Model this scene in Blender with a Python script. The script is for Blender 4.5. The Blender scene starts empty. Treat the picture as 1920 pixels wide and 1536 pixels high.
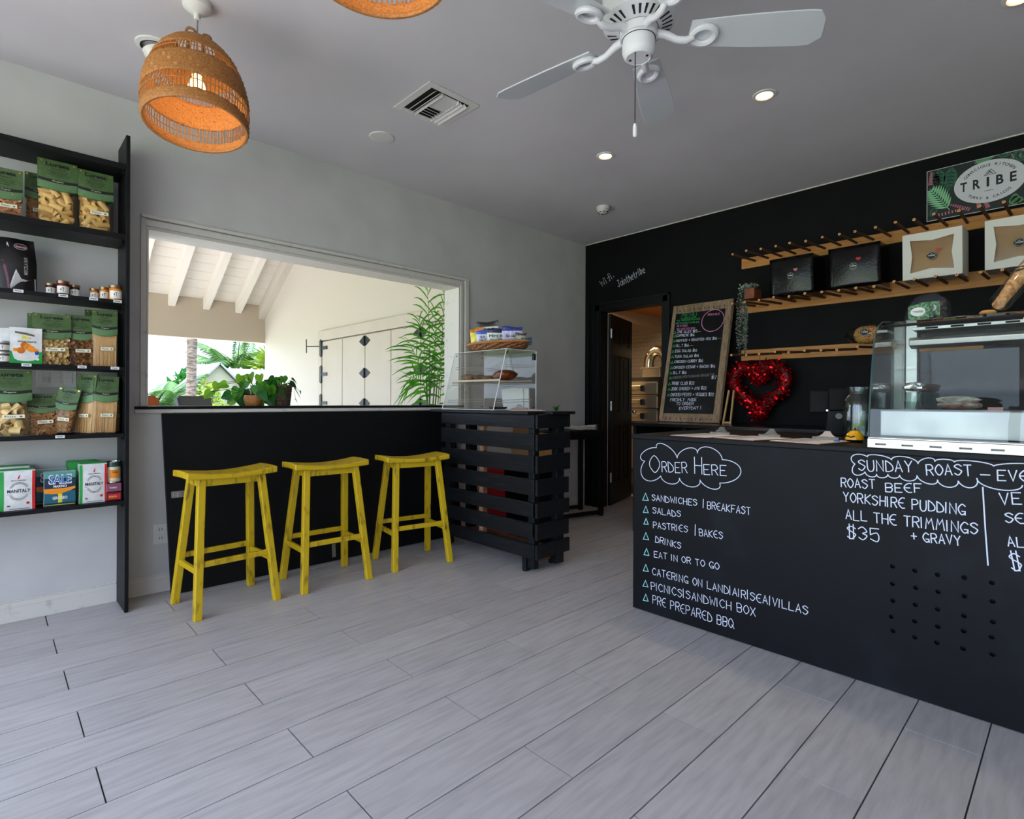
import bpy, bmesh, math, random
from mathutils import Vector, Matrix
random.seed(7)
R = math.radians
V = Vector
scene = bpy.context.scene
COL = scene.collection

# ------------------------------------------------------------------ camera
cam_d = bpy.data.cameras.new('camera')
cam = bpy.data.objects.new('camera', cam_d)
COL.objects.link(cam)
_yaw, _roll = R(46.23), R(0.25)
_F = V((-math.sin(_yaw), math.cos(_yaw), 0))
_R0 = V((math.cos(_yaw), math.sin(_yaw), 0))
_U0 = V((0, 0, 1))
_R = _R0 * math.cos(_roll) + _U0 * math.sin(_roll)
_U = _U0 * math.cos(_roll) - _R0 * math.sin(_roll)
cam.matrix_world = Matrix(((_R.x, _U.x, -_F.x, 3.7406), (_R.y, _U.y, -_F.y, -4.6829), (_R.z, _U.z, -_F.z, 1.13), (0, 0, 0, 1)))
cam_d.sensor_width = 36.0
cam_d.lens = 36.0 * 1023.0 / 1920.0
cam_d.shift_y = -16.5 / 1920.0
cam_d.clip_start = 0.05
cam_d.clip_end = 300
scene.camera = cam

# ------------------------------------------------------------------ sky, sun, exposure
world = bpy.data.worlds.new('world')
scene.world = world
world.use_nodes = True
_nt = world.node_tree
_nt.nodes.clear()
_out = _nt.nodes.new('ShaderNodeOutputWorld')
_bg = _nt.nodes.new('ShaderNodeBackground')
_sky = _nt.nodes.new('ShaderNodeTexSky')
_sky.sky_type = 'NISHITA'
_sky.sun_disc = False
_sky.sun_elevation = R(69)
_sky.sun_rotation = R(146)
_sky.air_density = 1.0
_sky.dust_density = 4.0
_sky.ozone_density = 1.0
_mixw = _nt.nodes.new('ShaderNodeMix')
_mixw.data_type = 'RGBA'
_mixw.inputs[0].default_value = 0.45
_mixw.inputs[7].default_value = (6.7, 8.1, 10.6, 1)      # thin bright haze in front of the blue
_nt.links.new(_sky.outputs[0], _mixw.inputs[6])
_nt.links.new(_mixw.outputs[2], _bg.inputs[0])
_bg.inputs[1].default_value = 0.76
_nt.links.new(_bg.outputs[0], _out.inputs[0])

sun_d = bpy.data.lights.new('sun', 'SUN')
sun_d.energy = 10.0
sun_d.angle = R(0.6)
sun_d.color = (1.0, 0.97, 0.93)
sun = bpy.data.objects.new('sun', sun_d)
COL.objects.link(sun)
sun.location = (8, -12, 37)
sun.rotation_euler = V((-0.20, 0.30, -0.93)).to_track_quat('-Z', 'Y').to_euler()

def portal(name, loc, direction, sx, sy):
    d = bpy.data.lights.new(name, 'AREA')
    d.shape = 'RECTANGLE'; d.size = sx; d.size_y = sy
    d.cycles.is_portal = True
    o = bpy.data.objects.new(name, d); COL.objects.link(o)
    o.location = loc
    o.rotation_euler = V(direction).to_track_quat('-Z', 'Z').to_euler()
portal('shopfront_portal', (3.35, -6.55, 1.3), (0, 1, 0), 6.3, 2.5)
portal('side_bay_portal', (-0.22, -5.9, 1.2), (1, 0, 0), 1.1, 2.3)
portal('hatch_portal', (-0.22, -2.885, 1.6), (1, 0, 0), 2.3, 1.05)

scene.view_settings.view_transform = 'Standard'
scene.view_settings.look = 'None'
scene.view_settings.exposure = 0.0
scene.view_settings.gamma = 1.0
scene.view_settings.use_curve_mapping = False
cy = scene.cycles
cy.use_denoising = True
cy.max_bounces = 9; cy.diffuse_bounces = 5; cy.glossy_bounces = 4; cy.transmission_bounces = 6
cy.transparent_max_bounces = 24
cy.sample_clamp_indirect = 6.0
cy.caustics_reflective = False; cy.caustics_refractive = False

# ------------------------------------------------------------------ materials
def lin(c):
    return tuple(((x / 255.0) / 12.92 if x / 255.0 <= 0.04045 else ((x / 255.0 + 0.055) / 1.055) ** 2.4) for x in c)

MATS = {}
def mat(name, col, rough=0.5, metal=0.0, col2=None, scale=8.0, stretch=(1, 1, 1), bump=0.0, detail=4.0, lo=0.35, hi=0.65, rnd=0.0,
        spec=0.5, emit=None, estr=0.0, coat=0.0, trans=0.0, rough2=None, transl=0.0):
    if name in MATS:
        return MATS[name]
    m = bpy.data.materials.new(name); m.use_nodes = True
    nt = m.node_tree; b = nt.nodes['Principled BSDF']
    b.inputs['Base Color'].default_value = (*lin(col), 1)
    b.inputs['Roughness'].default_value = rough
    b.inputs['Metallic'].default_value = metal
    b.inputs['Specular IOR Level'].default_value = spec
    b.inputs['Coat Weight'].default_value = coat
    b.inputs['Transmission Weight'].default_value = trans
    if emit:
        b.inputs['Emission Color'].default_value = (*lin(emit), 1); b.inputs['Emission Strength'].default_value = estr
    if col2 or bump or rough2 is not None:
        g = nt.nodes.new('ShaderNodeNewGeometry')
        mp = nt.nodes.new('ShaderNodeMapping'); mp.inputs['Scale'].default_value = stretch
        nt.links.new(g.outputs['Position'], mp.inputs['Vector'])
        n = nt.nodes.new('ShaderNodeTexNoise'); n.inputs['Scale'].default_value = scale; n.inputs['Detail'].default_value = detail
        nt.links.new(mp.outputs[0], n.inputs['Vector'])
        rp = nt.nodes.new('ShaderNodeMapRange'); rp.inputs[1].default_value = lo; rp.inputs[2].default_value = hi
        nt.links.new(n.outputs['Fac'], rp.inputs[0])
        if col2:
            mx = nt.nodes.new('ShaderNodeMix'); mx.data_type = 'RGBA'
            mx.inputs[6].default_value = (*lin(col), 1); mx.inputs[7].default_value = (*lin(col2), 1)
            nt.links.new(rp.outputs[0], mx.inputs[0])
            last = mx.outputs[2]
            if rnd:
                oi = nt.nodes.new('ShaderNodeObjectInfo')
                r2 = nt.nodes.new('ShaderNodeMapRange'); r2.inputs[3].default_value = 1 - rnd; r2.inputs[4].default_value = 1 + rnd
                nt.links.new(oi.outputs['Random'], r2.inputs[0])
                hs = nt.nodes.new('ShaderNodeHueSaturation'); nt.links.new(last, hs.inputs['Color']); nt.links.new(r2.outputs[0], hs.inputs['Value'])
                last = hs.outputs[0]
            nt.links.new(last, b.inputs['Base Color'])
        if rough2 is not None:
            rr = nt.nodes.new('ShaderNodeMapRange'); rr.inputs[3].default_value = rough; rr.inputs[4].default_value = rough2
            nt.links.new(rp.outputs[0], rr.inputs[0]); nt.links.new(rr.outputs[0], b.inputs['Roughness'])
        if bump:
            bp = nt.nodes.new('ShaderNodeBump'); bp.inputs['Strength'].default_value = bump; bp.inputs['Distance'].default_value = 0.01
            nt.links.new(n.outputs['Fac'], bp.inputs['Height']); nt.links.new(bp.outputs[0], b.inputs['Normal'])
    if transl:          # thin leaves let light through
        o = nt.nodes['Material Output']; tr = nt.nodes.new('ShaderNodeBsdfTranslucent'); mx2 = nt.nodes.new('ShaderNodeMixShader'); mx2.inputs[0].default_value = transl
        tr.inputs[0].default_value = (*lin(tuple(min(255, int(c * 1.25)) for c in (col2 or col))), 1)
        if col2: nt.links.new(last, tr.inputs[0])
        nt.links.new(b.outputs[0], mx2.inputs[1]); nt.links.new(tr.outputs[0], mx2.inputs[2]); nt.links.new(mx2.outputs[0], o.inputs[0])
    MATS[name] = m
    return m

def film(name, tint=(255, 255, 255), rough=0.05, ior=1.35, base=0.0):
    """thin clear sheet: straight through plus a sharp reflection that grows at grazing angles"""
    if name in MATS:
        return MATS[name]
    m = bpy.data.materials.new(name); m.use_nodes = True
    nt = m.node_tree; nt.nodes.clear()
    o = nt.nodes.new('ShaderNodeOutputMaterial')
    t = nt.nodes.new('ShaderNodeBsdfTransparent'); t.inputs[0].default_value = (*lin(tint), 1)
    g = nt.nodes.new('ShaderNodeBsdfGlossy'); g.inputs['Roughness'].default_value = rough
    lw = nt.nodes.new('ShaderNodeLayerWeight'); lw.inputs[0].default_value = 0.5
    pw = nt.nodes.new('ShaderNodeMath'); pw.operation = 'POWER'; pw.inputs[1].default_value = 4.0
    nt.links.new(lw.outputs['Facing'], pw.inputs[0])
    f0 = ((ior - 1) / (ior + 1)) ** 2
    ad = nt.nodes.new('ShaderNodeMath'); ad.operation = 'MULTIPLY_ADD'; ad.use_clamp = True; ad.inputs[1].default_value = 0.8; ad.inputs[2].default_value = f0 + base
    nt.links.new(pw.outputs[0], ad.inputs[0])
    mx = nt.nodes.new('ShaderNodeMixShader')
    nt.links.new(ad.outputs[0], mx.inputs[0]); nt.links.new(t.outputs[0], mx.inputs[1]); nt.links.new(g.outputs[0], mx.inputs[2])
    nt.links.new(mx.outputs[0], o.inputs[0])
    MATS[name] = m
    return m

def glow(name, col, strength):
    if name in MATS:
        return MATS[name]
    m = bpy.data.materials.new(name); m.use_nodes = True
    nt = m.node_tree; nt.nodes.clear()
    o = nt.nodes.new('ShaderNodeOutputMaterial'); e = nt.nodes.new('ShaderNodeEmission')
    e.inputs[0].default_value = (*lin(col), 1); e.inputs[1].default_value = strength
    nt.links.new(e.outputs[0], o.inputs[0]); MATS[name] = m
    return m

# ------------------------------------------------------------------ mesh builder
WM = {}
class MB:
    def __init__(s): s.v = []; s.f = []
    def add(s, vs, fs):
        n = len(s.v); s.v += [tuple(p) for p in vs]; s.f += [tuple(i + n for i in f) for f in fs]; return s
    def box(s, x0, x1, y0, y1, z0, z1):
        return s.add([(x0, y0, z0), (x1, y0, z0), (x1, y1, z0), (x0, y1, z0), (x0, y0, z1), (x1, y0, z1), (x1, y1, z1), (x0, y1, z1)],
                     [(3, 2, 1, 0), (4, 5, 6, 7), (0, 1, 5, 4), (1, 2, 6, 5), (2, 3, 7, 6), (3, 0, 4, 7)])
    def cbox(s, c, sx, sy, sz, rz=0.0, rx=0.0, ry=0.0):
        m = Matrix.Translation(V(c)) @ Matrix.Rotation(rz, 4, 'Z') @ Matrix.Rotation(ry, 4, 'Y') @ Matrix.Rotation(rx, 4, 'X')
        b = MB().box(-sx / 2, sx / 2, -sy / 2, sy / 2, -sz / 2, sz / 2)
        return s.add([m @ V(p) for p in b.v], b.f)
    def bar(s, a, b, w, h, up=(0, 0, 1)):
        a, b = V(a), V(b); d = (b - a).normalized(); u = V(up)
        if abs(d.dot(u)) > 0.98: u = V((1, 0, 0))
        r = d.cross(u).normalized(); u = r.cross(d)
        p = []
        for q in (a, b):
            for i, j in ((-1, -1), (1, -1), (1, 1), (-1, 1)): p.append(q + r * (w / 2 * i) + u * (h / 2 * j))
        return s.add(p, [(3, 2, 1, 0), (4, 5, 6, 7), (0, 1, 5, 4), (1, 2, 6, 5), (2, 3, 7, 6), (3, 0, 4, 7)])
    def tube(s, pts, r, n=8, cap=True, closed=False, flat=1.0):
        pts = [V(p) for p in pts]; k = len(pts)
        rs = r if isinstance(r, (list, tuple)) else [r] * k
        vs = []; fs = []; u = None
        for i, p in enumerate(pts):
            if closed: d = pts[(i + 1) % k] - pts[i - 1]
            else: d = pts[min(i + 1, k - 1)] - pts[max(i - 1, 0)]
            d = d.normalized() if d.length > 1e-9 else V((0, 0, 1))
            if u is None:
                u = d.cross(V((0, 0, 1)) if abs(d.z) < 0.9 else V((1, 0, 0))).normalized()
            else:
                u = (u - d * u.dot(d)); u = u.normalized() if u.length > 1e-6 else d.cross(V((1, 0, 0))).normalized()
            w = d.cross(u)
            for j in range(n):
                a = 2 * math.pi * j / n
                vs.append(p + u * (math.cos(a) * rs[i]) + w * (math.sin(a) * rs[i] * flat))
        for i in range(k if closed else k - 1):
            for j in range(n):
                a = i * n + j; b = i * n + (j + 1) % n; c = ((i + 1) % k) * n + (j + 1) % n; d_ = ((i + 1) % k) * n + j
                fs.append((a, b, c, d_))
        if cap and not closed:
            fs.append(tuple(range(n - 1, -1, -1))); fs.append(tuple((k - 1) * n + j for j in range(n)))
        return s.add(vs, fs)
    def lathe(s, prof, n=24, c=(0, 0, 0), sx=1.0, sy=1.0, cap0=False, cap1=False, wob=None):
        vs = []; fs = []; k = len(prof)
        for i, (r, z) in enumerate(prof):
            for j in range(n):
                a = 2 * math.pi * j / n
                q = r * (1 + (wob(i, j) if wob else 0))
                vs.append((c[0] + q * sx * math.cos(a), c[1] + q * sy * math.sin(a), c[2] + z))
        for i in range(k - 1):
            for j in range(n): fs.append((i * n + j, i * n + (j + 1) % n, (i + 1) * n + (j + 1) % n, (i + 1) * n + j))
        if cap0: fs.append(tuple(range(n - 1, -1, -1)))
        if cap1: fs.append(tuple((k - 1) * n + j for j in range(n)))
        return s.add(vs, fs)
    def prism(s, poly, fn, w0, w1):
        n = len(poly)
        vs = [fn(u, v, w0) for u, v in poly] + [fn(u, v, w1) for u, v in poly]
        return s.add(vs, [tuple(range(n - 1, -1, -1)), tuple(range(n, 2 * n))] + [(i, (i + 1) % n, n + (i + 1) % n, n + i) for i in range(n)])
    def grid(s, fn, nu, nv):
        vs = [fn(i / nu, j / nv) for j in range(nv + 1) for i in range(nu + 1)]
        return s.add(vs, [(j * (nu + 1) + i, j * (nu + 1) + i + 1, (j + 1) * (nu + 1) + i + 1, (j + 1) * (nu + 1) + i) for j in range(nv) for i in range(nu)])
    def merge(s, o, m=None):
        return s.add([m @ V(p) for p in o.v] if m else o.v, o.f)
    def mesh(s, name, m, smooth=False, inv=None):
        me = bpy.data.meshes.new(name)
        vs = [inv @ V(p) for p in s.v] if inv else s.v
        me.from_pydata([tuple(p) for p in vs], [], s.f)
        me.materials.append(m if not isinstance(m, str) else MATS[m])
        if smooth:
            me.polygons.foreach_set('use_smooth', [True] * len(me.polygons))
            try: me.set_sharp_from_angle(angle=R(40))
            except Exception: pass
        me.update()
        return me
    def build(s, name, m, parent=None, smooth=False, bev=0.0, world=True, kind=None, solid=0.0, fixn=False):
        inv = None
        if parent is not None and world:
            inv = WM[parent.name].inverted()
        me = s.mesh(name, m, smooth, inv)
        if fixn:
            bm = bmesh.new(); bm.from_mesh(me); bmesh.ops.recalc_face_normals(bm, faces=bm.faces); bm.to_mesh(me); bm.free()
        o = bpy.data.objects.new(name, me); COL.objects.link(o)
        if parent is not None:
            o.parent = parent; WM[o.name] = WM[parent.name]
        else: WM[o.name] = Matrix.Identity(4)
        if bev:
            b = o.modifiers.new('bevel', 'BEVEL'); b.width = bev; b.segments = 2; b.limit_method = 'ANGLE'; b.angle_limit = R(40)
        if solid:
            b = o.modifiers.new('solid', 'SOLIDIFY'); b.thickness = solid; b.offset = 0
        if kind: o['kind'] = kind
        return o

def tag(o, label, cat, group=None, kind=None):
    o['label'] = label; o['category'] = cat
    if group: o['group'] = group
    if kind: o['kind'] = kind
    return o
def thing(name, label, cat, loc=(0, 0, 0), rot=(0, 0, 0), group=None, kind=None):
    o = bpy.data.objects.new(name, None); COL.objects.link(o)
    o.empty_display_size = 0.05
    o.location = loc; o.rotation_euler = rot
    WM[o.name] = Matrix.LocRotScale(V(loc), __import__('mathutils').Euler(rot), None)
    return tag(o, label, cat, group, kind)
def dup(root, loc=None, rot=None, label=None):
    r = root.copy(); COL.objects.link(r)
    if loc is not None: r.location = loc
    if rot is not None: r.rotation_euler = rot
    if label: r['label'] = label
    WM[r.name] = Matrix.LocRotScale(r.location, r.rotation_euler, None)
    for ch in list(root.children):
        c = ch.copy(); COL.objects.link(c); c.parent = r; WM[c.name] = WM[r.name]
        for g in list(ch.children):
            d = g.copy(); COL.objects.link(d); d.parent = c; WM[d.name] = WM[r.name]
    return r
def piece(name, me, parent, loc=(0, 0, 0), rot=(0, 0, 0), scale=(1, 1, 1)):
    """a small repeated part that shares its mesh; loc is in the parent's space"""
    o = bpy.data.objects.new(name, me); COL.objects.link(o); o.parent = parent
    o.location = loc; o.rotation_euler = rot; o.scale = scale
    WM[o.name] = WM[parent.name]
    return o
def struct(name, mb, m, label, cat, bev=0.0, smooth=False):
    o = mb.build(name, m, bev=bev, smooth=smooth)
    return tag(o, label, cat, kind='structure')

# ------------------------------------------------------------------ lettering: hand strokes and print
SF = {
 'A': (4, ['00 26 40', '12 32']), 'B': (4, ['00 06', '~06 36 44 23 03', '~03 33 42 30 00']), 'C': (4, ['~45 26 04 02 20 41']),
 'D': (4, ['00 06', '~06 25 43 41 20 00']), 'E': (4, ['46 06 00 40', '03 33']), 'ε': (4, ['~46 26 04 02 20 40', '03 33']), 'F': (4, ['46 06 00', '03 33']),
 'G': (4, ['~45 26 04 02 20 41', '22 42 40']), 'H': (4, ['00 06', '40 46', '03 43']), 'I': (1, ['00 06']), 'J': (4, ['~36 31 20 01', '16 46']),
 'K': (4, ['00 06', '46 03 40']), 'L': (4, ['06 00 40']), 'M': (5, ['00 16 23 46 50']), 'N': (4, ['00 06 40 46']), 'O': (4, ['~26 04 02 20 42 44 26']),
 'P': (4, ['00 06', '~06 36 44 23 03']), 'Q': (4, ['~26 04 02 20 42 44 26', '32 50']), 'R': (4, ['00 06', '~06 36 44 23 03', '23 40']),
 'S': (4, ['~45 26 05 14 33 42 20 01']), 'T': (4, ['06 46', '26 20']), 'U': (4, ['~06 02 10 30 42 46']), 'V': (4, ['06 20 46']),
 'W': (5, ['06 10 24 40 56']), 'X': (4, ['00 46', '06 40']), 'Y': (4, ['06 23 46', '23 20']), 'Z': (4, ['06 46 00 40']),
 '0': (4, ['~26 04 02 20 42 44 26']), '1': (1, ['00 06']), '2': (4, ['~05 26 44 22 00', '00 40']), '3': (4, ['~05 26 44 23 42 20 01']), '5': (4, ['46 06 03', '~03 34 42 30 01']),
 '6': (4, ['~36 03 10 30 42 23 02']), '7': (4, ['06 46 10']), '$': (4, ['~45 26 05 14 33 42 20 01', '17 10', '37 30']), '|': (1, ['00 07']), '+': (4, ['03 43', '21 25']),
 '-': (4, ['03 43']), '!': (1, ['02 07', '00 01']), '.': (1, ['00 01']), '?': (4, ['~05 26 44 23 22', '20 21']), 'Δ': (4, ['00 26 40 00']),
 'i': (1, ['00 04', '06 05']), 'f': (3, ['~36 25 20 10', '03 33']), 'o': (3, ['~24 02 20 42 24']), 'n': (3, ['00 04', '~03 24 32 30']), 't': (3, ['16 11 20 30', '04 34']),
 'h': (3, ['06 00', '~03 24 32 30']), 'e': (3, ['~02 32 24 02 10 30']), 'r': (3, ['00 04', '~03 24 34']), 'b': (3, ['06 00', '~03 24 32 10 00']), ' ': (2, []),
}
def crom(p, k=5):
    if len(p) < 3: return p
    out = []
    q = [p[0]] + p + [p[-1]]
    if p[0] == p[-1]: q = [p[-2]] + p + [p[1]]
    for i in range(1, len(q) - 2):
        a, b, c, d = q[i - 1], q[i], q[i + 1], q[i + 2]
        for t in range(k):
            t /= k
            out.append(tuple(0.5 * (2 * b[j] + (c[j] - a[j]) * t + (2 * a[j] - 5 * b[j] + 4 * c[j] - d[j]) * t * t + (-a[j] + 3 * b[j] - 3 * c[j] + d[j]) * t ** 3) for j in (0, 1)))
    out.append(p[-1])
    return out
def hand(text, x0, y0, x1, y1, h, jit=0.04, rng=random.Random(3), by_word=False):
    """poly-lines of a hand-lettered line that runs from (x0,y0) to (x1,y1) with cap height h"""
    tot = sum(SF[c][0] + 1.6 for c in text) - 1.6
    L = math.hypot(x1 - x0, y1 - y0); ux, uy = (x1 - x0) / L, (y1 - y0) / L
    sx = L / max(tot, 1e-6); sy = h / 6.0; cx = 0.0; out = []
    groups = [[]]
    for ch in text:
        if ch == ' ' and groups[-1]: groups.append([])
        w, st = SF[ch]; dy = rng.uniform(-jit, jit) * h; sk = rng.uniform(-jit, jit)
        for s in st:
            sm = s[0] == '~'
            p = [(int(q[0]), int(q[1])) for q in s.lstrip('~').split()]
            if sm: p = crom([(float(a), float(b)) for a, b in p])
            r = []
            for a, b in p:
                X = (cx + a + sk * b) * sx; Y = b * sy + dy
                r.append((x0 + ux * X - uy * Y, y0 + uy * X + ux * Y))
            out.append(r); groups[-1].append(r)
        cx += w + 1.6
    return [g for g in groups if g] if by_word else out
def ribbon(mb, lines, fn, w, off):
    """flat strokes with mitred joints; each stroke lies a hair above the one before"""
    for q, p in enumerate(lines):
        r = [p[0]]
        for c in p[1:]:
            if math.hypot(c[0] - r[-1][0], c[1] - r[-1][1]) > 1e-6: r.append(c)
        n = len(r)
        if n < 2: continue
        closed = n > 3 and math.hypot(r[0][0] - r[-1][0], r[0][1] - r[-1][1]) < 1e-5
        vs = []
        o = off + 0.00012 * (q % 6)
        for i in range(n):
            a = r[i - 1] if i > 0 else (r[n - 2] if closed else None)
            c = r[i + 1] if i < n - 1 else (r[1] if closed else None)
            d1 = (r[i][0] - a[0], r[i][1] - a[1]) if a else None
            d2 = (c[0] - r[i][0], c[1] - r[i][1]) if c else None
            d1 = d1 or d2; d2 = d2 or d1
            l1, l2 = math.hypot(*d1), math.hypot(*d2)
            n1 = (-d1[1] / l1, d1[0] / l1); n2 = (-d2[1] / l2, d2[0] / l2)
            m = (n1[0] + n2[0], n1[1] + n2[1]); l = math.hypot(*m)
            m = (m[0] / l, m[1] / l) if l > 1e-4 else n1
            k = w / 2 / max(m[0] * n1[0] + m[1] * n1[1], 0.5)
            e = 0.0 if (closed or 0 < i < n - 1) else (-0.35 * w if i == 0 else 0.35 * w)
            u, v = r[i][0] + d2[0] / l2 * e, r[i][1] + d2[1] / l2 * e
            vs += [fn(u + m[0] * k, v + m[1] * k, o), fn(u - m[0] * k, v - m[1] * k, o)]
        mb.add(vs, [(2 * i, 2 * i + 1, 2 * i + 3, 2 * i + 2) for i in range(n - 1)])
    return mb
_TXT = {}
def printed(text, bold=0.0):
    """flat print outlines of a word: points and faces in a unit where the cap height is about 0.7"""
    k = (text, bold)
    if k in _TXT: return _TXT[k]
    cu = bpy.data.curves.new('t', 'FONT'); cu.body = text; cu.size = 1.0; cu.offset = bold; cu.resolution_u = 3
    ob = bpy.data.objects.new('t', cu); COL.objects.link(ob)
    dg = bpy.context.evaluated_depsgraph_get(); ev = ob.evaluated_get(dg)
    me = bpy.data.meshes.new_from_object(ev)
    vs = [tuple(v.co) for v in me.vertices]; fs = [tuple(p.vertices) for p in me.polygons]
    bpy.data.objects.remove(ob); bpy.data.curves.remove(cu); bpy.data.meshes.remove(me)
    x0 = min(v[0] for v in vs); x1 = max(v[0] for v in vs); y0 = min(v[1] for v in vs); y1 = max(v[1] for v in vs)
    _TXT[k] = (vs, fs, x0, x1, y0, y1)
    return _TXT[k]
class Print:
    """draws flat print on a surface: fn(u, v, off) gives the point at u right, v up, off in front of the surface"""
    def __init__(s, parent, fn, off=0.0006, world=True): s.p = parent; s.fn = fn; s.off = off; s.lay = {}; s.world = world; s.k = 0
    def _mb(s, m, lv): return s.lay.setdefault((m, lv), MB())
    def poly(s, m, pts, lv=0):
        o = s.off * (1 + lv); s._mb(m, lv).add([s.fn(u, v, o) for u, v in pts], [tuple(range(len(pts)))]); return s
    def rect(s, m, u0, v0, u1, v1, lv=0): return s.poly(m, [(u0, v0), (u1, v0), (u1, v1), (u0, v1)], lv)
    def disc(s, m, u, v, r, lv=0, n=20, ry=None):
        return s.poly(m, [(u + r * math.cos(2 * math.pi * i / n), v + (ry or r) * math.sin(2 * math.pi * i / n)) for i in range(n)], lv)
    def text(s, m, t, u0, v0, u1, h, lv=1, bold=0.0, slope=0.0):
        vs, fs, a, b, c, d = printed(t, bold); o = s.off * (1 + lv)
        k = (u1 - u0) / (b - a); kh = h / (d - c)
        s._mb(m, lv).add([s.fn(u0 + (p[0] - a) * k, v0 + (p[1] - c) * kh + slope * (p[0] - a) * k, o) for p in vs], fs); return s
    def arc_text(s, m, t, cu, cv, r, a0, a1, h, lv=1, bold=0.0, ry=None, flip=False):
        n = len(t); o = s.off * (1 + lv); ry = ry or r
        for i, ch in enumerate(t):
            if ch == ' ': continue
            a = R(a0 + (a1 - a0) * (i / (n - 1))); vs, fs, x0, x1, y0, y1 = printed(ch, bold); k = h / 0.72
            c_, s_ = (math.cos(a), math.sin(a))
            tx, ty = (s_, -c_) if not flip else (-s_, c_)
            nx, ny = (c_, s_) if not flip else (-c_, -s_)
            bu, bv = cu + r * c_, cv + ry * s_
            s._mb(m, lv).add([s.fn(bu + tx * (p[0] - (x0 + x1) / 2) * k + nx * p[1] * k, bv + ty * (p[0] - (x0 + x1) / 2) * k + ny * p[1] * k, o) for p in vs], fs)
        return s
    def strokes(s, m, lines, w, lv=1): ribbon(s._mb(m, lv), lines, s.fn, w, s.off * (1 + lv)); return s
    def done(s, name='print'):
        r = []
        for (m, lv), mb in s.lay.items(): r.append(mb.build(name, m, s.p, world=s.world))
        return r
def heart2d(cu, cv, r, n=22):
    p = []
    for i in range(n):
        t = 2 * math.pi * i / n
        p.append((cu + r * 16 * math.sin(t) ** 3 / 17, cv + r * (13 * math.cos(t) - 5 * math.cos(2 * t) - 2 * math.cos(3 * t) - math.cos(4 * t)) / 17))
    return p
# ------------------------------------------------------------------ palette
mat('wall_white', (200, 199, 197), 0.65, col2=(191, 190, 189), scale=3.0, bump=0.05)
mat('wall_black', (11, 11, 12), 0.6, col2=(15, 15, 16), scale=6, bump=0.04, spec=0.12)
mat('ceiling_white', (208, 205, 208), 0.8, col2=(201, 198, 201), scale=1.6, bump=0.03)
mat('trim_white', (206, 203, 196), 0.5, col2=(168, 162, 150), scale=14, lo=0.62, hi=0.78)
mat('plank_grey', (180, 178, 179), 0.42, col2=(152, 149, 150), scale=5.0, stretch=(9, 1.0, 1), detail=9, lo=0.38, hi=0.86, rnd=0.05, bump=0.05)
mat('grout', (62, 56, 58), 0.9)
mat('black_paint', (13, 14, 16), 0.5, col2=(24, 25, 28), scale=18, stretch=(1, 1, 3), lo=0.55, hi=0.85, bump=0.05, spec=0.2)
mat('chalkboard', (12, 14, 18), 0.5, col2=(32, 36, 44), scale=3.5, lo=0.52, hi=0.95, bump=0.02, spec=0.16)
mat('pallet_black', (20, 22, 25), 0.42, col2=(40, 42, 45), scale=9, stretch=(1, 6, 12), lo=0.5, hi=0.85, bump=0.12, spec=0.25)
mat('yellow_wood', (200, 168, 22), 0.42, col2=(96, 74, 20), scale=26, stretch=(1, 1, 0.3), lo=0.56, hi=0.74, bump=0.1)
mat('pine', (200, 138, 68), 0.5, col2=(170, 104, 44), scale=6, stretch=(1, 8, 10), lo=0.4, hi=0.75)
mat('peg_bark', (112, 70, 42), 0.7, col2=(80, 48, 30), scale=30)
mat('peg_end', (222, 160, 96), 0.6)
mat('old_wood', (150, 126, 100), 0.75, col2=(104, 84, 64), scale=7, stretch=(9, 9, 1), lo=0.35, hi=0.75, bump=0.2, rnd=0.18)
mat('steel', (188, 186, 180), 0.3, 1.0, rough2=0.45, scale=12, stretch=(1, 1, 6))
mat('chrome', (215, 213, 208), 0.18, 1.0)
mat('dark_metal', (26, 27, 29), 0.4, 0.6)
mat('black_plastic', (8, 8, 9), 0.4, spec=0.15)
mat('white_plastic', (214, 213, 208), 0.35)
mat('white_paper', (232, 230, 224), 0.7)
mat('chalk', (214, 222, 240), 0.9)
mat('chalk_mint', (150, 214, 214), 0.9)
mat('chalk_green', (58, 190, 104), 0.9)
mat('chalk_pink', (232, 140, 200), 0.9)
mat('chalk_yellow', (228, 222, 60), 0.9)
mat('chalk_grey', (120, 122, 124), 0.9)
mat('cream_paint', (194, 184, 170), 0.6, col2=(188, 178, 164), scale=2)
mat('porch_white', (198, 190, 178), 0.6)
mat('beam_paint', (188, 174, 157), 0.7)
mat('wicker', (184, 124, 62), 0.6, col2=(140, 86, 38), scale=170, lo=0.35, hi=0.7, bump=0.3)
mat('wicker_dark', (138, 84, 40), 0.6, col2=(84, 48, 22), scale=50, bump=0.3)
mat('leaf', (96, 168, 44), 0.4, col2=(56, 128, 32), scale=14, transl=0.5)
mat('leaf_dark', (40, 116, 36), 0.4, col2=(28, 90, 30), scale=14, transl=0.4)
mat('leaf_lime', (150, 196, 52), 0.45, col2=(104, 168, 44), scale=9, transl=0.6)
mat('stem_dark', (52, 40, 26), 0.6)
mat('red_print', (196, 30, 40), 0.5)
mat('ink', (14, 14, 16), 0.6)
mat('hole_black', (3, 3, 3), 0.9)
mat('brass', (200, 160, 80), 0.3, 1.0)
film('clear_glass', (244, 250, 250), 0.0, 1.35)
film('acrylic', (250, 251, 251), 0.02, 1.4, 0.01)
film('plastic_film', (252, 251, 247), 0.1, 1.22, 0.012)

H = 2.825
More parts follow.
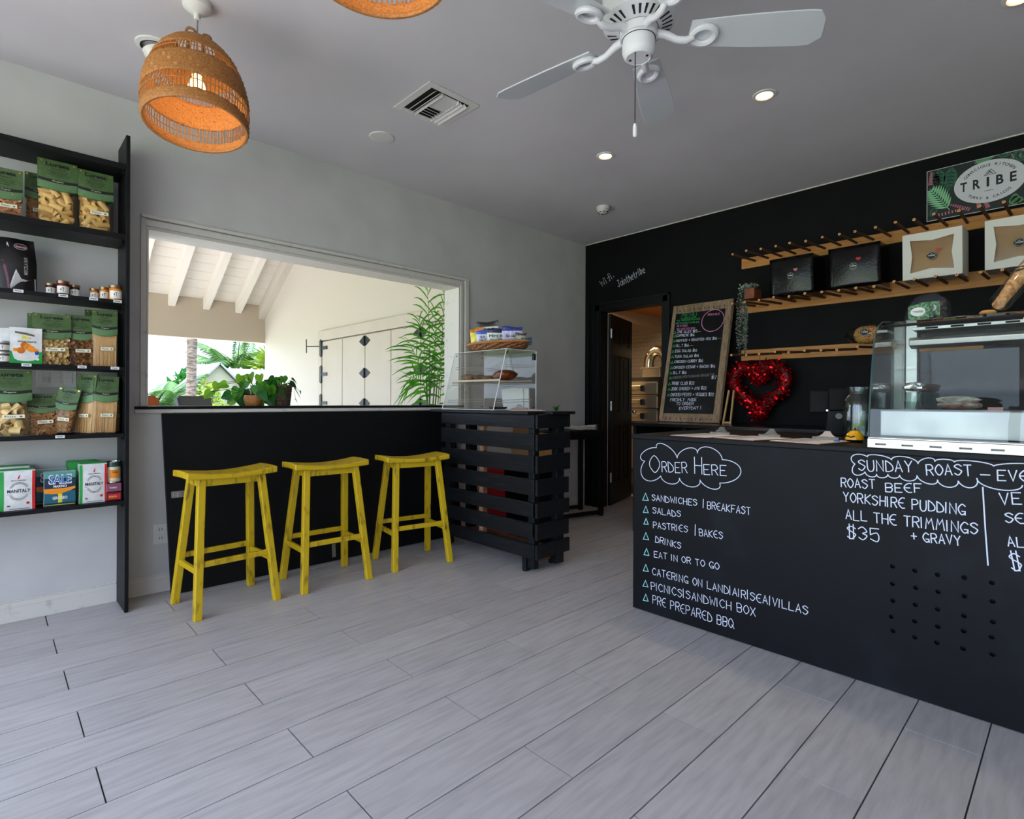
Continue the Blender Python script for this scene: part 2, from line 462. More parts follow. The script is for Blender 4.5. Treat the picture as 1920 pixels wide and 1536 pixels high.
# ------------------------------------------------------------------ floor
mb = MB().box(-0.2, 6.9, -6.6, 0.0, -0.16, -0.006).box(-2.3, 1.6, 0.0, 3.3, -0.16, -0.006)
mb.box(0, 5.15, -6.5, -5.6, -0.006, 0).box(5.15, 6.8, -6.5, 0, -0.006, 0)
floor = struct('floor', mb, 'grout', 'pale grey wood-look plank floor with dark joints', 'floor')
ROW = 0.2085
def plank_mesh(l, w=ROW - 0.0045, t=0.012):
    return MB().box(-w / 2, w / 2, 0, l, -t, 0).mesh('plank', 'plank_grey')
pm_full = plank_mesh(1.0095)
pl_cache = {}
for r in range(25):
    xc = -0.02 + ROW * (r + 0.5)
    base = (-4.468 if r % 2 == 0 else -3.967) + 0.0155 * xc
    y = base - 1.014 * 2
    hi = 0.0
    while y < hi:
        a = max(y, -5.6); b = min(y + 1.014, hi)
        if b - a > 0.02:
            if xc - ROW / 2 < 0: 
                w = xc + ROW / 2; key = ('e', round(b - a, 3))
                if key not in pl_cache: pl_cache[key] = MB().box(-ROW / 2 + 0.02, ROW / 2 - 0.002, 0, b - a - 0.0045, -0.012, 0).mesh('plank', 'plank_grey')
                me = pl_cache[key]
            elif abs(b - a - 1.014) < 1e-3: me = pm_full
            else:
                key = round(b - a, 3)
                if key not in pl_cache: pl_cache[key] = plank_mesh(b - a - 0.0045)
                me = pl_cache[key]
            piece('plank', me, floor, (xc, a, 0))
        y += 1.014
for r in range(7):
    xc = 0.05 + ROW * r
    for k in range(4):
        y0 = 0.0 + k * 1.014 - (0.5 if r % 2 else 0.0)
        a, b = max(y0, 0.0), min(y0 + 1.014, 3.0)
        if b - a < 0.02: continue
        key = round(b - a, 3)
        if key not in pl_cache: pl_cache[key] = plank_mesh(b - a - 0.0045)
        piece('plank', pl_cache[key], floor, (xc, a, 0))

# ------------------------------------------------------------------ shell of the shop
OY0, OY1, OZ0, OZ1 = -4.03, -1.735, 1.072, 2.15
mb = MB().box(-0.2, 0, -5.35, OY0, -0.05, H).box(-0.2, 0, -6.6, -5.35, 2.35, H).box(-0.2, 0, -6.6, -6.45, -0.05, 2.35).box(-0.2, 0, OY1, 0.12, -0.05, H).box(-0.2, 0, OY0, OY1, -0.05, OZ0).box(-0.2, 0, OY0, OY1, OZ1, H)
wall_l = struct('wall_left', mb, 'wall_white', 'off-white plastered wall with the wide serving hatch', 'wall')
mb = MB().box(0, 0.198, 0, 0.12, 0, H).box(0.95, 6.9, 0, 0.12, 0, H).box(0.198, 0.95, 0, 0.12, 2.09, H)
wall_b = struct('wall_back', mb, 'wall_black', 'matt black wall behind the counter', 'wall')
mb = MB().box(6.8, 6.95, -6.6, 0.12, -0.05, H)
struct('wall_right', mb, 'wall_white', 'plain white wall beyond the end of the counter', 'wall')
# shopfront behind the camera: tall open glazing bays between posts
mb = MB().box(0, 6.8, -6.62, -6.5, 2.55, H).box(0, 0.2, -6.62, -6.5, 0, 2.55).box(6.5, 6.8, -6.62, -6.5, 0, 2.55).box(0.2, 6.5, -6.62, -6.5, 0, 0.06)
for x in (1.75, 3.3, 4.9): mb.box(x - 0.04, x + 0.04, -6.6, -6.52, 0.06, 2.55)
struct('wall_front', mb, 'trim_white', 'white shopfront wall of tall open glazed bays', 'wall')
mb = MB().box(-0.2, 6.95, -6.62, 0.12, H, H + 0.25)
ceiling = struct('ceiling', mb, 'ceiling_white', 'flat white plastered ceiling', 'ceiling')
# thin paint edge where the black wall meets the ceiling
struct('trim_1', MB().box(0.001, 6.8, -0.006, 0, H - 0.008, H), 'trim_white', 'thin white paint edge above the black wall', 'trim')

def base_profile(mb, x, y0, y1):
    return mb.box(x, x + 0.012, y0, y1, 0, 0.1).box(x + 0.012, x + 0.017, y0, y1, 0, 0.075).box(x, x + 0.008, y0, y1, 0.1, 0.108)
struct('baseboard_left', base_profile(base_profile(MB(), 0, -5.35, -4.165), 0, -4.147, -0.02), 'trim_white', 'white moulded skirting along the hatch wall', 'baseboard', bev=0.003)

# serving hatch: stepped white casing, jamb lining, black sill
win = thing('window_1', 'wide open serving hatch with stepped white casing', 'window', (0, -2.88, OZ0), kind='structure')
mb = MB()
mb.box(-0.2, 0.006, OY1 - 0.012, OY1, OZ0, 2.11)                                    # right jamb lining
mb.box(-0.2, 0.006, OY0, OY0 + 0.01, OZ0, 2.11)
mb.build('jamb_lining', 'trim_white', win)
mb = MB().box(-0.2, 0.0, OY0, OY1, 2.112, 2.15)
mb.build('head_lining', 'trim_white', win)
mb = MB().box(0, 0.014, OY0 - 0.01, OY1 + 0.02, 2.13, 2.168)
mb.build('head_casing', 'trim_white', win, bev=0.003)
mb = MB().box(0, 0.022, OY0 - 0.028, OY1 + 0.09, 2.174, 2.196)
mb.build('head_moulding', 'trim_white', win, bev=0.004)
mb = MB().box(0, 0.014, OY1 + 0.002, OY1 + 0.03, OZ0, 2.13)
mb.build('side_casing', 'trim_white', win, bev=0.003)
mb = MB().box(0, 0.024, OY1 + 0.046, OY1 + 0.09, 1.05, 2.174)
mb.build('side_moulding', 'trim_white', win, bev=0.005)
mb = MB().box(0, 0.012, OY0 - 0.03, OY0 - 0.002, OZ0, 2.174)
mb.build('side_casing', 'trim_white', win, bev=0.003)
mb = MB().box(0, 0.016, -4.085, -1.62, 1.05, 1.072)
mb.build('apron', 'trim_white', win, bev=0.002)
mb = MB().box(-0.26, 0.024, OY0, OY1, 1.0725, 1.088).box(0, 0.024, -4.085, OY0, 1.0725, 1.088).box(0, 0.024, OY1, -1.7, 1.0725, 1.088)
mb.build('sill', 'black_paint', win, bev=0.002)

# ------------------------------------------------------------------ doorway to the kitchen
tr = thing('trim_2', 'moulded black casing round the kitchen doorway', 'trim', (0.57, 0, 0), kind='structure')
for nm, b in (('side_casing', (0.118, 0.198)), ('side_casing', (0.95, 1.03))):
    mb = MB().box(b[0], b[1], -0.012, 0, 0, 2.17).box(b[0] + (0.0 if b[0] < 0.5 else 0.055), b[0] + (0.025 if b[0] < 0.5 else 0.08), -0.024, -0.012, 0, 2.17)
    mb.build(nm, 'black_paint', tr, bev=0.003)
MB().box(0.118, 1.03, -0.012, 0, 2.09, 2.17).box(0.118, 1.03, -0.024, -0.012, 2.145, 2.17).build('head_casing', 'black_paint', tr, bev=0.003)
MB().box(0.198, 0.212, 0, 0.12, 0, 2.09).box(0.936, 0.95, 0, 0.12, 0, 2.09).box(0.212, 0.936, 0, 0.12, 2.076, 2.09).build('jamb', 'black_paint', tr)
MB().box(0.198, 0.214, 0.12, 0.126, 0, 2.08).build('raw_edge', 'trim_white', tr)
MB().box(0.04, 0.066, -0.02, 0, 0, 2.18).build('edge_strip', 'black_paint', tr)

def door_panels(mb, W, Hh, T, both=True):
    """six raised-and-fielded panels as recessed frames on a slab in local x (width), z (height)"""
    st = 0.11
    cols = ((st, W / 2 - 0.05), (W / 2 + 0.05, W - st)); rows = ((0.24, 0.86), (1.0, 1.62), (1.74, 1.93))
    xs = [0, cols[0][0], cols[0][1], cols[1][0], cols[1][1], W]; zs = [0] + [z for r in rows for z in r] + [Hh]
    for i in range(5):
        for j in range(7):
            hole = i in (1, 3) and j in (1, 3, 5)
            if hole:
                mb.box(xs[i], xs[i + 1], -T / 2 + 0.012, T / 2 - 0.012, zs[j], zs[j + 1])
                m = 0.035
                mb.box(xs[i] + m, xs[i + 1] - m, -T / 2 + 0.004, T / 2 - 0.004, zs[j] + m, zs[j + 1] - m)
            else: mb.box(xs[i], xs[i + 1], -T / 2, T / 2, zs[j], zs[j + 1])
    return mb
dr = thing('door_1', 'black six-panel door swung open into the kitchen', 'door', (0.222, 0.135, 0.008), (0, 0, R(106)), kind='structure')
door_panels(MB(), 0.72, 2.06, 0.036).build('leaf', 'black_paint', dr, world=False)
for z in (0.25, 1.02, 1.80):
    hb = MB().box(-0.012, 0.03, -0.0225, -0.0185, z, z + 0.1)
    hb.tube([(-0.006, -0.026, z), (-0.006, -0.026, z + 0.1)], 0.007, 8)
    hg = hb.build('hinge', 'steel', dr, world=False); hg['label'] = 'steel butt hinge'
k = MB(); k.tube([(0.66, -0.018, 1.0), (0.66, -0.05, 1.0)], 0.011, 10); k.lathe([(0.0, -0.028), (0.02, -0.022), (0.028, 0), (0.02, 0.022), (0.0, 0.028)], 12, (0.66, -0.07, 1.0))
k.build('knob', 'steel', dr, True, world=False)
struct('baseboard_back', MB().box(1.03, 6.8, -0.014, 0, 0, 0.1), 'black_paint', 'black skirting under the black wall', 'baseboard')

# ------------------------------------------------------------------ kitchen seen through the doorway
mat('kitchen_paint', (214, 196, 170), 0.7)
mat('ceiling_lamplight_tint', (226, 150, 70), 0.8)  # orange of the warm lamplight is put into the base colour
mat('tile_white', (222, 212, 194), 0.22)
mat('tile_grout', (150, 138, 120), 0.9)
kw = struct('wall_kitchen', MB().box(-2.2, 1.5, 3.2, 3.32, 0, 2.41), 'tile_grout', 'kitchen wall of small white brick tiles', 'wall')
tw, th = 0.130, 0.065
tm = MB().box(-tw / 2 + 0.002, tw / 2 - 0.002, -0.007, 0, -th / 2 + 0.002, th / 2 - 0.002).mesh('tile', 'tile_white')
for j in range(15):
    for i in range(8):
        x = -1.82 + i * tw + (tw / 2 if j % 2 else 0)
        piece('tile', tm, kw, (x, 3.2, 1.43 + j * th))
struct('wall_kitchen_side', MB().box(-2.3, -2.2, 0.12, 3.32, 0, 2.41), 'kitchen_paint', 'cream side wall of the kitchen', 'wall')
struct('wall_kitchen_end', MB().box(1.5, 1.6, 0.12, 3.32, 0, 2.41), 'kitchen_paint', 'cream end wall of the kitchen', 'wall')
struct('wall_kitchen_inner', MB().box(-2.3, -0.2, 0.0, 0.12, 0, 2.41), 'kitchen_paint', 'cream inner wall beside the kitchen doorway', 'wall')
struct('ceiling_kitchen', MB().box(-2.3, 1.6, 0.121, 3.32, 2.41, 2.9), 'ceiling_lamplight_tint', 'kitchen ceiling with warm lamplight put into its colour', 'ceiling')
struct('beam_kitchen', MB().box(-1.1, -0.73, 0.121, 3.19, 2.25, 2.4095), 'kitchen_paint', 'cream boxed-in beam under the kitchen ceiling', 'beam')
# ------------------------------------------------------------------ porch beyond the hatch
PX = -5.5
mat('porch_floor', (196, 188, 174), 0.7, col2=(180, 172, 160), scale=4)
mat('paving', (222, 219, 213), 0.8, col2=(210, 207, 202), scale=2)
mat('lawn', (96, 132, 60), 0.9, col2=(130, 160, 76), scale=3, bump=0.2)
struct('floor_porch', MB().box(-5.7, -0.2, -5.3, -1.2, -0.2, -0.03), 'porch_floor', 'pale stone floor of the covered porch', 'floor')
struct('ground', MB().box(-90, -11, -70, 70, -0.6, -0.08).box(-11, 60, -90, -14, -0.6, -0.08).box(12, 60, -14, 60, -0.6, -0.08).box(-11, 6.9, 3.6, 60, -0.6, -0.08), 'lawn', 'sunlit grass beyond the porch', 'ground')
struct('pavement_bounce', MB().box(-11, 12, -14, -6.62, -0.3, -0.05).box(-11, -5.7, -6.62, 2.6, -0.3, -0.05).box(-5.7, -0.2, -6.62, -5.3, -0.3, -0.05).box(6.95, 12, -6.62, 20, -0.3, -0.05), 'paving', 'unseen pale paving added to bounce sunlight into shop and porch', 'pavement')  # unseen paving, added pale so sunlight bounces to ceiling and porch roof
struct('wall_porch_baffle', MB().box(PX - 0.14, -0.2, -5.3, -5.15, 2.4, 5.9).box(-0.6, -0.2, -5.3, -5.15, -0.03, 2.4), 'porch_white', 'unseen cream wall added to limit the light in the porch', 'wall')  # unseen gable and pier, added and cut open to set porch brightness
# tall gable wall with the shuttered doorway
YW = -1.43
sl = 0.605
mb = MB().prism([(PX, -0.03), (-0.2, -0.03), (-0.2, 2.72 + sl * (5.3)), (PX, 2.72)], lambda u, v, w: (u, w, v), YW, YW + 0.16)
struct('wall_porch', mb, 'porch_white', 'tall cream gable wall of the porch', 'wall')
struct('wall_porch_upper', MB().box(-0.2, 0, -6.62, -1.27, H + 0.25, 6.1).box(-0.2, 0, -1.27, 0.12, H + 0.25, 3.3), 'porch_white', 'cream wall above the serving hatch', 'wall')
bm_ = struct('beam_porch', MB().box(PX - 0.14, PX, -5.3, YW + 0.16, 2.055, 2.66), 'beam_paint', 'deep beige fascia beam carrying the porch rafters', 'beam')
struct('column_porch', MB().box(PX - 0.14, PX + 0.02, -5.14, -4.9, -0.03, 2.054), 'porch_white', 'square porch post at the end wall', 'column')
rf = thing('roof_porch', 'white boarded porch roof on exposed rafters', 'roof', (PX, -4, 2.66), kind='structure')
ln = math.sqrt(1 + sl * sl); n = 36; pw = 5.6 / n
mpl = MB()
for i in range(n):
    x0 = PX - 0.12 + i * pw; z0 = 2.662 + sl * (x0 - PX)
    b = MB()
    b.add([(x0 + 0.007, -5.15, z0 + 0.0), (x0 + pw - 0.007, -5.15, z0 + sl * pw), (x0 + pw - 0.007, YW, z0 + sl * pw), (x0 + 0.007, YW, z0),
           (x0 + 0.007, -5.15, z0 + 0.03), (x0 + pw - 0.007, -5.15, z0 + sl * pw + 0.03), (x0 + pw - 0.007, YW, z0 + sl * pw + 0.03), (x0 + 0.007, YW, z0 + 0.03)],
          [(3, 2, 1, 0), (4, 5, 6, 7), (0, 1, 5, 4), (1, 2, 6, 5), (2, 3, 7, 6), (3, 0, 4, 7)])
    b.build('plank', mat('roof_white', (226, 219, 208), 0.6), rf)
mb = MB().add([(PX - 0.5, -5.4, 2.40), (0.0, -5.4, 2.70 + sl * 5.5), (0.0, YW + 0.3, 2.70 + sl * 5.5), (PX - 0.5, YW + 0.3, 2.40),
               (PX - 0.5, -5.4, 2.46), (0.0, -5.4, 2.76 + sl * 5.5), (0.0, YW + 0.3, 2.76 + sl * 5.5), (PX - 0.5, YW + 0.3, 2.46)],
              [(3, 2, 1, 0), (4, 5, 6, 7), (0, 1, 5, 4), (1, 2, 6, 5), (2, 3, 7, 6), (3, 0, 4, 7)])
mb.build('roof_deck', mat('roof_dark', (96, 90, 84), 0.9), rf)
for y in [-1.84 - 0.458 * k for k in range(8)]:
    w = 0.045
    z0 = 2.50
    b = MB().add([(PX + 0.0, y - w, z0), (-0.2, y - w, z0 + sl * 5.3), (-0.2, y + w, z0 + sl * 5.3), (PX + 0.0, y + w, z0),
                  (PX + 0.0, y - w, z0 + 0.17), (-0.2, y - w, z0 + 0.17 + sl * 5.3), (-0.2, y + w, z0 + 0.17 + sl * 5.3), (PX + 0.0, y + w, z0 + 0.17)],
                 [(3, 2, 1, 0), (4, 5, 6, 7), (0, 1, 5, 4), (1, 2, 6, 5), (2, 3, 7, 6), (3, 0, 4, 7)])
    b.build('rafter', 'roof_white', rf)
b = MB().add([(PX, YW - 0.1, 2.44), (-0.2, YW - 0.1, 2.44 + sl * 5.3), (-0.2, YW, 2.44 + sl * 5.3), (PX, YW, 2.44),
              (PX, YW - 0.1, 2.67), (-0.2, YW - 0.1, 2.67 + sl * 5.3), (-0.2, YW, 2.67 + sl * 5.3), (PX, YW, 2.67)],
             [(3, 2, 1, 0), (4, 5, 6, 7), (0, 1, 5, 4), (1, 2, 6, 5), (2, 3, 7, 6), (3, 0, 4, 7)])
b.build('wall_rafter', 'porch_white', rf)
# folding shutter doors
sd = thing('door_2', 'cream folding shutter doors with black strap hinges', 'door', (-2.0, YW, 0), kind='structure')
xs = [-3.28, -2.70, -2.13, -1.55, -0.97, -0.40]
for i in range(5):
    MB().box(xs[i] + 0.006, xs[i + 1] - 0.006, YW - 0.045, YW, 0.02, 1.905).build('door_panel', 'cream_paint', sd, bev=0.004)
MB().box(-3.40, -0.3, YW - 0.055, YW, 1.92, 2.05).build('head_board', 'cream_paint', sd, bev=0.004)
MB().box(-3.40, -3.29, YW - 0.05, YW, 0.0, 1.92).build('side_board', 'cream_paint', sd, bev=0.004)
dm = [(-0.13, 0), (-0.04, 0.05), (0, 0.06), (0.04, 0.05), (0.13, 0), (0.04, -0.05), (0, -0.06), (-0.04, -0.05)]
for x in (-2.13, -0.97):
    for z in (1.83, 1.45, 1.09, 0.6, 0.15):
        h = MB().prism(dm, lambda u, v, w: (x + u, w, z + v), YW - 0.052, YW - 0.045); h.tube([(x, YW - 0.055, z - 0.06), (x, YW - 0.055, z + 0.06)], 0.012, 8)
        h.build('strap_hinge', 'dark_metal', sd)
for z in (1.82, 1.47, 1.09, 0.5):
    h = MB().prism([(-0.03, -0.1), (0.0, -0.12), (0.03, -0.1), (0.03, 0.1), (0, 0.12), (-0.03, 0.1)], lambda u, v, w: (-3.30 + u, w, z + v), YW - 0.06, YW - 0.045)
    h.box(-3.27, -3.12, YW - 0.056, YW - 0.045, z - 0.022, z + 0.022)
    h.build('strap_hinge', 'dark_metal', sd)
hk = MB().tube([(-3.36, YW - 0.05, 1.85), (-3.60, YW - 0.12, 1.86)], 0.006, 6); hk.tube([(-3.60, YW - 0.12, 1.77), (-3.61, YW - 0.12, 1.96)], 0.007, 6)
hk.build('door_hook', 'dark_metal', sd)

# ------------------------------------------------------------------ garden beyond: trunk, palms, shrubs, cottage
mat('palm_bark', (112, 102, 92), 0.9, col2=(66, 58, 52), scale=9, stretch=(1, 1, 3), lo=0.4, hi=0.62, bump=0.4)
mat('frond', (70, 112, 40), 0.5, col2=(112, 136, 44), scale=1.2, transl=0.15)
mat('frond_dark', (44, 84, 38), 0.5, col2=(84, 120, 50), scale=1.0, transl=0.15)
mat('shrub_lime', (138, 156, 44), 0.6, col2=(72, 110, 36), scale=2.0, transl=0.15)
mat('dry', (170, 110, 70), 0.8)
def frond_mesh(L, droop, wid, m, nl=44, rng=random):
    b = MB(); pts = []
    for i in range(12):
        t = i / 11; pts.append((L * t * (1 - 0.18 * droop * t), 0, L * (0.55 * t - droop * t * t)))
    b.tube(pts, [0.035 * L / 2 * (1 - 0.85 * i / 11) for i in range(12)], 5)
    for i in range(nl):
        t = 0.15 + 0.85 * i / nl; q = t * 11; k0 = min(int(q), 10); p = V(pts[k0]).lerp(V(pts[k0 + 1]), q - k0)
        d = (V(pts[k0 + 1]) - V(pts[k0])).normalized()
        l = wid * L * math.sin(math.pi * (0.12 + 0.8 * t)) * rng.uniform(0.85, 1.1)
        for s in (-1, 1):
            e = p + V((d.x * 0.55, s * 0.8, d.z * 0.55 - 0.35)).normalized() * l
            mid = p.lerp(e, 0.45) + V((0, 0, 0.06 * l)); w = 0.010 * L
            sd_ = d * w
            b.add([p - sd_ * 0.4, mid - sd_, e, mid + sd_, p + sd_ * 0.4], [(0, 1, 2, 3, 4) if s > 0 else (4, 3, 2, 1, 0)])
    return b.mesh('frond', m)
def palm(label, loc, h, r, L, nfr, m, lean=(0, 0), wid=0.3, group=None, name='palm_tree', droop=(0.5, 0.95), seed=1):
    t = thing(name, label, 'tree', loc, group=group); rng = random.Random(seed)
    if h > 0.3:
        pts = [(lean[0] * (i / 8) ** 1.5, lean[1] * (i / 8) ** 1.5, h * i / 8) for i in range(9)]
        MB().tube(pts, [r * (1.25 - 0.35 * i / 8) * (1 + 0.05 * math.sin(i * 2.3)) for i in range(9)], 12).build('trunk', 'palm_bark', t, True, world=False)
    ms = [frond_mesh(L, droop[0] + (droop[1] - droop[0]) * q, wid, m, rng=rng) for q in (0, 0.5, 1)]
    for i in range(nfr):
        a = i * 2.39996 + rng.uniform(-0.2, 0.2)
        piece('frond', ms[i % 3], t, (lean[0], lean[1], h), (rng.uniform(-0.25, 0.25), R(-30) * rng.uniform(-0.4, 1.4) * (1 - i / nfr), a), [rng.uniform(0.8, 1.1)] * 3)
    return t
palm('tall bare palm trunk standing close behind the porch', (-9.0, -1.68, -0.08), 6.5, 0.085, 1.6, 11, 'frond', (0.05, 0.1), seed=4)
palm('low bushy palm with arching green fronds left of the tall trunk', (-13.5, -1.55, -0.08), 0.75, 0.16, 1.9, 30, 'frond_dark', seed=5, droop=(0.35, 0.9))
palm('feathery coconut palm rising behind the cottage roof', (-28.4, 5.17, -0.08), 2.7, 0.2, 3.2, 24, 'frond_dark', seed=6, droop=(0.2, 0.7))
def fan_palm(label, loc, h, L, n, seed):
    t = thing('fan_palm', label, 'tree', loc); rng = random.Random(seed)
    MB().tube([(0, 0, 0), (0.03, 0.02, h * 0.5), (0, 0, h)], [0.13, 0.1, 0.12], 10).build('trunk', 'dry', t, True, world=False)
    b = MB(); k = 13; pts = []
    for i in range(k):
        a = R(-115) + R(230) * i / (k - 1)
        e = V((math.cos(a), math.sin(a), -0.15 * abs(math.sin(a)) - 0.1)) * L * (0.65 + 0.35 * math.cos(a * 0.6)); s = V((-math.sin(a), math.cos(a), 0)) * L * 0.085
        b.add([(0, 0, 0), e * 0.6 - s, e, e * 0.6 + s], [(0, 1, 2, 3)])
    b.tube([(-L * 0.9, 0, 0.06), (0, 0, 0)], 0.015, 4)
    me = b.mesh('fan_leaf', 'shrub_lime')
    for i in range(n):
        a = i * 2.39996; el = rng.uniform(-0.5, 1.15); d = V((math.cos(a) * math.cos(el), math.sin(a) * math.cos(el), math.sin(el)))
        piece('fan_leaf', me, t, tuple(V((0, 0, h)) + d * L * 0.85), (rng.uniform(-0.4, 0.4), -el * 0.8, a))
    return t
fan_palm('yellow-green fan palm beside the porch wall', (-20.05, 3.98, -0.08), 2.5, 0.70, 30, 8)
def shrub(label, loc, rx, ry, rz, n, m, leaf, seed, name='garden_shrub'):
    rng = random.Random(seed); b = MB()
    for _ in range(n):
        while True:
            p = V((rng.uniform(-1, 1), rng.uniform(-1, 1), rng.uniform(-1, 1)))
            if 0.25 < p.length < 1: break
        p = V((p.x * rx, p.y * ry, (p.z * 0.5 + 0.5) * rz))
        a = V((rng.gauss(0, 1), rng.gauss(0, 1), rng.gauss(0, 1))).normalized(); c = a.cross(V((rng.gauss(0, 1), rng.gauss(0, 1), 0.3))).normalized()
        l = leaf * rng.uniform(0.6, 1.3)
        b.add([p - a * l, p + c * l * 0.4, p + a * l, p - c * l * 0.4], [(0, 1, 2, 3)])
    t = thing(name, label, 'shrub', loc)
    b.build('foliage', m, t, world=False)
    s = MB()
    for k in range(5): s.tube([(0, 0, 0), (rng.uniform(-0.3, 0.3) * rx, rng.uniform(-0.3, 0.3) * ry, rz * 0.5), (rng.uniform(-0.8, 0.8) * rx, rng.uniform(-0.8, 0.8) * ry, rz * 0.85)], 0.02, 4)
    s.build('stem', 'stem_dark', t, world=False)
    return t
shrub('pale flowering shrub low at the hatch corner', (-11.5, -2.55, -0.08), 0.6, 0.6, 1.45, 900, 'shrub_lime', 0.07, 11)
shrub('lime green shrub right of the tall palm trunk', (-12.5, -0.55, -0.08), 0.55, 0.5, 1.75, 900, 'shrub_lime', 0.08, 12)
shrub('small yellow-green shrub in front of the cottage', (-9.8, -0.75, -0.08), 0.35, 0.3, 1.18, 500, 'shrub_lime', 0.05, 13)
shrub('dark banana-leaved shrub behind the cottage gable', (-20.1, 0.87, -0.08), 0.7, 0.8, 2.42, 300, 'leaf_dark', 0.3, 14)
shrub('distant hedge tree behind the cottage roof', (-26, 3.9, -0.08), 1.2, 3.2, 2.5, 1500, 'frond_dark', 0.16, 15, 'hedge_tree')
# cottage
ct = thing('cottage', 'small cream gabled cottage with pale metal roof beyond the porch', 'house', (-15.5, 2.2, -0.08))
X0, Y0, Y1, Z0, Z1 = -15.0, -0.15, 0.86, 1.5, 2.12
mat('cottage_wall', (152, 146, 134), 0.8); mat('metal_roof', (128, 132, 138), 0.6)
MB().prism([(-0.15, -0.08), (1.2, -0.08), (1.2, 1.5), (0.52, 2.2), (-0.15, 1.5)], lambda u, v, w: (w, u, v), -15.0, -17.0).build('gable_wall', 'cottage_wall', ct, fixn=True)
MB().box(-18.5, -15.6, 1.2, 5.0, -0.08, 1.55).build('side_wall', 'cottage_wall', ct)
r_ = MB().add([(-14.85, -0.3, 1.42), (-14.85, 0.52, 2.27), (-17, 0.52, 2.27), (-17, -0.3, 1.42)], [(0, 1, 2, 3)]).add([(-14.85, 1.35, 1.42), (-14.85, 0.52, 2.27), (-17, 0.52, 2.27), (-17, 1.35, 1.42)], [(3, 2, 1, 0)])
r_.build('gable_roof', 'metal_roof', ct, solid=0.05)
r_ = MB().add([(-15.3, 0.9, 1.5), (-15.3, 5.2, 1.5), (-16.8, 5.2, 2.2), (-16.8, 0.5, 2.2)], [(0, 1, 2, 3)])
for k in range(12):
    y = 1.0 + k * 0.36; r_.bar((-15.3, y, 1.53), (-16.8, y, 2.23), 0.03, 0.04)
r_.build('main_roof', 'metal_roof', ct, solid=0.03)
for y in (0.25, 0.58):
    w_ = MB().box(-14.99, -14.96, y, y + 0.28, 0.5, 1.12).build('window', 'porch_white', ct)
    MB().box(-14.965, -14.95, y + 0.03, y + 0.25, 0.53, 1.09).build('pane', mat('far_glass', (120, 122, 122), 0.2), w_)
# porch chairs seen over the sill
mat('chair_slate', (66, 70, 82), 0.35); mat('chair_teak', (164, 84, 38), 0.5)
def porch_chair(label, loc, rz, m, seat_z, lean):
    t = thing('porch_chair', label, 'chair', loc, (0, 0, rz), group='porch chairs')
    MB().box(-0.22, 0.22, -0.24, 0.22, seat_z - 0.03, seat_z).build('seat', m, t, world=False, bev=0.006)
    for i, j in ((-1, -1), (1, -1), (-1, 1), (1, 1)): MB().tube([(0.2 * i, 0.2 * j, 0), (0.2 * i, 0.2 * j, seat_z - 0.03)], 0.018, 6).build('leg', m, t, world=False)
    for s in (-1, 1): MB().bar((0.2 * s, 0.21, seat_z - 0.02), (0.2 * s, 0.21 + lean, 1.17), 0.035, 0.03).build('back_post', m, t, world=False)
    for k in range(4):
        z = 0.765 + 0.125 * k; y = 0.21 + lean * (z - seat_z + 0.02) / (1.22 - seat_z)
        MB().cbox((0, y, z), 0.39, 0.02, 0.105, rx=-math.atan(lean / 0.75)).build('back_slat', m, t, world=False, bev=0.004)
    return t
porch_chair('slate grey slatted porch chair facing the hatch sill', (-1.62, -3.07, -0.03), R(128), 'chair_slate', 0.46, 0.2)
porch_chair('brown slatted porch chair at the hatch corner', (-1.70, -3.74, -0.03), R(100), 'chair_teak', 0.46, 0.1)
# ------------------------------------------------------------------ black flap panel leaning under the hatch
pn = thing('black_panel', 'large black plywood panel leaning under the hatch sill', 'panel', (0.07, -2.9, 0))
def lean(u, v, w):      # u along y, v up the board, w out of the board
    k = 0.105 / 1.053
    return (0.125 - k * v + w, u, v)
MB().prism([(-3.925, 0.004), (-1.80, 0.004), (-1.80, 1.046), (-3.955, 1.046)], lean, -0.018, 0.0).build('board', 'black_paint', pn, bev=0.003, fixn=True)
lt = MB().prism([(-3.915, 0.553), (-3.835, 0.553), (-3.835, 0.59), (-3.915, 0.59)], lean, 0.0, 0.004)
lt.tube([lean(-3.905, 0.571, 0.009), lean(-3.845, 0.571, 0.009)], 0.005, 8); lt.prism([(-3.885, 0.56), (-3.865, 0.56), (-3.865, 0.584), (-3.885, 0.584)], lean, 0.0, 0.016)
lt.build('bolt_latch', 'steel', pn)
lt = MB().prism([(-2.95, 0.03), (-2.925, 0.03), (-2.925, 0.12), (-2.95, 0.12)], lean, 0.0, 0.006); lt.build('bolt_latch', 'steel', pn)

def wall_plate(label, name, cy, cz, w, h, kind):
    t = thing(name, label, kind, (0, cy, cz))
    MB().box(0, 0.006, cy - w / 2, cy + w / 2, cz - h / 2, cz + h / 2).build('cover_plate', 'white_plastic', t, bev=0.002)
    return t
t = wall_plate('white double power socket beside the leaning black panel', 'power_socket', -3.955, 0.34, 0.075, 0.118, 'socket')
for z in (0.315, 0.365):
    b = MB().box(0.006, 0.0085, -3.955 - 0.018, -3.955 + 0.018, z - 0.02, z + 0.02); o = b.build('outlet_face', 'white_plastic', t, bev=0.001)
    MB().box(0.0085, 0.009, -3.963, -3.960, z - 0.006, z + 0.008).box(0.0085, 0.009, -3.950, -3.947, z - 0.006, z + 0.008).build('slot', 'ink', o)
t = wall_plate('white triple light switch on the wall behind the shelf', 'light_switch', -4.426, 1.238, 0.162, 0.095, 'switch')
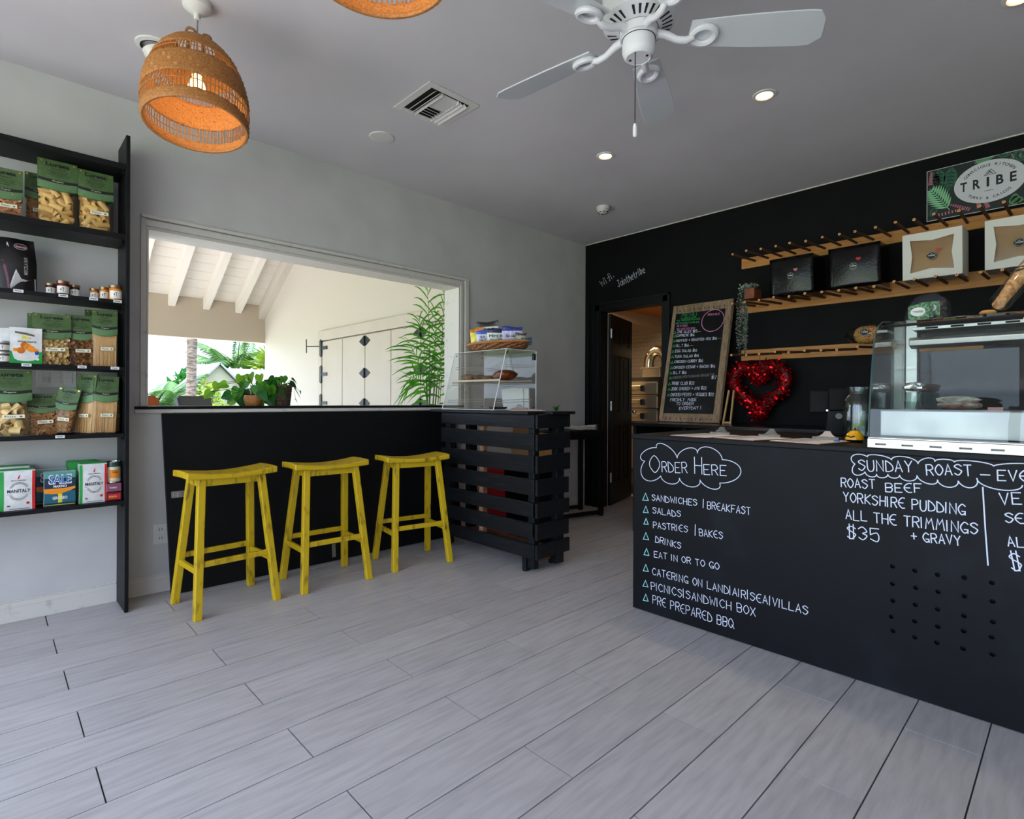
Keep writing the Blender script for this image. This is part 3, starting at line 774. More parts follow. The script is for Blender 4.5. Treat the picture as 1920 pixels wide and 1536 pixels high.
for k in range(3):
    y = -4.426 + (k - 1) * 0.047
    MB().box(0.006, 0.0075, y - 0.0175, y + 0.0175, 1.238 - 0.03, 1.238 + 0.03).box(0.0075, 0.011, y - 0.0145, y + 0.0145, 1.238 - 0.026, 1.238 + 0.004).build('rocker', 'white_plastic', t, bev=0.001)

# ------------------------------------------------------------------ yellow stools
def stool():
    t = thing('bar_stool', 'worn yellow saddle-seat stool nearest the shelf', 'stool', (0, 0, 0), group='yellow bar stools along the panel')
    L, W = 0.47, 0.235
    def top(u, v):
        x, y = (u - 0.5) * W, (v - 0.5) * L
        return (x, y, 0.752 - 0.022 * math.cos(math.pi * y / L) ** 1.0 - 0.004 * (2 * x / W) ** 2)
    s = MB().grid(top, 8, 16); n = len(s.v)
    s.add([(p[0], p[1], p[2] - 0.036 + 0.012 * math.cos(math.pi * p[1] / L)) for p in s.v[:n]], [tuple(reversed(f)) for f in s.f])
    nu, nv = 9, 17
    edge = [i for i in range(nu)] + [j * nu + nu - 1 for j in range(1, nv)] + [(nv - 1) * nu + i for i in range(nu - 2, -1, -1)] + [j * nu for j in range(nv - 2, 0, -1)]
    for a, b in zip(edge, edge[1:] + edge[:1]): s.f.append((a, a + n, b + n, b))
    s.build('seat', 'yellow_wood', t, True, bev=0.006, world=False)
    tops = {}; feet = {}
    for i in (-1, 1):
        for j in (-1, 1):
            tp = V((0.075 * i, 0.155 * j, 0.72)); ft = V((0.178 * i, 0.205 * j, 0.0)); tops[i, j] = tp; feet[i, j] = ft
            d = tp - ft; b = MB(); q = []
            for z, c in ((0.0, ft), (0.72, tp)):
                for a, e in ((-1, -1), (1, -1), (1, 1), (-1, 1)): q.append((c.x + a * 0.019, c.y + e * 0.019, z))
            b.add(q, [(3, 2, 1, 0), (4, 5, 6, 7), (0, 1, 5, 4), (1, 2, 6, 5), (2, 3, 7, 6), (3, 0, 4, 7)])
            b.build('leg', 'yellow_wood', t, bev=0.004, world=False)
    at = lambda i, j, z: feet[i, j].lerp(tops[i, j], z / 0.72)
    for i in (-1, 1):
        MB().bar(at(i, -1, 0.27), at(i, 1, 0.27), 0.02, 0.03).build('stretcher', 'yellow_wood', t, bev=0.003, world=False)
        MB().bar(at(i, -1, 0.692), at(i, 1, 0.692), 0.02, 0.05).build('apron', 'yellow_wood', t, bev=0.003, world=False)
    for j in (-1, 1):
        MB().bar(at(-1, j, 0.235), at(1, j, 0.235), 0.02, 0.03).build('stretcher', 'yellow_wood', t, bev=0.003, world=False)
        MB().bar(at(-1, j, 0.692), at(1, j, 0.692), 0.02, 0.05).build('apron', 'yellow_wood', t, bev=0.003, world=False)
    return t
st = stool(); st.location = (0.433, -3.722, 0); st.rotation_euler = (0, 0, R(4))
dup(st, (0.441, -3.144, 0), (0, 0, R(-2)), 'worn yellow saddle-seat stool in the middle of the three')
dup(st, (0.472, -2.522, 0), (0, 0, R(-9)), 'worn yellow saddle-seat stool next to the pallet stand')

# ------------------------------------------------------------------ stand made of black pallets
ps = thing('pallet_stand', 'waist-high black stand of rough pallet slats with a dark top', 'stand', (0.78, -1.95, 0))
fz = [(1.038, 0.948), (0.912, 0.803), (0.768, 0.655), (0.615, 0.508), (0.462, 0.364), (0.326, 0.222), (0.186, 0.093)]
rng = random.Random(5)
for i, (a, b) in enumerate(fz):
    j = rng.uniform(-0.006, 0.006); e = rng.uniform(-0.012, 0.004)
    s = MB().prism([(0.262, b + j), (1.272 + e, b), (1.272 + e, a), (0.262, a + j)], lambda u, v, w: (u, w, v), -2.12, -2.098).build('front_slat', 'pallet_black', ps, bev=0.003, fixn=True)
    c = rng.uniform(-0.008, 0.008)
    MB().prism([(-2.112, b - 0.002), (-1.787 + c, b + c), (-1.787 + c, a + c), (-2.112, a - 0.002)], lambda u, v, w: (w, u, v), 1.276, 1.296).build('end_slat', 'pallet_black', ps, bev=0.003, fixn=True)
for x in (0.29, 1.20): MB().box(x, x + 0.055, -2.0975, -2.05, 0.02, 1.038).build('post', 'pallet_black', ps, bev=0.003)
MB().box(0.70, 0.745, -2.0975, -2.06, 0.093, 1.038).build('post', mat('raw_wood', (142, 104, 74), 0.8, col2=(104, 74, 52), scale=20), ps)
for y in (-1.895,): MB().box(1.225, 1.275, y, y + 0.075, 0.02, 1.038).build('post', 'pallet_black', ps, bev=0.003)
MB().box(0.29, 0.345, -1.895, -1.82, 0.02, 1.038).build('post', 'pallet_black', ps)
for k, (y0, y1) in enumerate(((-2.145, -2.005), (-2.0, -1.88), (-1.875, -1.76))):
    MB().box(0.147 + 0.004 * k, 1.24 if k == 0 else 1.325, y0, y1, 1.0385, 1.0595).build('top_board', 'pallet_black', ps, bev=0.004)
MB().box(0.30, 1.22, -2.048, -1.83, 0.10, 0.115).build('inner_shelf', 'raw_wood', ps)
MB().box(0.30, 1.20, -2.048, -1.90, 0.56, 0.575).build('inner_shelf', 'pallet_black', ps)
for x, y in ((1.168, -2.12), (0.30, -2.12), (1.165, -1.86)):
    b = MB().prism([(0, 0), (0.05, 0), (0.075, 0.03), (0.075, 0.092), (0, 0.092)], lambda u, v, w: (w, y + u, v), x, x + 0.035); b.build('foot', 'pallet_black', ps, bev=0.003, fixn=True)
MB().box(1.155, 1.185, -2.05, -1.78, 0.03, 0.09).build('foot_rail', 'raw_wood', ps)

# carton behind the stand; black bin added to darken the view between slats
mat('cardboard', (196, 150, 96), 0.8)
t = thing('dark_filler_bin', 'added black bin that darkens the view between the pallet slats', 'bin', (0.80, -1.52, 0))
b = MB(); b.add([(0.56, -1.68, 0.002), (0.88, -1.68, 0.002), (0.88, -1.44, 0.002), (0.56, -1.44, 0.002), (0.54, -1.70, 0.60), (0.90, -1.70, 0.60), (0.90, -1.42, 0.60), (0.54, -1.42, 0.60)], [(3, 2, 1, 0), (0, 1, 5, 4), (1, 2, 6, 5), (2, 3, 7, 6), (3, 0, 4, 7)])
b.build('tub', 'black_plastic', t, solid=0.004)
MB().box(0.53, 0.91, -1.71, -1.41, 0.603, 0.622).build('lid', 'black_plastic', t, bev=0.004)
t = thing('cardboard_box', 'brown cardboard box with a raised flap on the added black bin', 'box', (0.78, -1.55, 0.623))
b = MB(); b.box(0.60, 0.89, -1.68, -1.675, 0.6235, 0.87).box(0.60, 0.89, -1.435, -1.43, 0.6235, 0.87).box(0.60, 0.605, -1.675, -1.435, 0.6235, 0.87).box(0.885, 0.89, -1.675, -1.435, 0.6235, 0.87).box(0.605, 0.885, -1.675, -1.435, 0.6235, 0.63)
b.build('carton', 'cardboard', t)
MB().prism([(0.61, 0.87), (0.88, 0.87), (0.82, 1.0), (0.68, 1.0)], lambda u, v, w: (u, w - 0.3 * (v - 0.87), v), -1.68, -1.676).build('flap', 'cardboard', t, fixn=True)

# ------------------------------------------------------------------ acrylic pastry case
ac = thing('pastry_case', 'clear acrylic pastry case with sloping front on the pallet stand', 'display case', (0.56, -1.88, 1.06))
x0, x1 = 0.262, 0.864
sidep = [(-2.11, 1.0615), (-1.675, 1.0615), (-1.675, 1.505), (-1.985, 1.505)]
for x in (x0, x1 - 0.005): MB().prism(sidep, lambda u, v, w: (w, u, v), x, x + 0.005).build('side_panel', 'acrylic', ac, fixn=True)
MB().prism([(-2.11, 1.0615), (-2.105, 1.0615), (-1.98, 1.505), (-1.985, 1.505)], lambda u, v, w: (w, u, v), x0 + 0.005, x1 - 0.005).build('front_panel', 'acrylic', ac, fixn=True)
MB().box(x0, x1, -1.985, -1.675, 1.5055, 1.5105).build('top_panel', 'acrylic', ac)
MB().box(x0 + 0.005, x1 - 0.005, -2.1, -1.675, 1.0615, 1.066).build('base_panel', 'acrylic', ac)
for x in ((x0 + 0.006, (x0 + x1) / 2 + 0.01), ((x0 + x1) / 2 - 0.01, x1 - 0.006)):
    MB().box(x[0], x[1], -1.682 + (0.004 if x[0] > 0.4 else 0), -1.679 + (0.004 if x[0] > 0.4 else 0), 1.068, 1.5).build('rear_door', 'acrylic', ac)
mat('acrylic_edge', (226, 228, 226), 0.15, emit=None)
def rail(a, b, r=0.0035): return MB().tube([a, b], r, 6)
for x in (x0, x1):
    e = rail((x, -2.11, 1.064), (x, -1.985, 1.507)); e.tube([(x, -1.985, 1.507), (x, -1.675, 1.507)], 0.003, 6); e.tube([(x, -1.675, 1.507), (x, -1.675, 1.064)], 0.003, 6); e.tube([(x, -2.11, 1.064), (x, -1.675, 1.064)], 0.003, 6)
    e.build('polished_edge', 'acrylic_edge', ac)
e = rail((x0, -1.985, 1.507), (x1, -1.985, 1.507), 0.002); e.tube([(x0, -2.11, 1.064), (x1, -2.11, 1.064)], 0.003, 6); e.build('polished_edge', 'acrylic_edge', ac)
for z in (1.115, 1.25, 1.375):
    y0 = -2.11 + 0.125 * (z - 1.06) / 0.445 + 0.03
    for x in (x0 + 0.012, x1 - 0.012):
        b = MB()
        for dz in (0, 0.016): b.tube([(x, y0, z + dz), (x, -1.70, z + dz + 0.012)], 0.0025, 5)
        b.build('runner', 'acrylic_edge', ac)
for x in (x0 - 0.001, x1 - 0.004):
    b = MB()
    for y, z in ((-2.09, 1.08), (-1.97, 1.485), (-1.70, 1.485), (-1.70, 1.08)): b.tube([(x, y, z), (x + 0.006, y, z)], 0.005, 8)
    b.build('screw', 'dark_metal', ac)
MB().box(x1 - 0.02, x1 + 0.006, -1.70, -1.685, 1.44, 1.485).build('hinge_block', 'dark_metal', ac)
# shelf tray with pastries
mat('tray_fawn', (214, 196, 170), 0.5); mat('pastry', (132, 92, 60), 0.7, col2=(84, 54, 34), scale=60, bump=0.5); mat('glazed', (150, 70, 22), 0.3, col2=(70, 26, 8), scale=40, bump=0.5)
tr_ = thing('pastry_tray', 'fawn tray on the middle runners of the acrylic case', 'tray', (0.56, -1.87, 1.258))
b = MB().box(0.277, 0.849, -2.03, -1.71, 1.2725, 1.277); b.box(0.277, 0.849, -2.036, -2.03, 1.2725, 1.287); b.box(0.277, 0.849, -1.71, -1.704, 1.2725, 1.287); b.build('pan', 'tray_fawn', tr_)
def lump(c, rx, ry, rz, m, seed, name, label, cat, group=None, n=14):
    rng = random.Random(seed); ph = [rng.uniform(0, 6) for _ in range(4)]
    prof = [(max(math.sin(math.pi * i / 8), 0.001), -math.cos(math.pi * i / 8)) for i in range(9)]
    b = MB().lathe([(r, z * 0.5 + 0.5) for r, z in prof], n, (0, 0, 0), rx, ry, wob=lambda i, j: 0.09 * math.sin(j * 1.3 + ph[0] + i) + 0.06 * math.sin(i * 2.1 + ph[1] + j * 2))
    b.v = [(p[0], p[1], p[2] * rz) for p in b.v]
    o = MB().merge(b, Matrix.Translation(V(c))).build(name, m, smooth=True)
    tag(o, label, cat, group); return o
for k, (x, y, l) in enumerate(((0.365, -1.93, 'fawn scone at the window end of the pastry tray'), (0.475, -1.90, 'fawn scone second along the pastry tray'), (0.585, -1.90, 'flat fawn scone in the middle of the pastry tray'))):
    lump((x, y, 1.2785), 0.062, 0.058, 0.062 - 0.008 * k, 'pastry', 20 + k, 'scone', l, 'pastry', 'scones on the pastry tray')
lump((0.738, -1.88, 1.2785), 0.098, 0.085, 0.085, 'glazed', 31, 'glazed_bun', 'large dark glazed bun on the pastry tray', 'pastry')
t = thing('paper_bag_stack', 'white paper sheets folded behind the pastry tray', 'paper', (0.6, -1.76, 1.066))
MB().prism([(0.55, 1.0665), (0.78, 1.0665), (0.77, 1.23), (0.53, 1.22)], lambda u, v, w: (u, w, v), -1.725, -1.715).build('sheet', 'white_paper', t, fixn=True)
MB().prism([(0.60, 1.0665), (0.83, 1.0665), (0.82, 1.225), (0.63, 1.235)], lambda u, v, w: (u, w, v), -1.714, -1.704).build('sheet', 'white_paper', t, fixn=True)
t = thing('steel_dish', 'small dark metal dish in the bottom of the acrylic case', 'dish', (0.77, -1.98, 1.0665))
MB().lathe([(0.05, 0), (0.07, 0.004), (0.078, 0.018), (0.074, 0.018), (0.05, 0.005), (0.001, 0.004)], 20, (0.77, -1.98, 1.0668), 1.1, 0.7, cap0=True).build('bowl', mat('pewter', (88, 90, 90), 0.4, 0.8), t, True)
# clipboards lying on the stand
def clipboard(label, loc, rz, group, w=0.225, l=0.315):
    t = thing('clipboard', label, 'clipboard', loc, (0, 0, rz), group=group)
    MB().box(-w / 2, w / 2, -l / 2, l / 2, 0.0005, 0.0035).build('backing_board', mat('hardboard', (150, 96, 60), 0.5), t, world=False, bev=0.001)
    p = MB().box(-w / 2 + 0.006, w / 2 - 0.006, -l / 2 + 0.004, l / 2 - 0.025, 0.0037, 0.0047).build('menu_sheet', 'white_paper', t, world=False)
    fn = lambda u, v, o: (u, v, 0.0047 + o)
    pr = Print(p, fn, 0.0003, world=False); mat('menu_grey', (90, 88, 84), 0.7)
    for k in range(13): pr.rect('menu_grey', -0.09, 0.08 - k * 0.017, -0.09 + 0.06 + 0.1 * ((k * 7) % 5) / 5, 0.085 - k * 0.017)
    pr.done()
    c = MB().prism([(-0.06, 0.0), (0.06, 0.0), (0.06, 0.012), (0.035, 0.016), (0.022, 0.026), (0.012, 0.04), (-0.012, 0.04), (-0.022, 0.026), (-0.035, 0.016), (-0.06, 0.012)], lambda u, v, q: (u, l / 2 - 0.03 + q + v * 0.25, 0.004 + v), 0, 0.0015)
    c.build('spring_clip', 'chrome', t, world=False, fixn=True)
    MB().tube([(-0.06, l / 2 - 0.036, 0.011), (0.06, l / 2 - 0.036, 0.011)], 0.007, 8).build('clip_jaw', 'chrome', t, world=False)
    return t
clipboard('clipboard with steel clip on the stand beside the acrylic case', (1.05, -1.985, 1.060), R(60), 'clipboards with menus')
t = thing('small_succulent', 'tiny sprig of green leaves at the end of the stand', 'plant', (1.2, -1.82, 1.06))
b = MB()
for k in range(14):
    a = k * 2.4; p = V((1.2, -1.82, 1.061)); e = p + V((math.cos(a) * 0.03, math.sin(a) * 0.03, 0.012 + 0.016 * (k % 3)))
    b.add([p, p.lerp(e, 0.5) + V((-math.sin(a), math.cos(a), 0)) * 0.006, e, p.lerp(e, 0.5) - V((-math.sin(a), math.cos(a), 0)) * 0.006], [(0, 1, 2, 3)])
b.build('leaves', 'leaf_dark', t, solid=0.001)

# ------------------------------------------------------------------ wicker tray of crisps on the case
bk = thing('wicker_tray', 'oval brown wicker tray on top of the acrylic case', 'basket', (0.60, -1.83, 1.511))
b = MB(); n = 64
def weave(i, j): return 0.018 * (1 if (i + j // 2) % 2 else -1)
b.lathe([(0.24, 0.001), (0.262, 0.012), (0.28, 0.024), (0.296, 0.038), (0.31, 0.05), (0.318, 0.058)], n, (0.60, -1.83, 1.5115), 1.0, 0.52, wob=weave)
b.build('woven_side', 'wicker_dark', bk, solid=0.008)
MB().lathe([(0.001, 0.002), (0.12, 0.002), (0.245, 0.002), (0.245, 0.008), (0.001, 0.008)], n, (0.60, -1.83, 1.5115), 1.0, 0.52).build('base', 'wicker_dark', bk)
MB().tube([(0.60 + 0.322 * math.cos(2 * math.pi * i / 48), -1.83 + 0.322 * 0.52 * math.sin(2 * math.pi * i / 48), 1.5115 + 0.058) for i in range(48)], 0.009, 8, closed=True).build('rim', 'wicker', bk, True)
def crisp_bag(label, x, y, z, w, h, rz, tilt, c_top, c_body, words, seed, dep=0.05, acc=None):
    t = thing('crisp_bag', label, 'crisp packet', (x, y, z), (R(tilt), 0, rz), group='packets of crisps in the wicker tray')
    mt = mat('foil_%d_%d_%d' % c_top, c_top, 0.32, col2=tuple(max(0, int(q * 0.7)) for q in c_top), scale=40, bump=0.25)
    mb_ = mat('foil_%d_%d_%d' % c_body, c_body, 0.36, col2=tuple(max(0, int(q * 0.86)) for q in c_body), scale=40, bump=0.25)
    ph = seed
    def surf(sgn):
        def f(u, v):
            puff = (math.sin(math.pi * min(max(u, 0), 1)) ** 0.6) * (math.sin(math.pi * v) ** 0.5)
            wr = 0.004 * math.sin(9 * u + ph + 5 * v) * math.sin(7 * v + ph)
            return ((u - 0.5) * w * (1 - 0.05 * math.sin(math.pi * v)), sgn * (dep / 2 * puff + 0.0008) + wr * puff, v * h + 0.006 * math.sin(5 * u + ph) * (v > 0.9))
        return f
    def part(nm, v0, v1, m, extra=0.0):
        q = MB()
        for sg in (-1, 1):
            f = surf(sg); g = MB().grid(lambda u, v: f(u, v0 + (v1 - v0) * v), 12, 8)
            if sg > 0: g.f = [tuple(reversed(k)) for k in g.f]
            q.merge(g)
        return q.build(nm, m, t, True, world=False)
    part('packet_body', 0.0, 0.80, mb_); part('packet_top', 0.80, 1.0, mt)
    f = surf(-1)
    fn = lambda u, v, o: tuple(V(f(u / w + 0.5, v / h)) + V((0, -o, 0)))
    pr = Print(t, fn, 0.0022, world=False)
    if acc: pr.poly(acc, [(-0.30 * w, 0.52 * h), (-0.1 * w, 0.76 * h), (0.12 * w, 0.74 * h), (0.3 * w, 0.55 * h)], 0)
    for k, (s_, fy, wd, hh) in enumerate(words): pr.text('ink', s_, -wd * w / 2, fy * h, wd * w / 2, hh * h, 1, 0.01)
    pr.done('lettering')
    return t
crisp_bag('tall grey and white crisp packet standing at the back of the wicker tray', 0.43, -1.775, 1.552, 0.215, 0.215, R(14), 6, (46, 42, 42), (220, 216, 206), [('PIPERS', 0.62, 0.72, 0.13)], 2, 0.06)
crisp_bag('yellow crisp packet with orange top at the window end of the tray', 0.385, -1.845, 1.545, 0.135, 0.165, R(18), 10, (232, 140, 20), (228, 214, 40), [], 4, 0.05)
crisp_bag('pale blue sea-salt crisp packet in front of the yellow one', 0.505, -1.88, 1.54, 0.14, 0.14, R(22), 12, (70, 100, 200), (206, 206, 232), [('SEA', 0.60, 0.36, 0.12), ('SALT', 0.44, 0.44, 0.12)], 5, 0.05)
crisp_bag('white black-pepper crisp packet at the front of the tray', 0.665, -1.885, 1.536, 0.17, 0.14, R(40), 12, (40, 44, 84), (222, 226, 222), [('PIPERS', 0.56, 0.8, 0.15), ('BLACK PEPPER', 0.42, 0.7, 0.08)], 6, 0.055)
crisp_bag('violet-blue crisp packet leaning beside the pepper packet', 0.775, -1.84, 1.536, 0.16, 0.15, R(38), 10, (40, 50, 140), (190, 188, 222), [('SEA SALT', 0.5, 0.6, 0.12)], 7, 0.05)
crisp_bag('small grey crisp packet behind the violet one', 0.845, -1.82, 1.545, 0.085, 0.09, R(44), 10, (60, 56, 52), (176, 168, 150), [], 8, 0.03)
crisp_bag('small teal crisp packet at the wall end of the tray', 0.885, -1.80, 1.545, 0.08, 0.055, R(44), 14, (20, 90, 130), (24, 110, 140), [], 9, 0.025)

# ------------------------------------------------------------------ little black side table behind the stand
tb = thing('side_table', 'low black steel-framed table behind the pallet stand', 'table', (0.24, -0.55, 0), (0, 0, R(-14)))
MB().box(-0.19, 0.19, -0.42, 0.30, 0.805, 0.845).build('top', 'black_paint', tb, world=False, bev=0.003)
for s in (-1, 1):
    for j in (-0.36, 0.27): MB().box(0.165 * s - 0.02, 0.165 * s + 0.02, j - 0.02, j + 0.02, 0.004, 0.805).build('leg', 'dark_metal', tb, world=False, bev=0.002)
    MB().box(0.165 * s - 0.018, 0.165 * s + 0.018, -0.34, 0.25, 0.02, 0.055).build('foot_bar', 'dark_metal', tb, world=False, bev=0.002)
    MB().box(0.165 * s - 0.018, 0.165 * s + 0.018, -0.34, 0.25, 0.76, 0.804).build('rail', 'dark_metal', tb, world=False)
t = thing('napkin_stack', 'crumpled white napkins on the black side table', 'napkins', (0.31, -0.43, 0.845))
rng = random.Random(9)
for k in range(6):
    z = 0.853 + k * 0.005
    MB().grid(lambda u, v: (0.24 + u * 0.16, -0.55 + v * 0.26, z + 0.006 * math.sin(7 * u + k) * math.sin(6 * v + 2 * k) + 0.02 * (v > 0.8) * u * (k / 6)), 6, 8).build('napkin', 'white_paper', t, True, solid=0.0015)
t = thing('cutlery_tub', 'dark tub of small items beside the napkins', 'tub', (0.24, -0.78, 0.845))
MB().lathe([(0.045, 0.0), (0.055, 0.08), (0.05, 0.08), (0.042, 0.006), (0.001, 0.006)], 16, (0.24, -0.78, 0.846), cap0=True).build('tub', 'black_plastic', t, True)
rb = thing('red_crate', 'red plastic crate on the floor under the side table', 'crate', (0.30, -1.40, 0))
mat('red_plastic', (190, 26, 34), 0.4)
b = MB(); X0, X1, Y0_, Y1_ = 0.12, 0.48, -1.60, -1.20
for z in (0.02, 0.16, 0.30, 0.44): b.box(X0, X1, Y0_, Y0_ + 0.012, z, z + 0.11); b.box(X0, X1, Y1_ - 0.012, Y1_, z, z + 0.11); b.box(X0, X0 + 0.012, Y0_ + 0.012, Y1_ - 0.012, z, z + 0.11); b.box(X1 - 0.012, X1, Y0_ + 0.012, Y1_ - 0.012, z, z + 0.11)
for x in (X0 - 0.004, X1 - 0.016):
    for y in (Y0_ - 0.004, Y1_ - 0.016): b.box(x, x + 0.02, y, y + 0.02, 0.0, 0.58)
b.box(X0, X1, Y0_, Y1_, 0.006, 0.02)
b.build('body', 'red_plastic', rb, bev=0.003)
# ------------------------------------------------------------------ main counter with chalk lettering
CY = -2.136
ctr = thing('serving_counter', 'long black chalkboard-fronted serving counter', 'counter', (3.6, -1.7, 0))
fn = lambda u, v, o: (u, CY - o, v)
HX = [3.232, 3.304, 3.374, 3.448, 3.525]; HZ = [0.24, 0.299, 0.359, 0.427, 0.493]
ex = [3.196, 3.268, 3.339, 3.411, 3.4865, 3.562]; ez = [0.21, 0.2695, 0.329, 0.393, 0.46, 0.526]
fp = MB()
x0, x1, z0, z1 = 2.046, 5.45, 0.004, 0.925
yb = CY + 0.022
def fq(b, u0, v0, u1, v1, y): b.add([(u0, y, v0), (u1, y, v0), (u1, y, v1), (u0, y, v1)], [(0, 1, 2, 3)])
for (u0, v0, u1, v1) in ((x0, z0, ex[0], z1), (ex[-1], z0, x1, z1), (ex[0], z0, ex[-1], ez[0]), (ex[0], ez[-1], ex[-1], z1)): fq(fp, u0, v0, u1, v1, CY)
rng = random.Random(2)
for i in range(5):
    for j in range(5):
        cx, cz = HX[i] + rng.uniform(-0.003, 0.003), HZ[j] + rng.uniform(-0.003, 0.003) + 0.004 * (i - 2) / 2
        n = 12; inn = [(cx + 0.0085 * math.cos(2 * math.pi * k / n + 0.26), cz + 0.0085 * math.sin(2 * math.pi * k / n + 0.26)) for k in range(n)]
        def sq(k):
            a = 2 * math.pi * k / n + 0.26; c, s = math.cos(a), math.sin(a); m = max(abs(c), abs(s)); c, s = c / m, s / m
            u = cx + (c * (ex[i + 1] - cx) if c > 0 else c * (cx - ex[i])); v = cz + (s * (ez[j + 1] - cz) if s > 0 else s * (cz - ez[j]))
            return (u, v)
        out = [sq(k) for k in range(n)]
        corners = {}
        vs = [(u, CY, v) for u, v in inn] + [(u, CY, v) for u, v in out] + [(u, yb, v) for u, v in inn]
        fs = []
        for k in range(n):
            k2 = (k + 1) % n
            fs.append((k, k2, n + k2, n + k)); fs.append((k, 2 * n + k, 2 * n + k2, k2))
        fp.add(vs, fs)
        for (U, W) in ((ex[i], ez[j]), (ex[i + 1], ez[j]), (ex[i + 1], ez[j + 1]), (ex[i], ez[j + 1])):
            ang = math.atan2((W - cz) / (ez[j + 1] - cz if W > cz else cz - ez[j]), (U - cx) / (ex[i + 1] - cx if U > cx else cx - ex[i]))
            kk = int(math.floor(((ang - 0.26) % (2 * math.pi)) / (2 * math.pi) * n)); a_, b_ = out[kk], out[(kk + 1) % n]
            fp.add([(a_[0], CY, a_[1]), (U, CY, W), (b_[0], CY, b_[1])], [(0, 1, 2)])
fp.add([(x0, CY, z0), (x0, yb, z0), (x0, yb, z1), (x0, CY, z1)], [(0, 1, 2, 3)])
fp.add([(x0, CY, z0), (x1, CY, z0), (x1, yb, z0), (x0, yb, z0)], [(0, 1, 2, 3)])
front = fp.build('front_panel', 'chalkboard', ctr)
MB().box(3.15, 3.62, CY + 0.024, CY + 0.03, 0.15, 0.58).build('dark_backing', 'hole_black', ctr)
MB().box(2.046, 2.068, CY + 0.022, -1.28, 0.004, 0.925).build('end_panel', 'black_paint', ctr)
MB().box(2.068, 5.45, -1.30, -1.28, 0.004, 0.925).build('back_panel', 'black_paint', ctr)
MB().box(5.43, 5.45, CY + 0.022, -1.30, 0.004, 0.925).build('end_panel', 'black_paint', ctr)
MB().box(2.036, 5.46, CY - 0.012, -1.24, 0.926, 0.950).build('worktop', 'black_paint', ctr, bev=0.004)
T6 = [("O",2.152,.753,2.207,.757,.089),("RDER",2.222,.761,2.364,.770,.053),("H",2.405,.767,2.443,.768,.082),("ERE",2.454,.769,2.567,.775,.049),
("SANDWICHES",2.162,.603,2.418,.610,.031),("BRεAKFAST",2.472,.605,2.681,.605,.034),("SALADS",2.167,.535,2.329,.540,.031),("PASTRIεS",2.171,.459,2.368,.469,.032),("BAKεS",2.431,.465,2.550,.471,.033),
("DRINKS",2.183,.386,2.330,.377,.032),("EAT IN OR TO GO",2.177,.305,2.533,.319,.031),("CATεRING ON LAND|AIR|SεA|VILLAS",2.167,.210,2.929,.214,.036),("PICNICS|SANDWICH BOX",2.160,.129,2.707,.144,.039),("PRε PRεPARεD BBQ",2.169,.058,2.602,.056,.043)]
T7 = [("SUNDAY",3.117,.853,3.294,.864,.042),("ROAST",3.339,.858,3.469,.868,.039),("-",3.493,.861,3.518,.862,.028),("EVε",3.539,.858,3.618,.863,.036),("ROAST",3.054,.781,3.173,.785,.036),("BEεF",3.209,.780,3.324,.788,.033),
("YORKSHIRε PUDDING",3.063,.720,3.451,.724,.038),("ALL THε TRIMMINGS",3.072,.649,3.486,.661,.039),("$35",3.078,.571,3.188,.577,.051),("+ GRAVY",3.293,.602,3.439,.612,.034),
("VE",3.546,.777,3.600,.783,.039),("Sε",3.560,.716,3.606,.720,.033),("AL",3.567,.634,3.607,.639,.033),("$",3.577,.553,3.603,.557,.058)]
for t_, a, b, c, d, h in T6 + T7:
    w = 0.0038 if (t_ in ("O", "RDER", "H", "ERE") or (t_, a, b, c, d, h) in T7) else 0.0033
    for g in hand(t_, a, b, c, d, h, by_word=True): ribbon(MB(), g, fn, w, 0.0008).build('chalk_lettering', 'chalk', front)
for l in ([(2.450, .605), (2.451, .648)], [(2.408, .461), (2.409, .516)]): ribbon(MB(), [l], fn, 0.0036, 0.0008).build('chalk_rule', 'chalk', front)
for x, z, w, h in ((2.105,.597,.035,.039),(2.109,.531,.031,.035),(2.113,.469,.027,.033),(2.109,.387,.034,.038),(2.114,.304,.032,.037),(2.110,.217,.032,.037),(2.109,.134,.031,.034),(2.111,.058,.031,.037)):
    ribbon(MB(), [[(x, z), (x + w * 0.5, z + h), (x + w, z + 0.003), (x, z)]], fn, 0.0038, 0.0008).build('chalk_triangle', 'chalk_mint', front)
def puffs(p):
    out = []
    for i in range(0, len(p) - 2, 2):
        a, m, c = p[i], p[i + 1], p[i + 2]; o = (m[0] - (a[0] + c[0]) / 2, m[1] - (a[1] + c[1]) / 2)
        out.append([(a[0] + (c[0] - a[0]) * (1 - math.cos(math.pi * k / 14)) / 2 + o[0] * math.sin(math.pi * k / 14), a[1] + (c[1] - a[1]) * (1 - math.cos(math.pi * k / 14)) / 2 + o[1] * math.sin(math.pi * k / 14)) for k in range(15)])
    return out
C1 = [(2.116,.808),(2.101,.85),(2.187,.885),(2.238,.904),(2.308,.841),(2.366,.894),(2.419,.873),(2.482,.906),(2.546,.851),(2.637,.8),(2.534,.737),(2.501,.704),(2.433,.741),(2.387,.701),(2.321,.738),(2.273,.703),(2.214,.738),(2.112,.714),(2.116,.808)]
C2 = [(3.103,.878),(3.097,.913),(3.147,.911),(3.18,.927),(3.228,.906),(3.269,.927),(3.312,.898),(3.339,.927),(3.363,.911),(3.391,.932),(3.42,.913),(3.472,.931),(3.528,.908),(3.574,.932),(3.618,.934)]
C3 = [(3.103,.878),(3.1,.837),(3.139,.849),(3.159,.832),(3.178,.844),(3.197,.832),(3.216,.847),(3.236,.835),(3.254,.848),(3.285,.829),(3.309,.852),(3.344,.825),(3.371,.842),(3.405,.819),(3.431,.845),(3.468,.825),(3.483,.86),(3.541,.827),(3.602,.848)]
C2 = [(x, min(z, .921)) for x, z in C2]
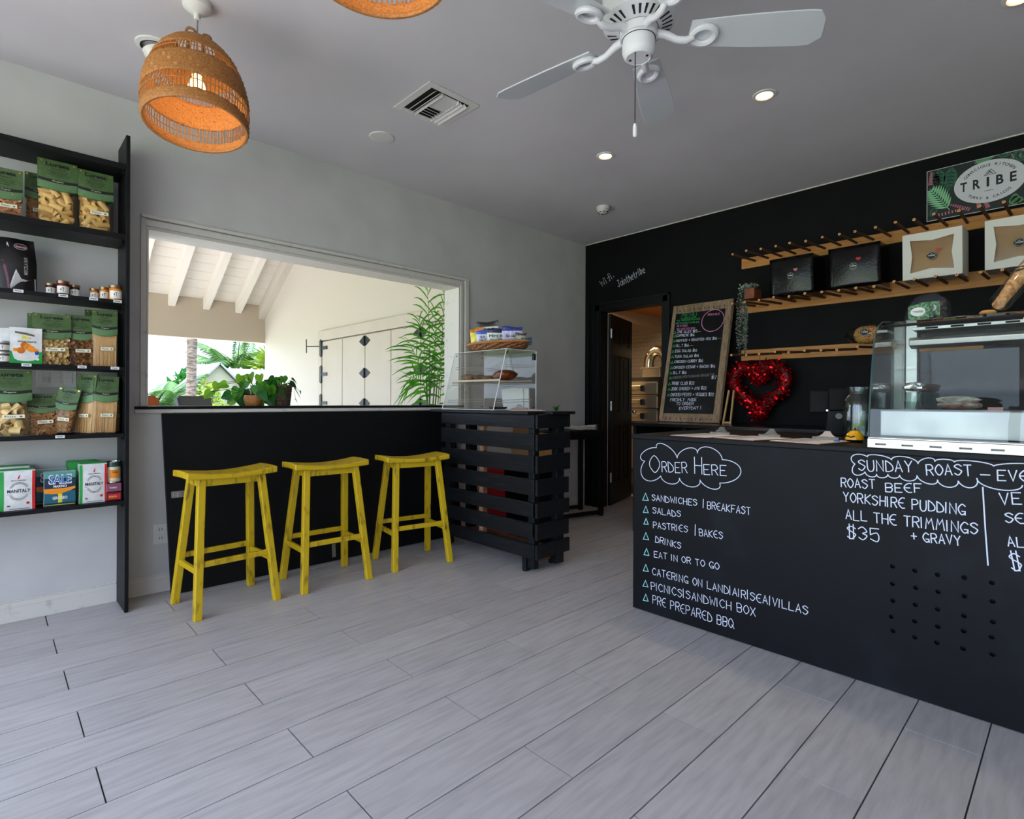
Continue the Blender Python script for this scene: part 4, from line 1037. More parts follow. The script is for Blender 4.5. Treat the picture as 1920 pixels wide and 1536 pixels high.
for c in (puffs(C1), puffs(C2) + puffs(C3)): ribbon(MB(), c, fn, 0.0036, 0.0008).build('chalk_cloud', 'chalk', front)
ribbon(MB(), [[(3.499, .83), (3.506, .69), (3.514, .557)]], fn, 0.0042, 0.0008).build('chalk_rule', 'chalk', front)

# things along the counter top
for k, (x, y, a, l) in enumerate(((2.385, -1.975, -8, 'clipboard at the doorway end of the counter'), (2.635, -1.985, -14, 'clipboard in the middle of the counter'), (2.895, -1.985, -10, 'clipboard next to the glass jar on the counter'))):
    clipboard(l, (x, y, 0.950), R(a), 'clipboards with menus')
# till seen from behind
t = thing('till', 'black touchscreen till on a stout stand seen from behind', 'till', (2.83, -1.36, 0.95), (0, 0, R(18)))
MB().prism([(-0.062, 0.001), (0.062, 0.001), (0.05, 0.17), (-0.05, 0.17)], lambda u, v, w: (u, w, v), -0.03, 0.03).build('stand', 'black_plastic', t, bev=0.006, world=False, fixn=True)
MB().box(-0.09, 0.09, -0.06, 0.10, 0.0005, 0.012).build('foot', 'black_plastic', t, bev=0.004, world=False)
MB().cbox((0, 0.035, 0.18), 0.275, 0.022, 0.125, rx=R(-12)).build('screen_housing', 'black_plastic', t, bev=0.006, world=False)
MB().cbox((0, -0.005, 0.19), 0.095, 0.05, 0.125, rx=R(-12)).build('hinge_block', 'black_plastic', t, bev=0.008, world=False)
b = MB(); b.lathe([(0.001, 0), (0.016, 0)], 14); MB().merge(b, Matrix.Translation((0, -0.0312, 0.105)) @ Matrix.Rotation(R(90), 4, 'X')).build('cable_hole', mat('grey_label', (120, 122, 122), 0.6), t, world=False)
b = MB()
for x, z in ((-0.055, 0.135), (0.05, 0.16)): b.lathe([(0.005, 0), (0.005, 0.003), (0.001, 0.004)], 8, (0, 0, 0)) if False else b.cbox((x, -0.033, z), 0.009, 0.004, 0.009)
b.build('screw', 'chrome', t, world=False)
# big glass jar
t = thing('glass_jar', 'large clear glass jar beside the display fridge', 'jar', (2.975, -1.56, 0.95))
jar = [(0.058, 0.001), (0.066, 0.008), (0.068, 0.03), (0.068, 0.165), (0.06, 0.195), (0.048, 0.21), (0.047, 0.245), (0.051, 0.248), (0.051, 0.255), (0.046, 0.256)]
MB().lathe(jar, 28, (2.975, -1.56, 0.9505), cap0=True).build('body', film('jar_glass', (236, 242, 240), 0.02, 1.5, 0.03), t, True)
MB().lathe([(r - 0.004, z + 0.004) for r, z in jar[:7]], 28, (2.975, -1.56, 0.9505)).build('inner_wall', 'jar_glass', t, True)
b = MB()
for z in (0.222, 0.232, 0.241): b.tube([(2.975 + 0.049 * math.cos(2 * math.pi * i / 28), -1.56 + 0.049 * math.sin(2 * math.pi * i / 28), 0.9505 + z) for i in range(28)], 0.0022, 5, closed=True)
b.build('neck_thread', 'jar_glass', t, True)
# yellow counter bell
t = thing('counter_bell', 'bright yellow domed counter bell with a black swoosh', 'bell', (3.035, -1.87, 0.95))
mat('bell_yellow', (246, 176, 10), 0.25, coat=0.4)
MB().lathe([(0.038, 0.012), (0.037, 0.02), (0.03, 0.038), (0.018, 0.05), (0.006, 0.054), (0.001, 0.054)], 24, (3.035, -1.87, 0.95)).build('dome', 'bell_yellow', t, True)
MB().lathe([(0.001, 0.001), (0.03, 0.001), (0.033, 0.011), (0.001, 0.012)], 24, (3.035, -1.87, 0.95)).build('base', 'black_plastic', t, True)
b = MB()
b.tube([(3.035 - 0.026 + 0.005 * k, -1.87 - 0.031 - 0.0008 * k, 0.976 + 0.003 * math.sin(k * 1.2)) for k in range(8)], 0.0026, 5); b.build('swoosh', 'ink', t)
o = MB().lathe([(0.001, 0.0005), (0.012, 0.001), (0.014, 0.006), (0.006, 0.013), (0.001, 0.014)], 12, (2.985, -1.95, 0.95)).build('bottle_cap', mat('blue_plastic', (30, 110, 190), 0.4), smooth=True); tag(o, 'small blue plastic cap beside the yellow bell', 'cap')

# ------------------------------------------------------------------ curved-glass display fridge on the counter
fr = thing('display_fridge', 'steel refrigerated display case with curved front glass on the counter', 'display fridge', (3.75, -1.8, 0.95))
FX0, FX1 = 3.15, 4.36
prof = [(-2.132, 0.992), (-2.125, 1.08), (-2.103, 1.204), (-2.064, 1.355), (-2.036, 1.412), (-1.99, 1.45), (-1.92, 1.472), (-1.776, 1.487), (-1.60, 1.497), (-1.456, 1.502)]
def bs(x): return MB().prism([(-2.15, 0.951), (-1.44, 0.951), (-1.44, 0.985), (-2.15, 0.985)], lambda u, v, w: (w, u, v), FX0, FX1)
# slotted steel base: front face with slots
b = MB(); y = -2.15; n = 14; sw = (FX1 - FX0) / n
for k in range(n):
    a = FX0 + k * sw; c = a + sw; m0, m1 = a + sw * 0.3, a + sw * 0.72; zz = [0.951, 0.9615, 0.9685, 0.985]
    for (p, q, r_, s) in ((a, zz[0], c, zz[1]), (a, zz[2], c, zz[3]), (a, zz[1], m0, zz[2]), (m1, zz[1], c, zz[2])): fq(b, p, q, r_, s, y)
    b.add([(m0, y, zz[1]), (m1, y, zz[1]), (m1, y + 0.012, zz[1]), (m0, y + 0.012, zz[1])], [(3, 2, 1, 0)]).add([(m0, y, zz[2]), (m1, y, zz[2]), (m1, y + 0.012, zz[2]), (m0, y + 0.012, zz[2])], [(0, 1, 2, 3)])
b.build('slotted_front', 'steel', fr)
MB().box(FX0, FX1, -2.137, -1.44, 0.951, 0.985).build('base', mat('steel_dark', (90, 90, 88), 0.4, 0.9), fr)
MB().box(FX0, FX1, -2.145, -2.10, 0.985, 0.992).build('base_rim', 'steel', fr, bev=0.002)
MB().box(FX0 + 0.02, FX1 - 0.02, -2.05, -1.46, 0.992, 1.098).build('deck', mat('pan_steel', (168, 168, 164), 0.34, 1.0, rough2=0.5, scale=6, bump=0.03), fr, bev=0.004)
g = MB().grid(lambda u, v: (FX0 + (FX1 - FX0) * u, *[prof[min(int(v * 8), 7)][i] + (prof[min(int(v * 8), 7) + 1][i] - prof[min(int(v * 8), 7)][i]) * (v * 8 - min(int(v * 8), 7)) for i in (0, 1)]), 1, 32)
g.build('front_glass', film('fridge_glass', (236, 242, 242), 0.0, 1.5, 0.01), fr, True)
for x in (FX0, FX1):
    MB().prism([(-2.132, 0.992)] + prof[1:] + [(-1.456, 0.992)], lambda u, v, w: (w, u, v), x - 0.003, x + 0.003).build('side_glass', 'fridge_glass', fr, fixn=True)
    MB().tube([(x, a, c) for a, c in prof], 0.0035, 6).build('glass_edge', mat('edge_green', (56, 84, 84), 0.2), fr, True)
for x0_, x1_ in ((FX0 + 0.004, FX0 + 0.05), (FX1 - 0.05, FX1 - 0.004)): MB().box(x0_, x1_, -1.50, -1.456, 0.992, 1.498).build('post', 'steel', fr, bev=0.003)
b = MB(); y0, y1 = -1.85, -1.50; z = 1.462
b.box(FX0 + 0.05, FX1 - 0.05, -1.62, -1.456, 1.46, 1.475)
b.build('top_rail', 'steel', fr, bev=0.002)
b = MB()
for k in range(12):
    x = FX0 + 0.1 + k * 0.09; b.box(x, x + 0.045, -1.6215, -1.62, 1.4635, 1.4715)
b.build('rail_slot', 'hole_black', fr)
MB().prism([(-1.60, 1.430), (-1.50, 1.430), (-1.50, 1.388), (-1.56, 1.380), (-1.605, 1.392), (-1.61, 1.415)], lambda u, v, w: (w, u, v), FX0 + 0.036, FX1 - 0.036).build('light_housing', 'steel', fr, bev=0.003, fixn=True)
MB().box(FX0 + 0.03, FX1 - 0.03, -1.46, -1.452, 1.10, 1.46).build('rear_sliding_glass', 'clear_glass', fr)
MB().box(FX0 + 0.05, FX1 - 0.05, -1.463, -1.450, 1.085, 1.10).build('rear_track', 'dark_metal', fr)
# goods inside
def crumple(c, rx, ry, rz, m, seed, name, label, cat, amp=0.25):
    rng = random.Random(seed); b = MB(); n, k = 16, 9; 
    tab = {(i, j): rng.uniform(-amp, amp) for i in range(k) for j in range(n)}
    b.lathe([(max(math.sin(math.pi * i / (k - 1)), 0.002), -math.cos(math.pi * i / (k - 1)) * 0.5 + 0.5) for i in range(k)], n, (0, 0, 0), rx, ry, wob=lambda i, j: tab[i, j])
    b.v = [(p[0], p[1], p[2] * rz) for p in b.v]
    return tag(MB().merge(b, Matrix.Translation(V(c))).build(name, m), label, cat)
mat('foil_silver', (220, 220, 220), 0.25, 1.0); mat('meat', (120, 60, 56), 0.5, col2=(190, 178, 160), scale=30); mat('wrap', (196, 196, 184), 0.2, col2=(150, 150, 140), scale=30)
t = thing('sauce_tubs', 'clear deli tub with tongs at the doorway end of the fridge', 'tub', (3.235, -1.80, 1.099))
MB().lathe([(0.026, 0.0), (0.032, 0.034), (0.03, 0.034), (0.024, 0.003), (0.001, 0.003)], 16, (3.235, -1.80, 1.0995)).build('tub', 'jar_glass', t, True)
MB().tube([(3.245, -1.80, 1.105), (3.262, -1.82, 1.16), (3.262, -1.815, 1.166), (3.25, -1.79, 1.105)], 0.0025, 5).build('tongs', 'chrome', t)
t = thing('deli_tub', 'tall clear deli tub under the foil parcel', 'tub', (3.215, -1.64, 1.099))
MB().lathe([(0.03, 0.0), (0.036, 0.078), (0.034, 0.078), (0.028, 0.003), (0.001, 0.003)], 16, (3.215, -1.64, 1.0995)).build('tub', 'jar_glass', t, True)
crumple((3.215, -1.64, 1.179), 0.04, 0.034, 0.045, 'foil_silver', 3, 'foil_parcel', 'crumpled silver foil parcel on a tub by the fridge post', 'foil', 0.3)
t = thing('wrapped_joint', 'cling-wrapped joint of dark meat on the fridge deck', 'meat', (3.40, -1.85, 1.099))
b = MB().lathe([(max(math.sin(math.pi * i / 8), 0.002), -math.cos(math.pi * i / 8) * 0.5 + 0.5) for i in range(9)], 16, (0, 0, 0), 0.075, 0.05, wob=lambda i, j: 0.06 * math.sin(j * 1.7 + i)); b.v = [(3.40 + p[0], -1.85 + p[1], 1.0995 + p[2] * 0.04) for p in b.v]; b.build('joint', 'meat', t, True)
b = MB().lathe([(max(math.sin(math.pi * i / 8), 0.002), -math.cos(math.pi * i / 8) * 0.5 + 0.5) for i in range(9)], 16, (0, 0, 0), 0.07, 0.046, wob=lambda i, j: 0.12 * math.sin(j * 2.9 + i * 2)); b.v = [(3.395 + p[0], -1.85 + p[1], 1.124 + p[2] * 0.034) for p in b.v]; b.build('wrap', 'wrap', t)
t = thing('price_card', 'small pink and cream price card on the fridge deck', 'price card', (3.52, -1.9, 1.099))
MB().box(3.49, 3.535, -1.902, -1.898, 1.0985, 1.113).build('card', mat('card_pink', (206, 150, 140), 0.6), t)
# on top of the fridge
t = thing('printed_snack_bag', 'clear bag of leaf-printed cards standing on the fridge', 'bag', (3.265, -1.64, 1.50))
for k, (x, z, a) in enumerate(((3.20, 1.4995, 0), (3.212, 1.508, 0.012), (3.232, 1.518, 0.024))):
    o = MB().box(x, x + 0.075, -1.70 + a * 2, -1.695 + a * 2, z, z + 0.062).build('leaf_card', mat('card_leaf', (36, 84, 50), 0.5, col2=(96, 150, 96), scale=90, detail=1, lo=0.48, hi=0.52), t)
    f2 = lambda u, v, off: (x + u, -1.70 + a * 2 - off, z + v)
    pr = Print(o, f2, 0.0006); pr.disc('white_paper', 0.036, 0.034, 0.027, 0, 18, 0.02); pr.text('ink', 'TRIBE', 0.016, 0.03, 0.056, 0.009, 1, 0.01); pr.done('logo')
MB().prism([(3.188, 1.4985), (3.34, 1.4995), (3.335, 1.58), (3.29, 1.612), (3.23, 1.598), (3.193, 1.54)], lambda u, v, w: (u, w, v), -1.708, -1.60).build('clear_bag', film('bag_clear', (252, 252, 250), 0.15, 1.08, 0.004), t, fixn=True)
b = MB()
for k in range(10): b.cbox((3.30 + 0.03 * random.random() - 0.012, -1.64 + 0.04 * random.random(), 1.51 + 0.07 * k / 10), 0.02, 0.016, 0.012, random.random() * 3, random.random())
b.build('dark_biscuit', mat('choc', (60, 40, 32), 0.6), t, kind='stuff')
mat('crust', (168, 110, 62), 0.7, col2=(220, 188, 142), scale=55, bump=0.4)
def baguette(label, a, b_, r, seed):
    t = thing('bagged_baguette', label, 'baguette', a, group='bagged baguettes on the fridge')
    A, B = V(a), V(b_); pts = [A.lerp(B, k / 10) + V((0, 0, 0.012 * math.sin(k / 10 * math.pi))) for k in range(11)]
    MB().tube(pts, [r * (0.55 + 0.45 * math.sin(math.pi * min(max(k / 10, 0.12), 0.88))) for k in range(11)], 12).build('loaf', 'crust', t, True)
    MB().tube([A.lerp(B, -0.01), A.lerp(B, 0.03), A.lerp(B, 0.5), A.lerp(B, 1.0), A.lerp(B, 1.06)], [r * 0.8, r * 1.3, r * 1.35, r * 1.3, r * 0.4], 10, cap=False).build('clear_sleeve', 'plastic_film', t, True)
    c = A.lerp(B, 0.42); d = (B - A).normalized(); nrm = V((-0.3, -0.95, 0)).normalized(); nrm = (nrm - d * nrm.dot(d)).normalized(); s_ = d.cross(nrm); c = c + nrm * r * 1.36
    f2 = lambda u, v, o: tuple(c + s_ * u + d * v + nrm * (o - abs(u) * 0.35))
    pr = Print(t, f2, 0.001); pr.disc('ink', -0.008, 0, 0.019); pr.text('white_paper', 'TRIBE', -0.023, -0.004, 0.007, 0.008, 1, 0.01); pr.poly('card_pink', heart2d(0.004, 0.045, 0.012)); pr.done('logo_sticker')
    return t
baguette('bagged seeded baguette leaning up from the fridge top', (3.50, -1.66, 1.535), (3.66, -1.28, 1.86), 0.030, 1)
baguette('second bagged baguette lying beside the leaning one', (3.60, -1.66, 1.535), (3.90, -1.46, 1.80), 0.031, 2)
o = MB().lathe([(0.001, 0.0), (0.025, 0.0), (0.028, 0.006), (0.02, 0.014), (0.001, 0.016)], 14, (3.47, -1.68, 1.5005), wob=lambda i, j: 0.05 * (j % 2)).build('biscuit', mat('biscuit', (206, 150, 80), 0.7), smooth=True); tag(o, 'round golden biscuit on the fridge top beside the baguettes', 'biscuit')
# ------------------------------------------------------------------ back counter under the black wall
bc = thing('back_counter', 'long black back counter against the black wall', 'counter', (3.2, -0.33, 0))
MB().box(1.035, 5.6, -0.655, -0.016, 0.917, 0.945).build('worktop', mat('gloss_black', (12, 12, 13), 0.22, spec=0.5), bc, bev=0.003)
MB().box(1.045, 1.075, -0.64, -0.02, 0.002, 0.916).build('end_panel', 'black_paint', bc)
MB().box(1.5, 1.53, -0.62, -0.02, 0.002, 0.916).build('divider', 'black_paint', bc)
MB().box(5.55, 5.58, -0.64, -0.02, 0.002, 0.916).build('end_panel', 'black_paint', bc)
MB().box(1.075, 1.5, -0.62, -0.02, 0.42, 0.44).build('shelf', 'black_paint', bc)
MB().box(1.53, 5.55, -0.62, -0.02, 0.42, 0.44).build('shelf', 'black_paint', bc)

# ------------------------------------------------------------------ menu board leaning on the wall
a_ = math.atan2(0.26, 1.075)
mn = thing('menu_board', 'chalk menu board in a rough timber frame leaning on the black wall', 'menu board', (1.09, -0.285, 0.9475), (-a_, 0, 0))
W_, L_ = 0.565, 1.104
tm_ = {}
for row, v0, v1 in (('t', 1.02, L_), ('b', 0.0, 0.082)):
    for k in range(4):
        u0, u1 = W_ * k / 4 + (0 if k == 0 else 0.0015), W_ * (k + 1) / 4
        pl_ = MB().box(u0, u1, -0.012 - 0.002 * (k % 2), 0.006, v0, v1).build('frame_plank', 'old_wood', mn, bev=0.002, world=False)
        b = MB()
        for q in range(3): b.box(u0 + 0.022 + q * 0.042, u0 + 0.028 + q * 0.042, -0.0155, -0.0125, v0 + 0.02, v0 + 0.036)
        b.build('nail_mark', 'ink', pl_, world=False)
for u0, u1 in ((0.0, 0.036), (W_ - 0.056, W_)): MB().box(u0, u1, -0.022, -0.015, 0.0015 if u0 else 0.02, L_ - 0.004).build('frame_plank', 'old_wood', mn, bev=0.002, world=False)
MB().box(0.0, W_, 0.0065, 0.016, 0.03, L_ - 0.03).build('back_board', 'old_wood', mn, world=False)
slate = MB().box(0.03, W_ - 0.05, -0.0205, -0.0125, 0.076, 1.018).build('slate', mat('menu_black', (9, 10, 10), 0.3, col2=(16, 17, 18), scale=4, spec=0.3), mn, world=False)
fm = lambda u, v, o: (u + 0.012, -0.0206 - o, v)
MT = [("MENU",.084,.979,.229,.975,.040,1),("ALL SANDWICH FILLINGS",.044,.945,.269,.940,.013,1),("ARE AVAILABLE AS SALADS.",.033,.920,.267,.910,.013,1),("HE O-SUGAI",.049,.890,.155,.887,.017,2),("TELI WVR 333 3030",.049,.860,.233,.852,.018,2),
("THE ALEX $15",.060,.830,.256,.819,.024,0),("-",.262,.817,.295,.818,.017,3),("CAPRESE $16",.060,.795,.234,.787,.022,0),("HUMMUS + ROASTED VEG $16",.064,.745,.449,.737,.022,0),("-",.457,.738,.488,.737,.016,3),("H.L.T $16",.066,.695,.192,.691,.024,0),("-",.199,.690,.237,.690,.017,3),
("EGG SALAD $16",.066,.645,.278,.639,.024,0),("TUNA SALAD $16",.066,.592,.301,.588,.024,0),("CHICKEN CURRY $16",.073,.542,.346,.539,.024,0),("CHICKEN CESAR + BACON $16",.071,.488,.463,.485,.024,0),("B.L.T $16",.075,.438,.203,.436,.024,0),("CHEESE.PESTO.BACON BAGUETTE",.074,.395,.468,.411,.019,4),("$17",.445,.382,.488,.383,.026,0),
("TRIBE CLUB $22",.071,.337,.291,.337,.026,0),("JERK CHICKEN + AVO $22",.074,.285,.408,.290,.026,0),("CHICKEN PESTO + VEGGIES $22",.076,.232,.482,.233,.026,0),("FRESHLY  MADE",.081,.185,.329,.188,.026,0),("TO ORDER",.144,.149,.308,.153,.025,0),("EVERYDAY !",.178,.106,.383,.115,.026,0)]
CH = ['chalk', 'chalk_green', 'chalk_pink', 'chalk_yellow', 'chalk_grey']
for t_, a, b0, c, d, h, k in MT:
    for g in hand(t_, a, b0, c, d, h, 0.03, by_word=True): ribbon(MB(), g, fm, 0.0030 if h > 0.018 else 0.0019, 0.0008).build('chalk_lettering', CH[k], slate, world=False)
ribbon(MB(), [[(.076, .966), (.232, .963)]], fm, 0.003, 0.0008).build('chalk_rule', 'chalk_green', slate, world=False)
for u, v in ((.028,.828),(.031,.793),(.032,.746),(.031,.698),(.031,.646),(.034,.594),(.036,.541),(.038,.488),(.037,.439),(.040,.393),(.038,.336),(.042,.287),(.042,.234)):
    ribbon(MB(), [[(u, v), (u + .012, v + .02), (u + .025, v), (u, v)]], fm, 0.003, 0.0008).build('chalk_triangle', 'chalk_green', slate, world=False)
ribbon(MB(), [[(.392 + .102 * math.cos(2 * math.pi * k / 40), .917 + .101 * math.sin(2 * math.pi * k / 40)) for k in range(41)]], fm, 0.005, 0.0008).build('chalk_ring', 'chalk_pink', slate, world=False)
ribbon(MB(), hand('SPECIALS', .339, .967, .447, .965, .017), fm, 0.0028, 0.0008).build('chalk_lettering', 'chalk_pink', slate, world=False)

# wooden easel feet beside it
es = thing('wooden_easel', 'small pale wooden easel standing beside the menu board', 'easel', (1.70, -0.21, 0.945))
MB().bar((1.672, -0.26, 0.9455), (1.722, -0.26, 1.225), 0.016, 0.012).build('leg', mat('pale_wood', (190, 150, 96), 0.6), es)
MB().bar((1.722, -0.235, 0.9455), (1.752, -0.235, 1.225), 0.016, 0.012).build('leg', 'pale_wood', es)
MB().bar((1.665, -0.26, 0.956), (1.735, -0.245, 0.956), 0.012, 0.014).build('foot_bar', 'pale_wood', es)

# ------------------------------------------------------------------ red tinsel heart
hw = thing('heart_wreath', 'glittering red tinsel heart wreath hung from the lowest peg rail', 'wreath', (1.91, -0.08, 0.95))
HC = V((1.905, -0.112, 1.262))
def heart3(t):
    x = 16 * math.sin(t) ** 3 / 16; y = (13 * math.cos(t) - 5 * math.cos(2 * t) - 2 * math.cos(3 * t) - math.cos(4 * t)) / 16
    return V((HC.x + x * 0.212, HC.y, HC.z + y * 0.21 - 0.005))
pts = [heart3(2 * math.pi * k / 60) for k in range(60)]
MB().tube(pts, 0.035, 8, closed=True).build('core', mat('tinsel_core', (90, 8, 14), 0.5), hw, True)
m = mat('tinsel', (206, 20, 30), 0.22, 0.85)
rng = random.Random(17); b = MB()
for k in range(5200):
    t = rng.uniform(0, 2 * math.pi); p = heart3(t); d = V((rng.gauss(0, 1), rng.gauss(0, 1), rng.gauss(0, 1))).normalized()
    p = p + d * rng.uniform(0.02, 0.078) * (1.0 if rng.random() < 0.85 else 1.15); a = V((rng.gauss(0, 1), rng.gauss(0, 1), rng.gauss(0, 1))).normalized(); c = a.cross(d).normalized()
    s = rng.uniform(0.005, 0.0105)
    if p.y > -0.012: p.y = -0.012
    b.add([p - a * s * 1.5, p + c * s, p + a * s * 1.5, p - c * s], [(0, 1, 2, 3)])
b.build('tinsel', m, hw, kind='stuff')
MB().tube([(1.912, -0.112, 1.33), (1.911, -0.112, 1.512)], 0.0022, 5).build('ribbon_loop', 'red_print', hw)

# ------------------------------------------------------------------ three peg rails
PEGX = [1.831 + 0.1065 * k for k in range(28)]
def ring_end(): 
    return None
pegm = MB().tube([(0, 0, 0), (0, -0.43, -0.028)], 0.0092, 10).mesh('peg', 'peg_bark', True)
endm = MB().lathe([(0.0002, 0.0), (0.0090, 0.0)], 10); endm = MB().merge(endm, Matrix.Translation((0, -0.4305, -0.028)) @ Matrix.Rotation(R(90), 4, 'X')).mesh('peg_face', 'peg_end')
pith = MB().lathe([(0.0002, 0.0), (0.0032, 0.0)], 8); pith = MB().merge(pith, Matrix.Translation((0, -0.4312, -0.028)) @ Matrix.Rotation(R(90), 4, 'X')).mesh('pith', 'peg_bark')
rng = random.Random(3)
RAILS = {}
for nm, zb, z0, z1, xe, lab, nn in (('a', 2.322, 2.268, 2.356, 4.75, 'topmost pine peg rail on the black wall', 27), ('b', 1.935, 1.884, 1.992, 4.75, 'middle pine peg rail carrying the cake boxes', 27), ('c', 1.529, 1.480, 1.571, 3.3, 'lowest pine peg rail above the red heart', 14)):
    r_ = thing('peg_rail', lab, 'rack', (3.2, 0, z0), group='pine peg rails on the black wall')
    RAILS[nm] = r_
    MB().box(1.716, xe, -0.021, -0.001, z0, z1).build('backboard', 'pine', r_, bev=0.003)
    for k in range(nn):
        dz = rng.uniform(-0.004, 0.004); ax = rng.uniform(-0.02, 0.02); aw = rng.uniform(-0.015, 0.015)
        p_ = piece('peg', pegm, r_, tuple(V((PEGX[k], -0.021, zb + dz)) - V((3.2, 0, z0))), (aw, 0, ax))
        piece('peg_face', endm, p_); piece('pith', pith, p_)

# ------------------------------------------------------------------ cake boxes on the middle rail
def logo(pr, u, v, r, lv=1, white='white_paper', bg='ink', ring=True):
    if bg: pr.disc(bg, u, v, r, lv)
    pr.text(white, 'TRIBE', u - 0.72 * r, v - 0.13 * r, u + 0.72 * r, 0.3 * r, lv + 1, 0.02)
    pr.strokes(white, [[(u - 0.16 * r, v + 0.32 * r), (u, v + 0.55 * r), (u + 0.16 * r, v + 0.32 * r), (u - 0.16 * r, v + 0.32 * r)]], 0.04 * r, lv + 1)
    if ring:
        pr.strokes(white, [[(u + 0.86 * r * math.cos(R(a)), v + 0.86 * r * math.sin(R(a))) for a in range(20, 161, 10)], [(u + 0.86 * r * math.cos(R(a)), v + 0.86 * r * math.sin(R(a))) for a in range(200, 341, 10)]], 0.05 * r, lv + 1)
mat('box_black', (6, 6, 7), 0.2, bump=0.12, scale=70, spec=0.35); mat('box_white', (226, 222, 214), 0.6); mat('kraft', (172, 138, 96), 0.55, col2=(150, 116, 78), scale=5)
def black_box(label, x0, x1, z0, z1, y0, hu, hv, hc):
    t = thing('cake_box', label, 'box', ((x0 + x1) / 2, y0 + 0.13, z0), group='cake boxes on the middle rail')
    w, h = x1 - x0, z1 - z0
    MB().box(x0, x1, y0 + 0.004, y0 + 0.27, z0, z1).build('carton', 'box_black', t, bev=0.003)
    lid = MB().grid(lambda u, v: (x0 - 0.003 + u * (w + 0.006), y0 + 0.003 - 0.014 * math.sin(math.pi * u) * math.sin(math.pi * v) - 0.008 * v * (1 - v), z0 + v * h), 10, 10).build('lid', 'box_black', t, True, solid=0.0015)
    f2 = lambda u, v, o: (x0 + u * w, y0 + 0.0015 - 0.014 * math.sin(math.pi * u) * math.sin(math.pi * v) - 0.008 * v * (1 - v) - o, z0 + v * h)
    pr = Print(lid, f2, 0.0008); logo(pr, 0.5, 0.5, 0.085, 0, bg=None); pr.poly(hc, heart2d(hu, hv, 0.052), 1); pr.done('sticker'); t.rotation_euler = (R(3.2), 0, 0)
    return t
black_box('glossy black cake box with pink heart sticker nearest the hanging plant', 2.085, 2.385, 1.936, 2.224, -0.35, 0.62, 0.64, mat('pink_sticker', (214, 120, 130), 0.5))
black_box('glossy black cake box with red heart sticker beside the white boxes', 2.49, 2.80, 1.936, 2.224, -0.35, 0.60, 0.66, 'red_print')
def white_box(label, x0, x1, z0, z1, y0, heart):
    t = thing('cake_box', label, 'box', ((x0 + x1) / 2, y0 + 0.13, z0), group='cake boxes on the middle rail')
    w, h = x1 - x0, z1 - z0
    b = MB(); b.box(x0, x1, y0 + 0.26, y0 + 0.264, z0, z1); b.box(x0, x0 + 0.002, y0 + 0.003, y0 + 0.26, z0, z1); b.box(x1 - 0.002, x1, y0 + 0.003, y0 + 0.26, z0, z1); b.box(x0 + 0.002, x1 - 0.002, y0 + 0.003, y0 + 0.26, z0, z0 + 0.002); b.box(x0 + 0.002, x1 - 0.002, y0 + 0.003, y0 + 0.26, z1 - 0.002, z1)
    b.build('carton', 'box_white', t)
    o_ = [(0, 0), (w / 2, 0), (w, 0), (w, h / 2), (w, h), (w / 2, h), (0, h), (0, h / 2)]
    i_ = [(0.13, 0.14), (0.5, 0.2), (0.87, 0.14), (0.83, 0.5), (0.87, 0.86), (0.5, 0.8), (0.13, 0.86), (0.17, 0.5)]
    i_ = [(a * w, c * h) for a, c in i_]
    vs = [(x0 + a, y0, z0 + c) for a, c in o_] + [(x0 + a, y0, z0 + c) for a, c in i_] + [(x0 + a, y0 + 0.002, z0 + c) for a, c in o_] + [(x0 + a, y0 + 0.002, z0 + c) for a, c in i_]
    fs = []
    for k in range(8):
        q = (k + 1) % 8; fs += [(k, q, 8 + q, 8 + k), (16 + k, 24 + k, 24 + q, 16 + q), (k, 16 + k, 16 + q, q), (8 + k, 8 + q, 24 + q, 24 + k)]
    MB().add(vs, fs).build('window_lid', 'box_white', t, fixn=True)
    pane = MB().add([(x0 + a, y0 + 0.003, z0 + c) for a, c in i_], [tuple(range(8))]).build('window_pane', 'plastic_film', t)
    MB().grid(lambda u, v: (x0 + 0.01 + u * (w - 0.02), y0 + 0.02 + 0.012 * math.sin(6 * u + 3 * v) * math.sin(5 * v + u * 2), z0 + 0.01 + v * (h - 0.02)), 12, 12).build('kraft_lining', 'kraft', t, True)
    f2 = lambda u, v, o: (x0 + u, y0 + 0.003 - o, z0 + v)
    pr = Print(pane, f2, 0.0008); logo(pr, 0.5 * w, 0.47 * h, 0.026, 0)
    if heart: pr.poly('red_print', heart2d(0.61 * w, 0.58 * h, 0.014), 1)
    pr.done('sticker'); t.rotation_euler = (R(3.2), 0, 0)
    return t
white_box('white window cake box with a red heart sticker on the middle rail', 2.925, 3.23, 1.936, 2.228, -0.35, True)
white_box('white window cake box without heart at the end of the middle rail', 3.335, 3.64, 1.936, 2.228, -0.35, False)

# ------------------------------------------------------------------ printed sign standing on the top rail
mat('sign_dark', (10, 26, 26), 0.5); mat('sign_green', (28, 92, 66), 0.5); mat('sign_pale', (134, 196, 150), 0.5); mat('sign_mint', (96, 150, 104), 0.5); mat('sign_pink', (206, 110, 140), 0.5); mat('sign_grey', (206, 206, 214), 0.5); mat('sign_blush', (220, 180, 180), 0.5)
sg = thing('shop_sign', 'leaf-patterned sign with a grey oval standing on the topmost rail', 'sign', (3.38, -0.03, 2.36))
SX, SW, SZ, SH = 3.0, 0.76, 2.372, 0.345
board = MB().box(SX, SX + SW, -0.034, -0.028, SZ, SZ + SH).build('board', 'sign_grey', sg, bev=0.001)
fs_ = lambda u, v, o: (SX + u, -0.0341 - o, SZ + v)
pr = Print(board, fs_, 0.0005)
pr.rect('sign_dark', 0.004, 0.004, SW - 0.004, SH - 0.004, 0)
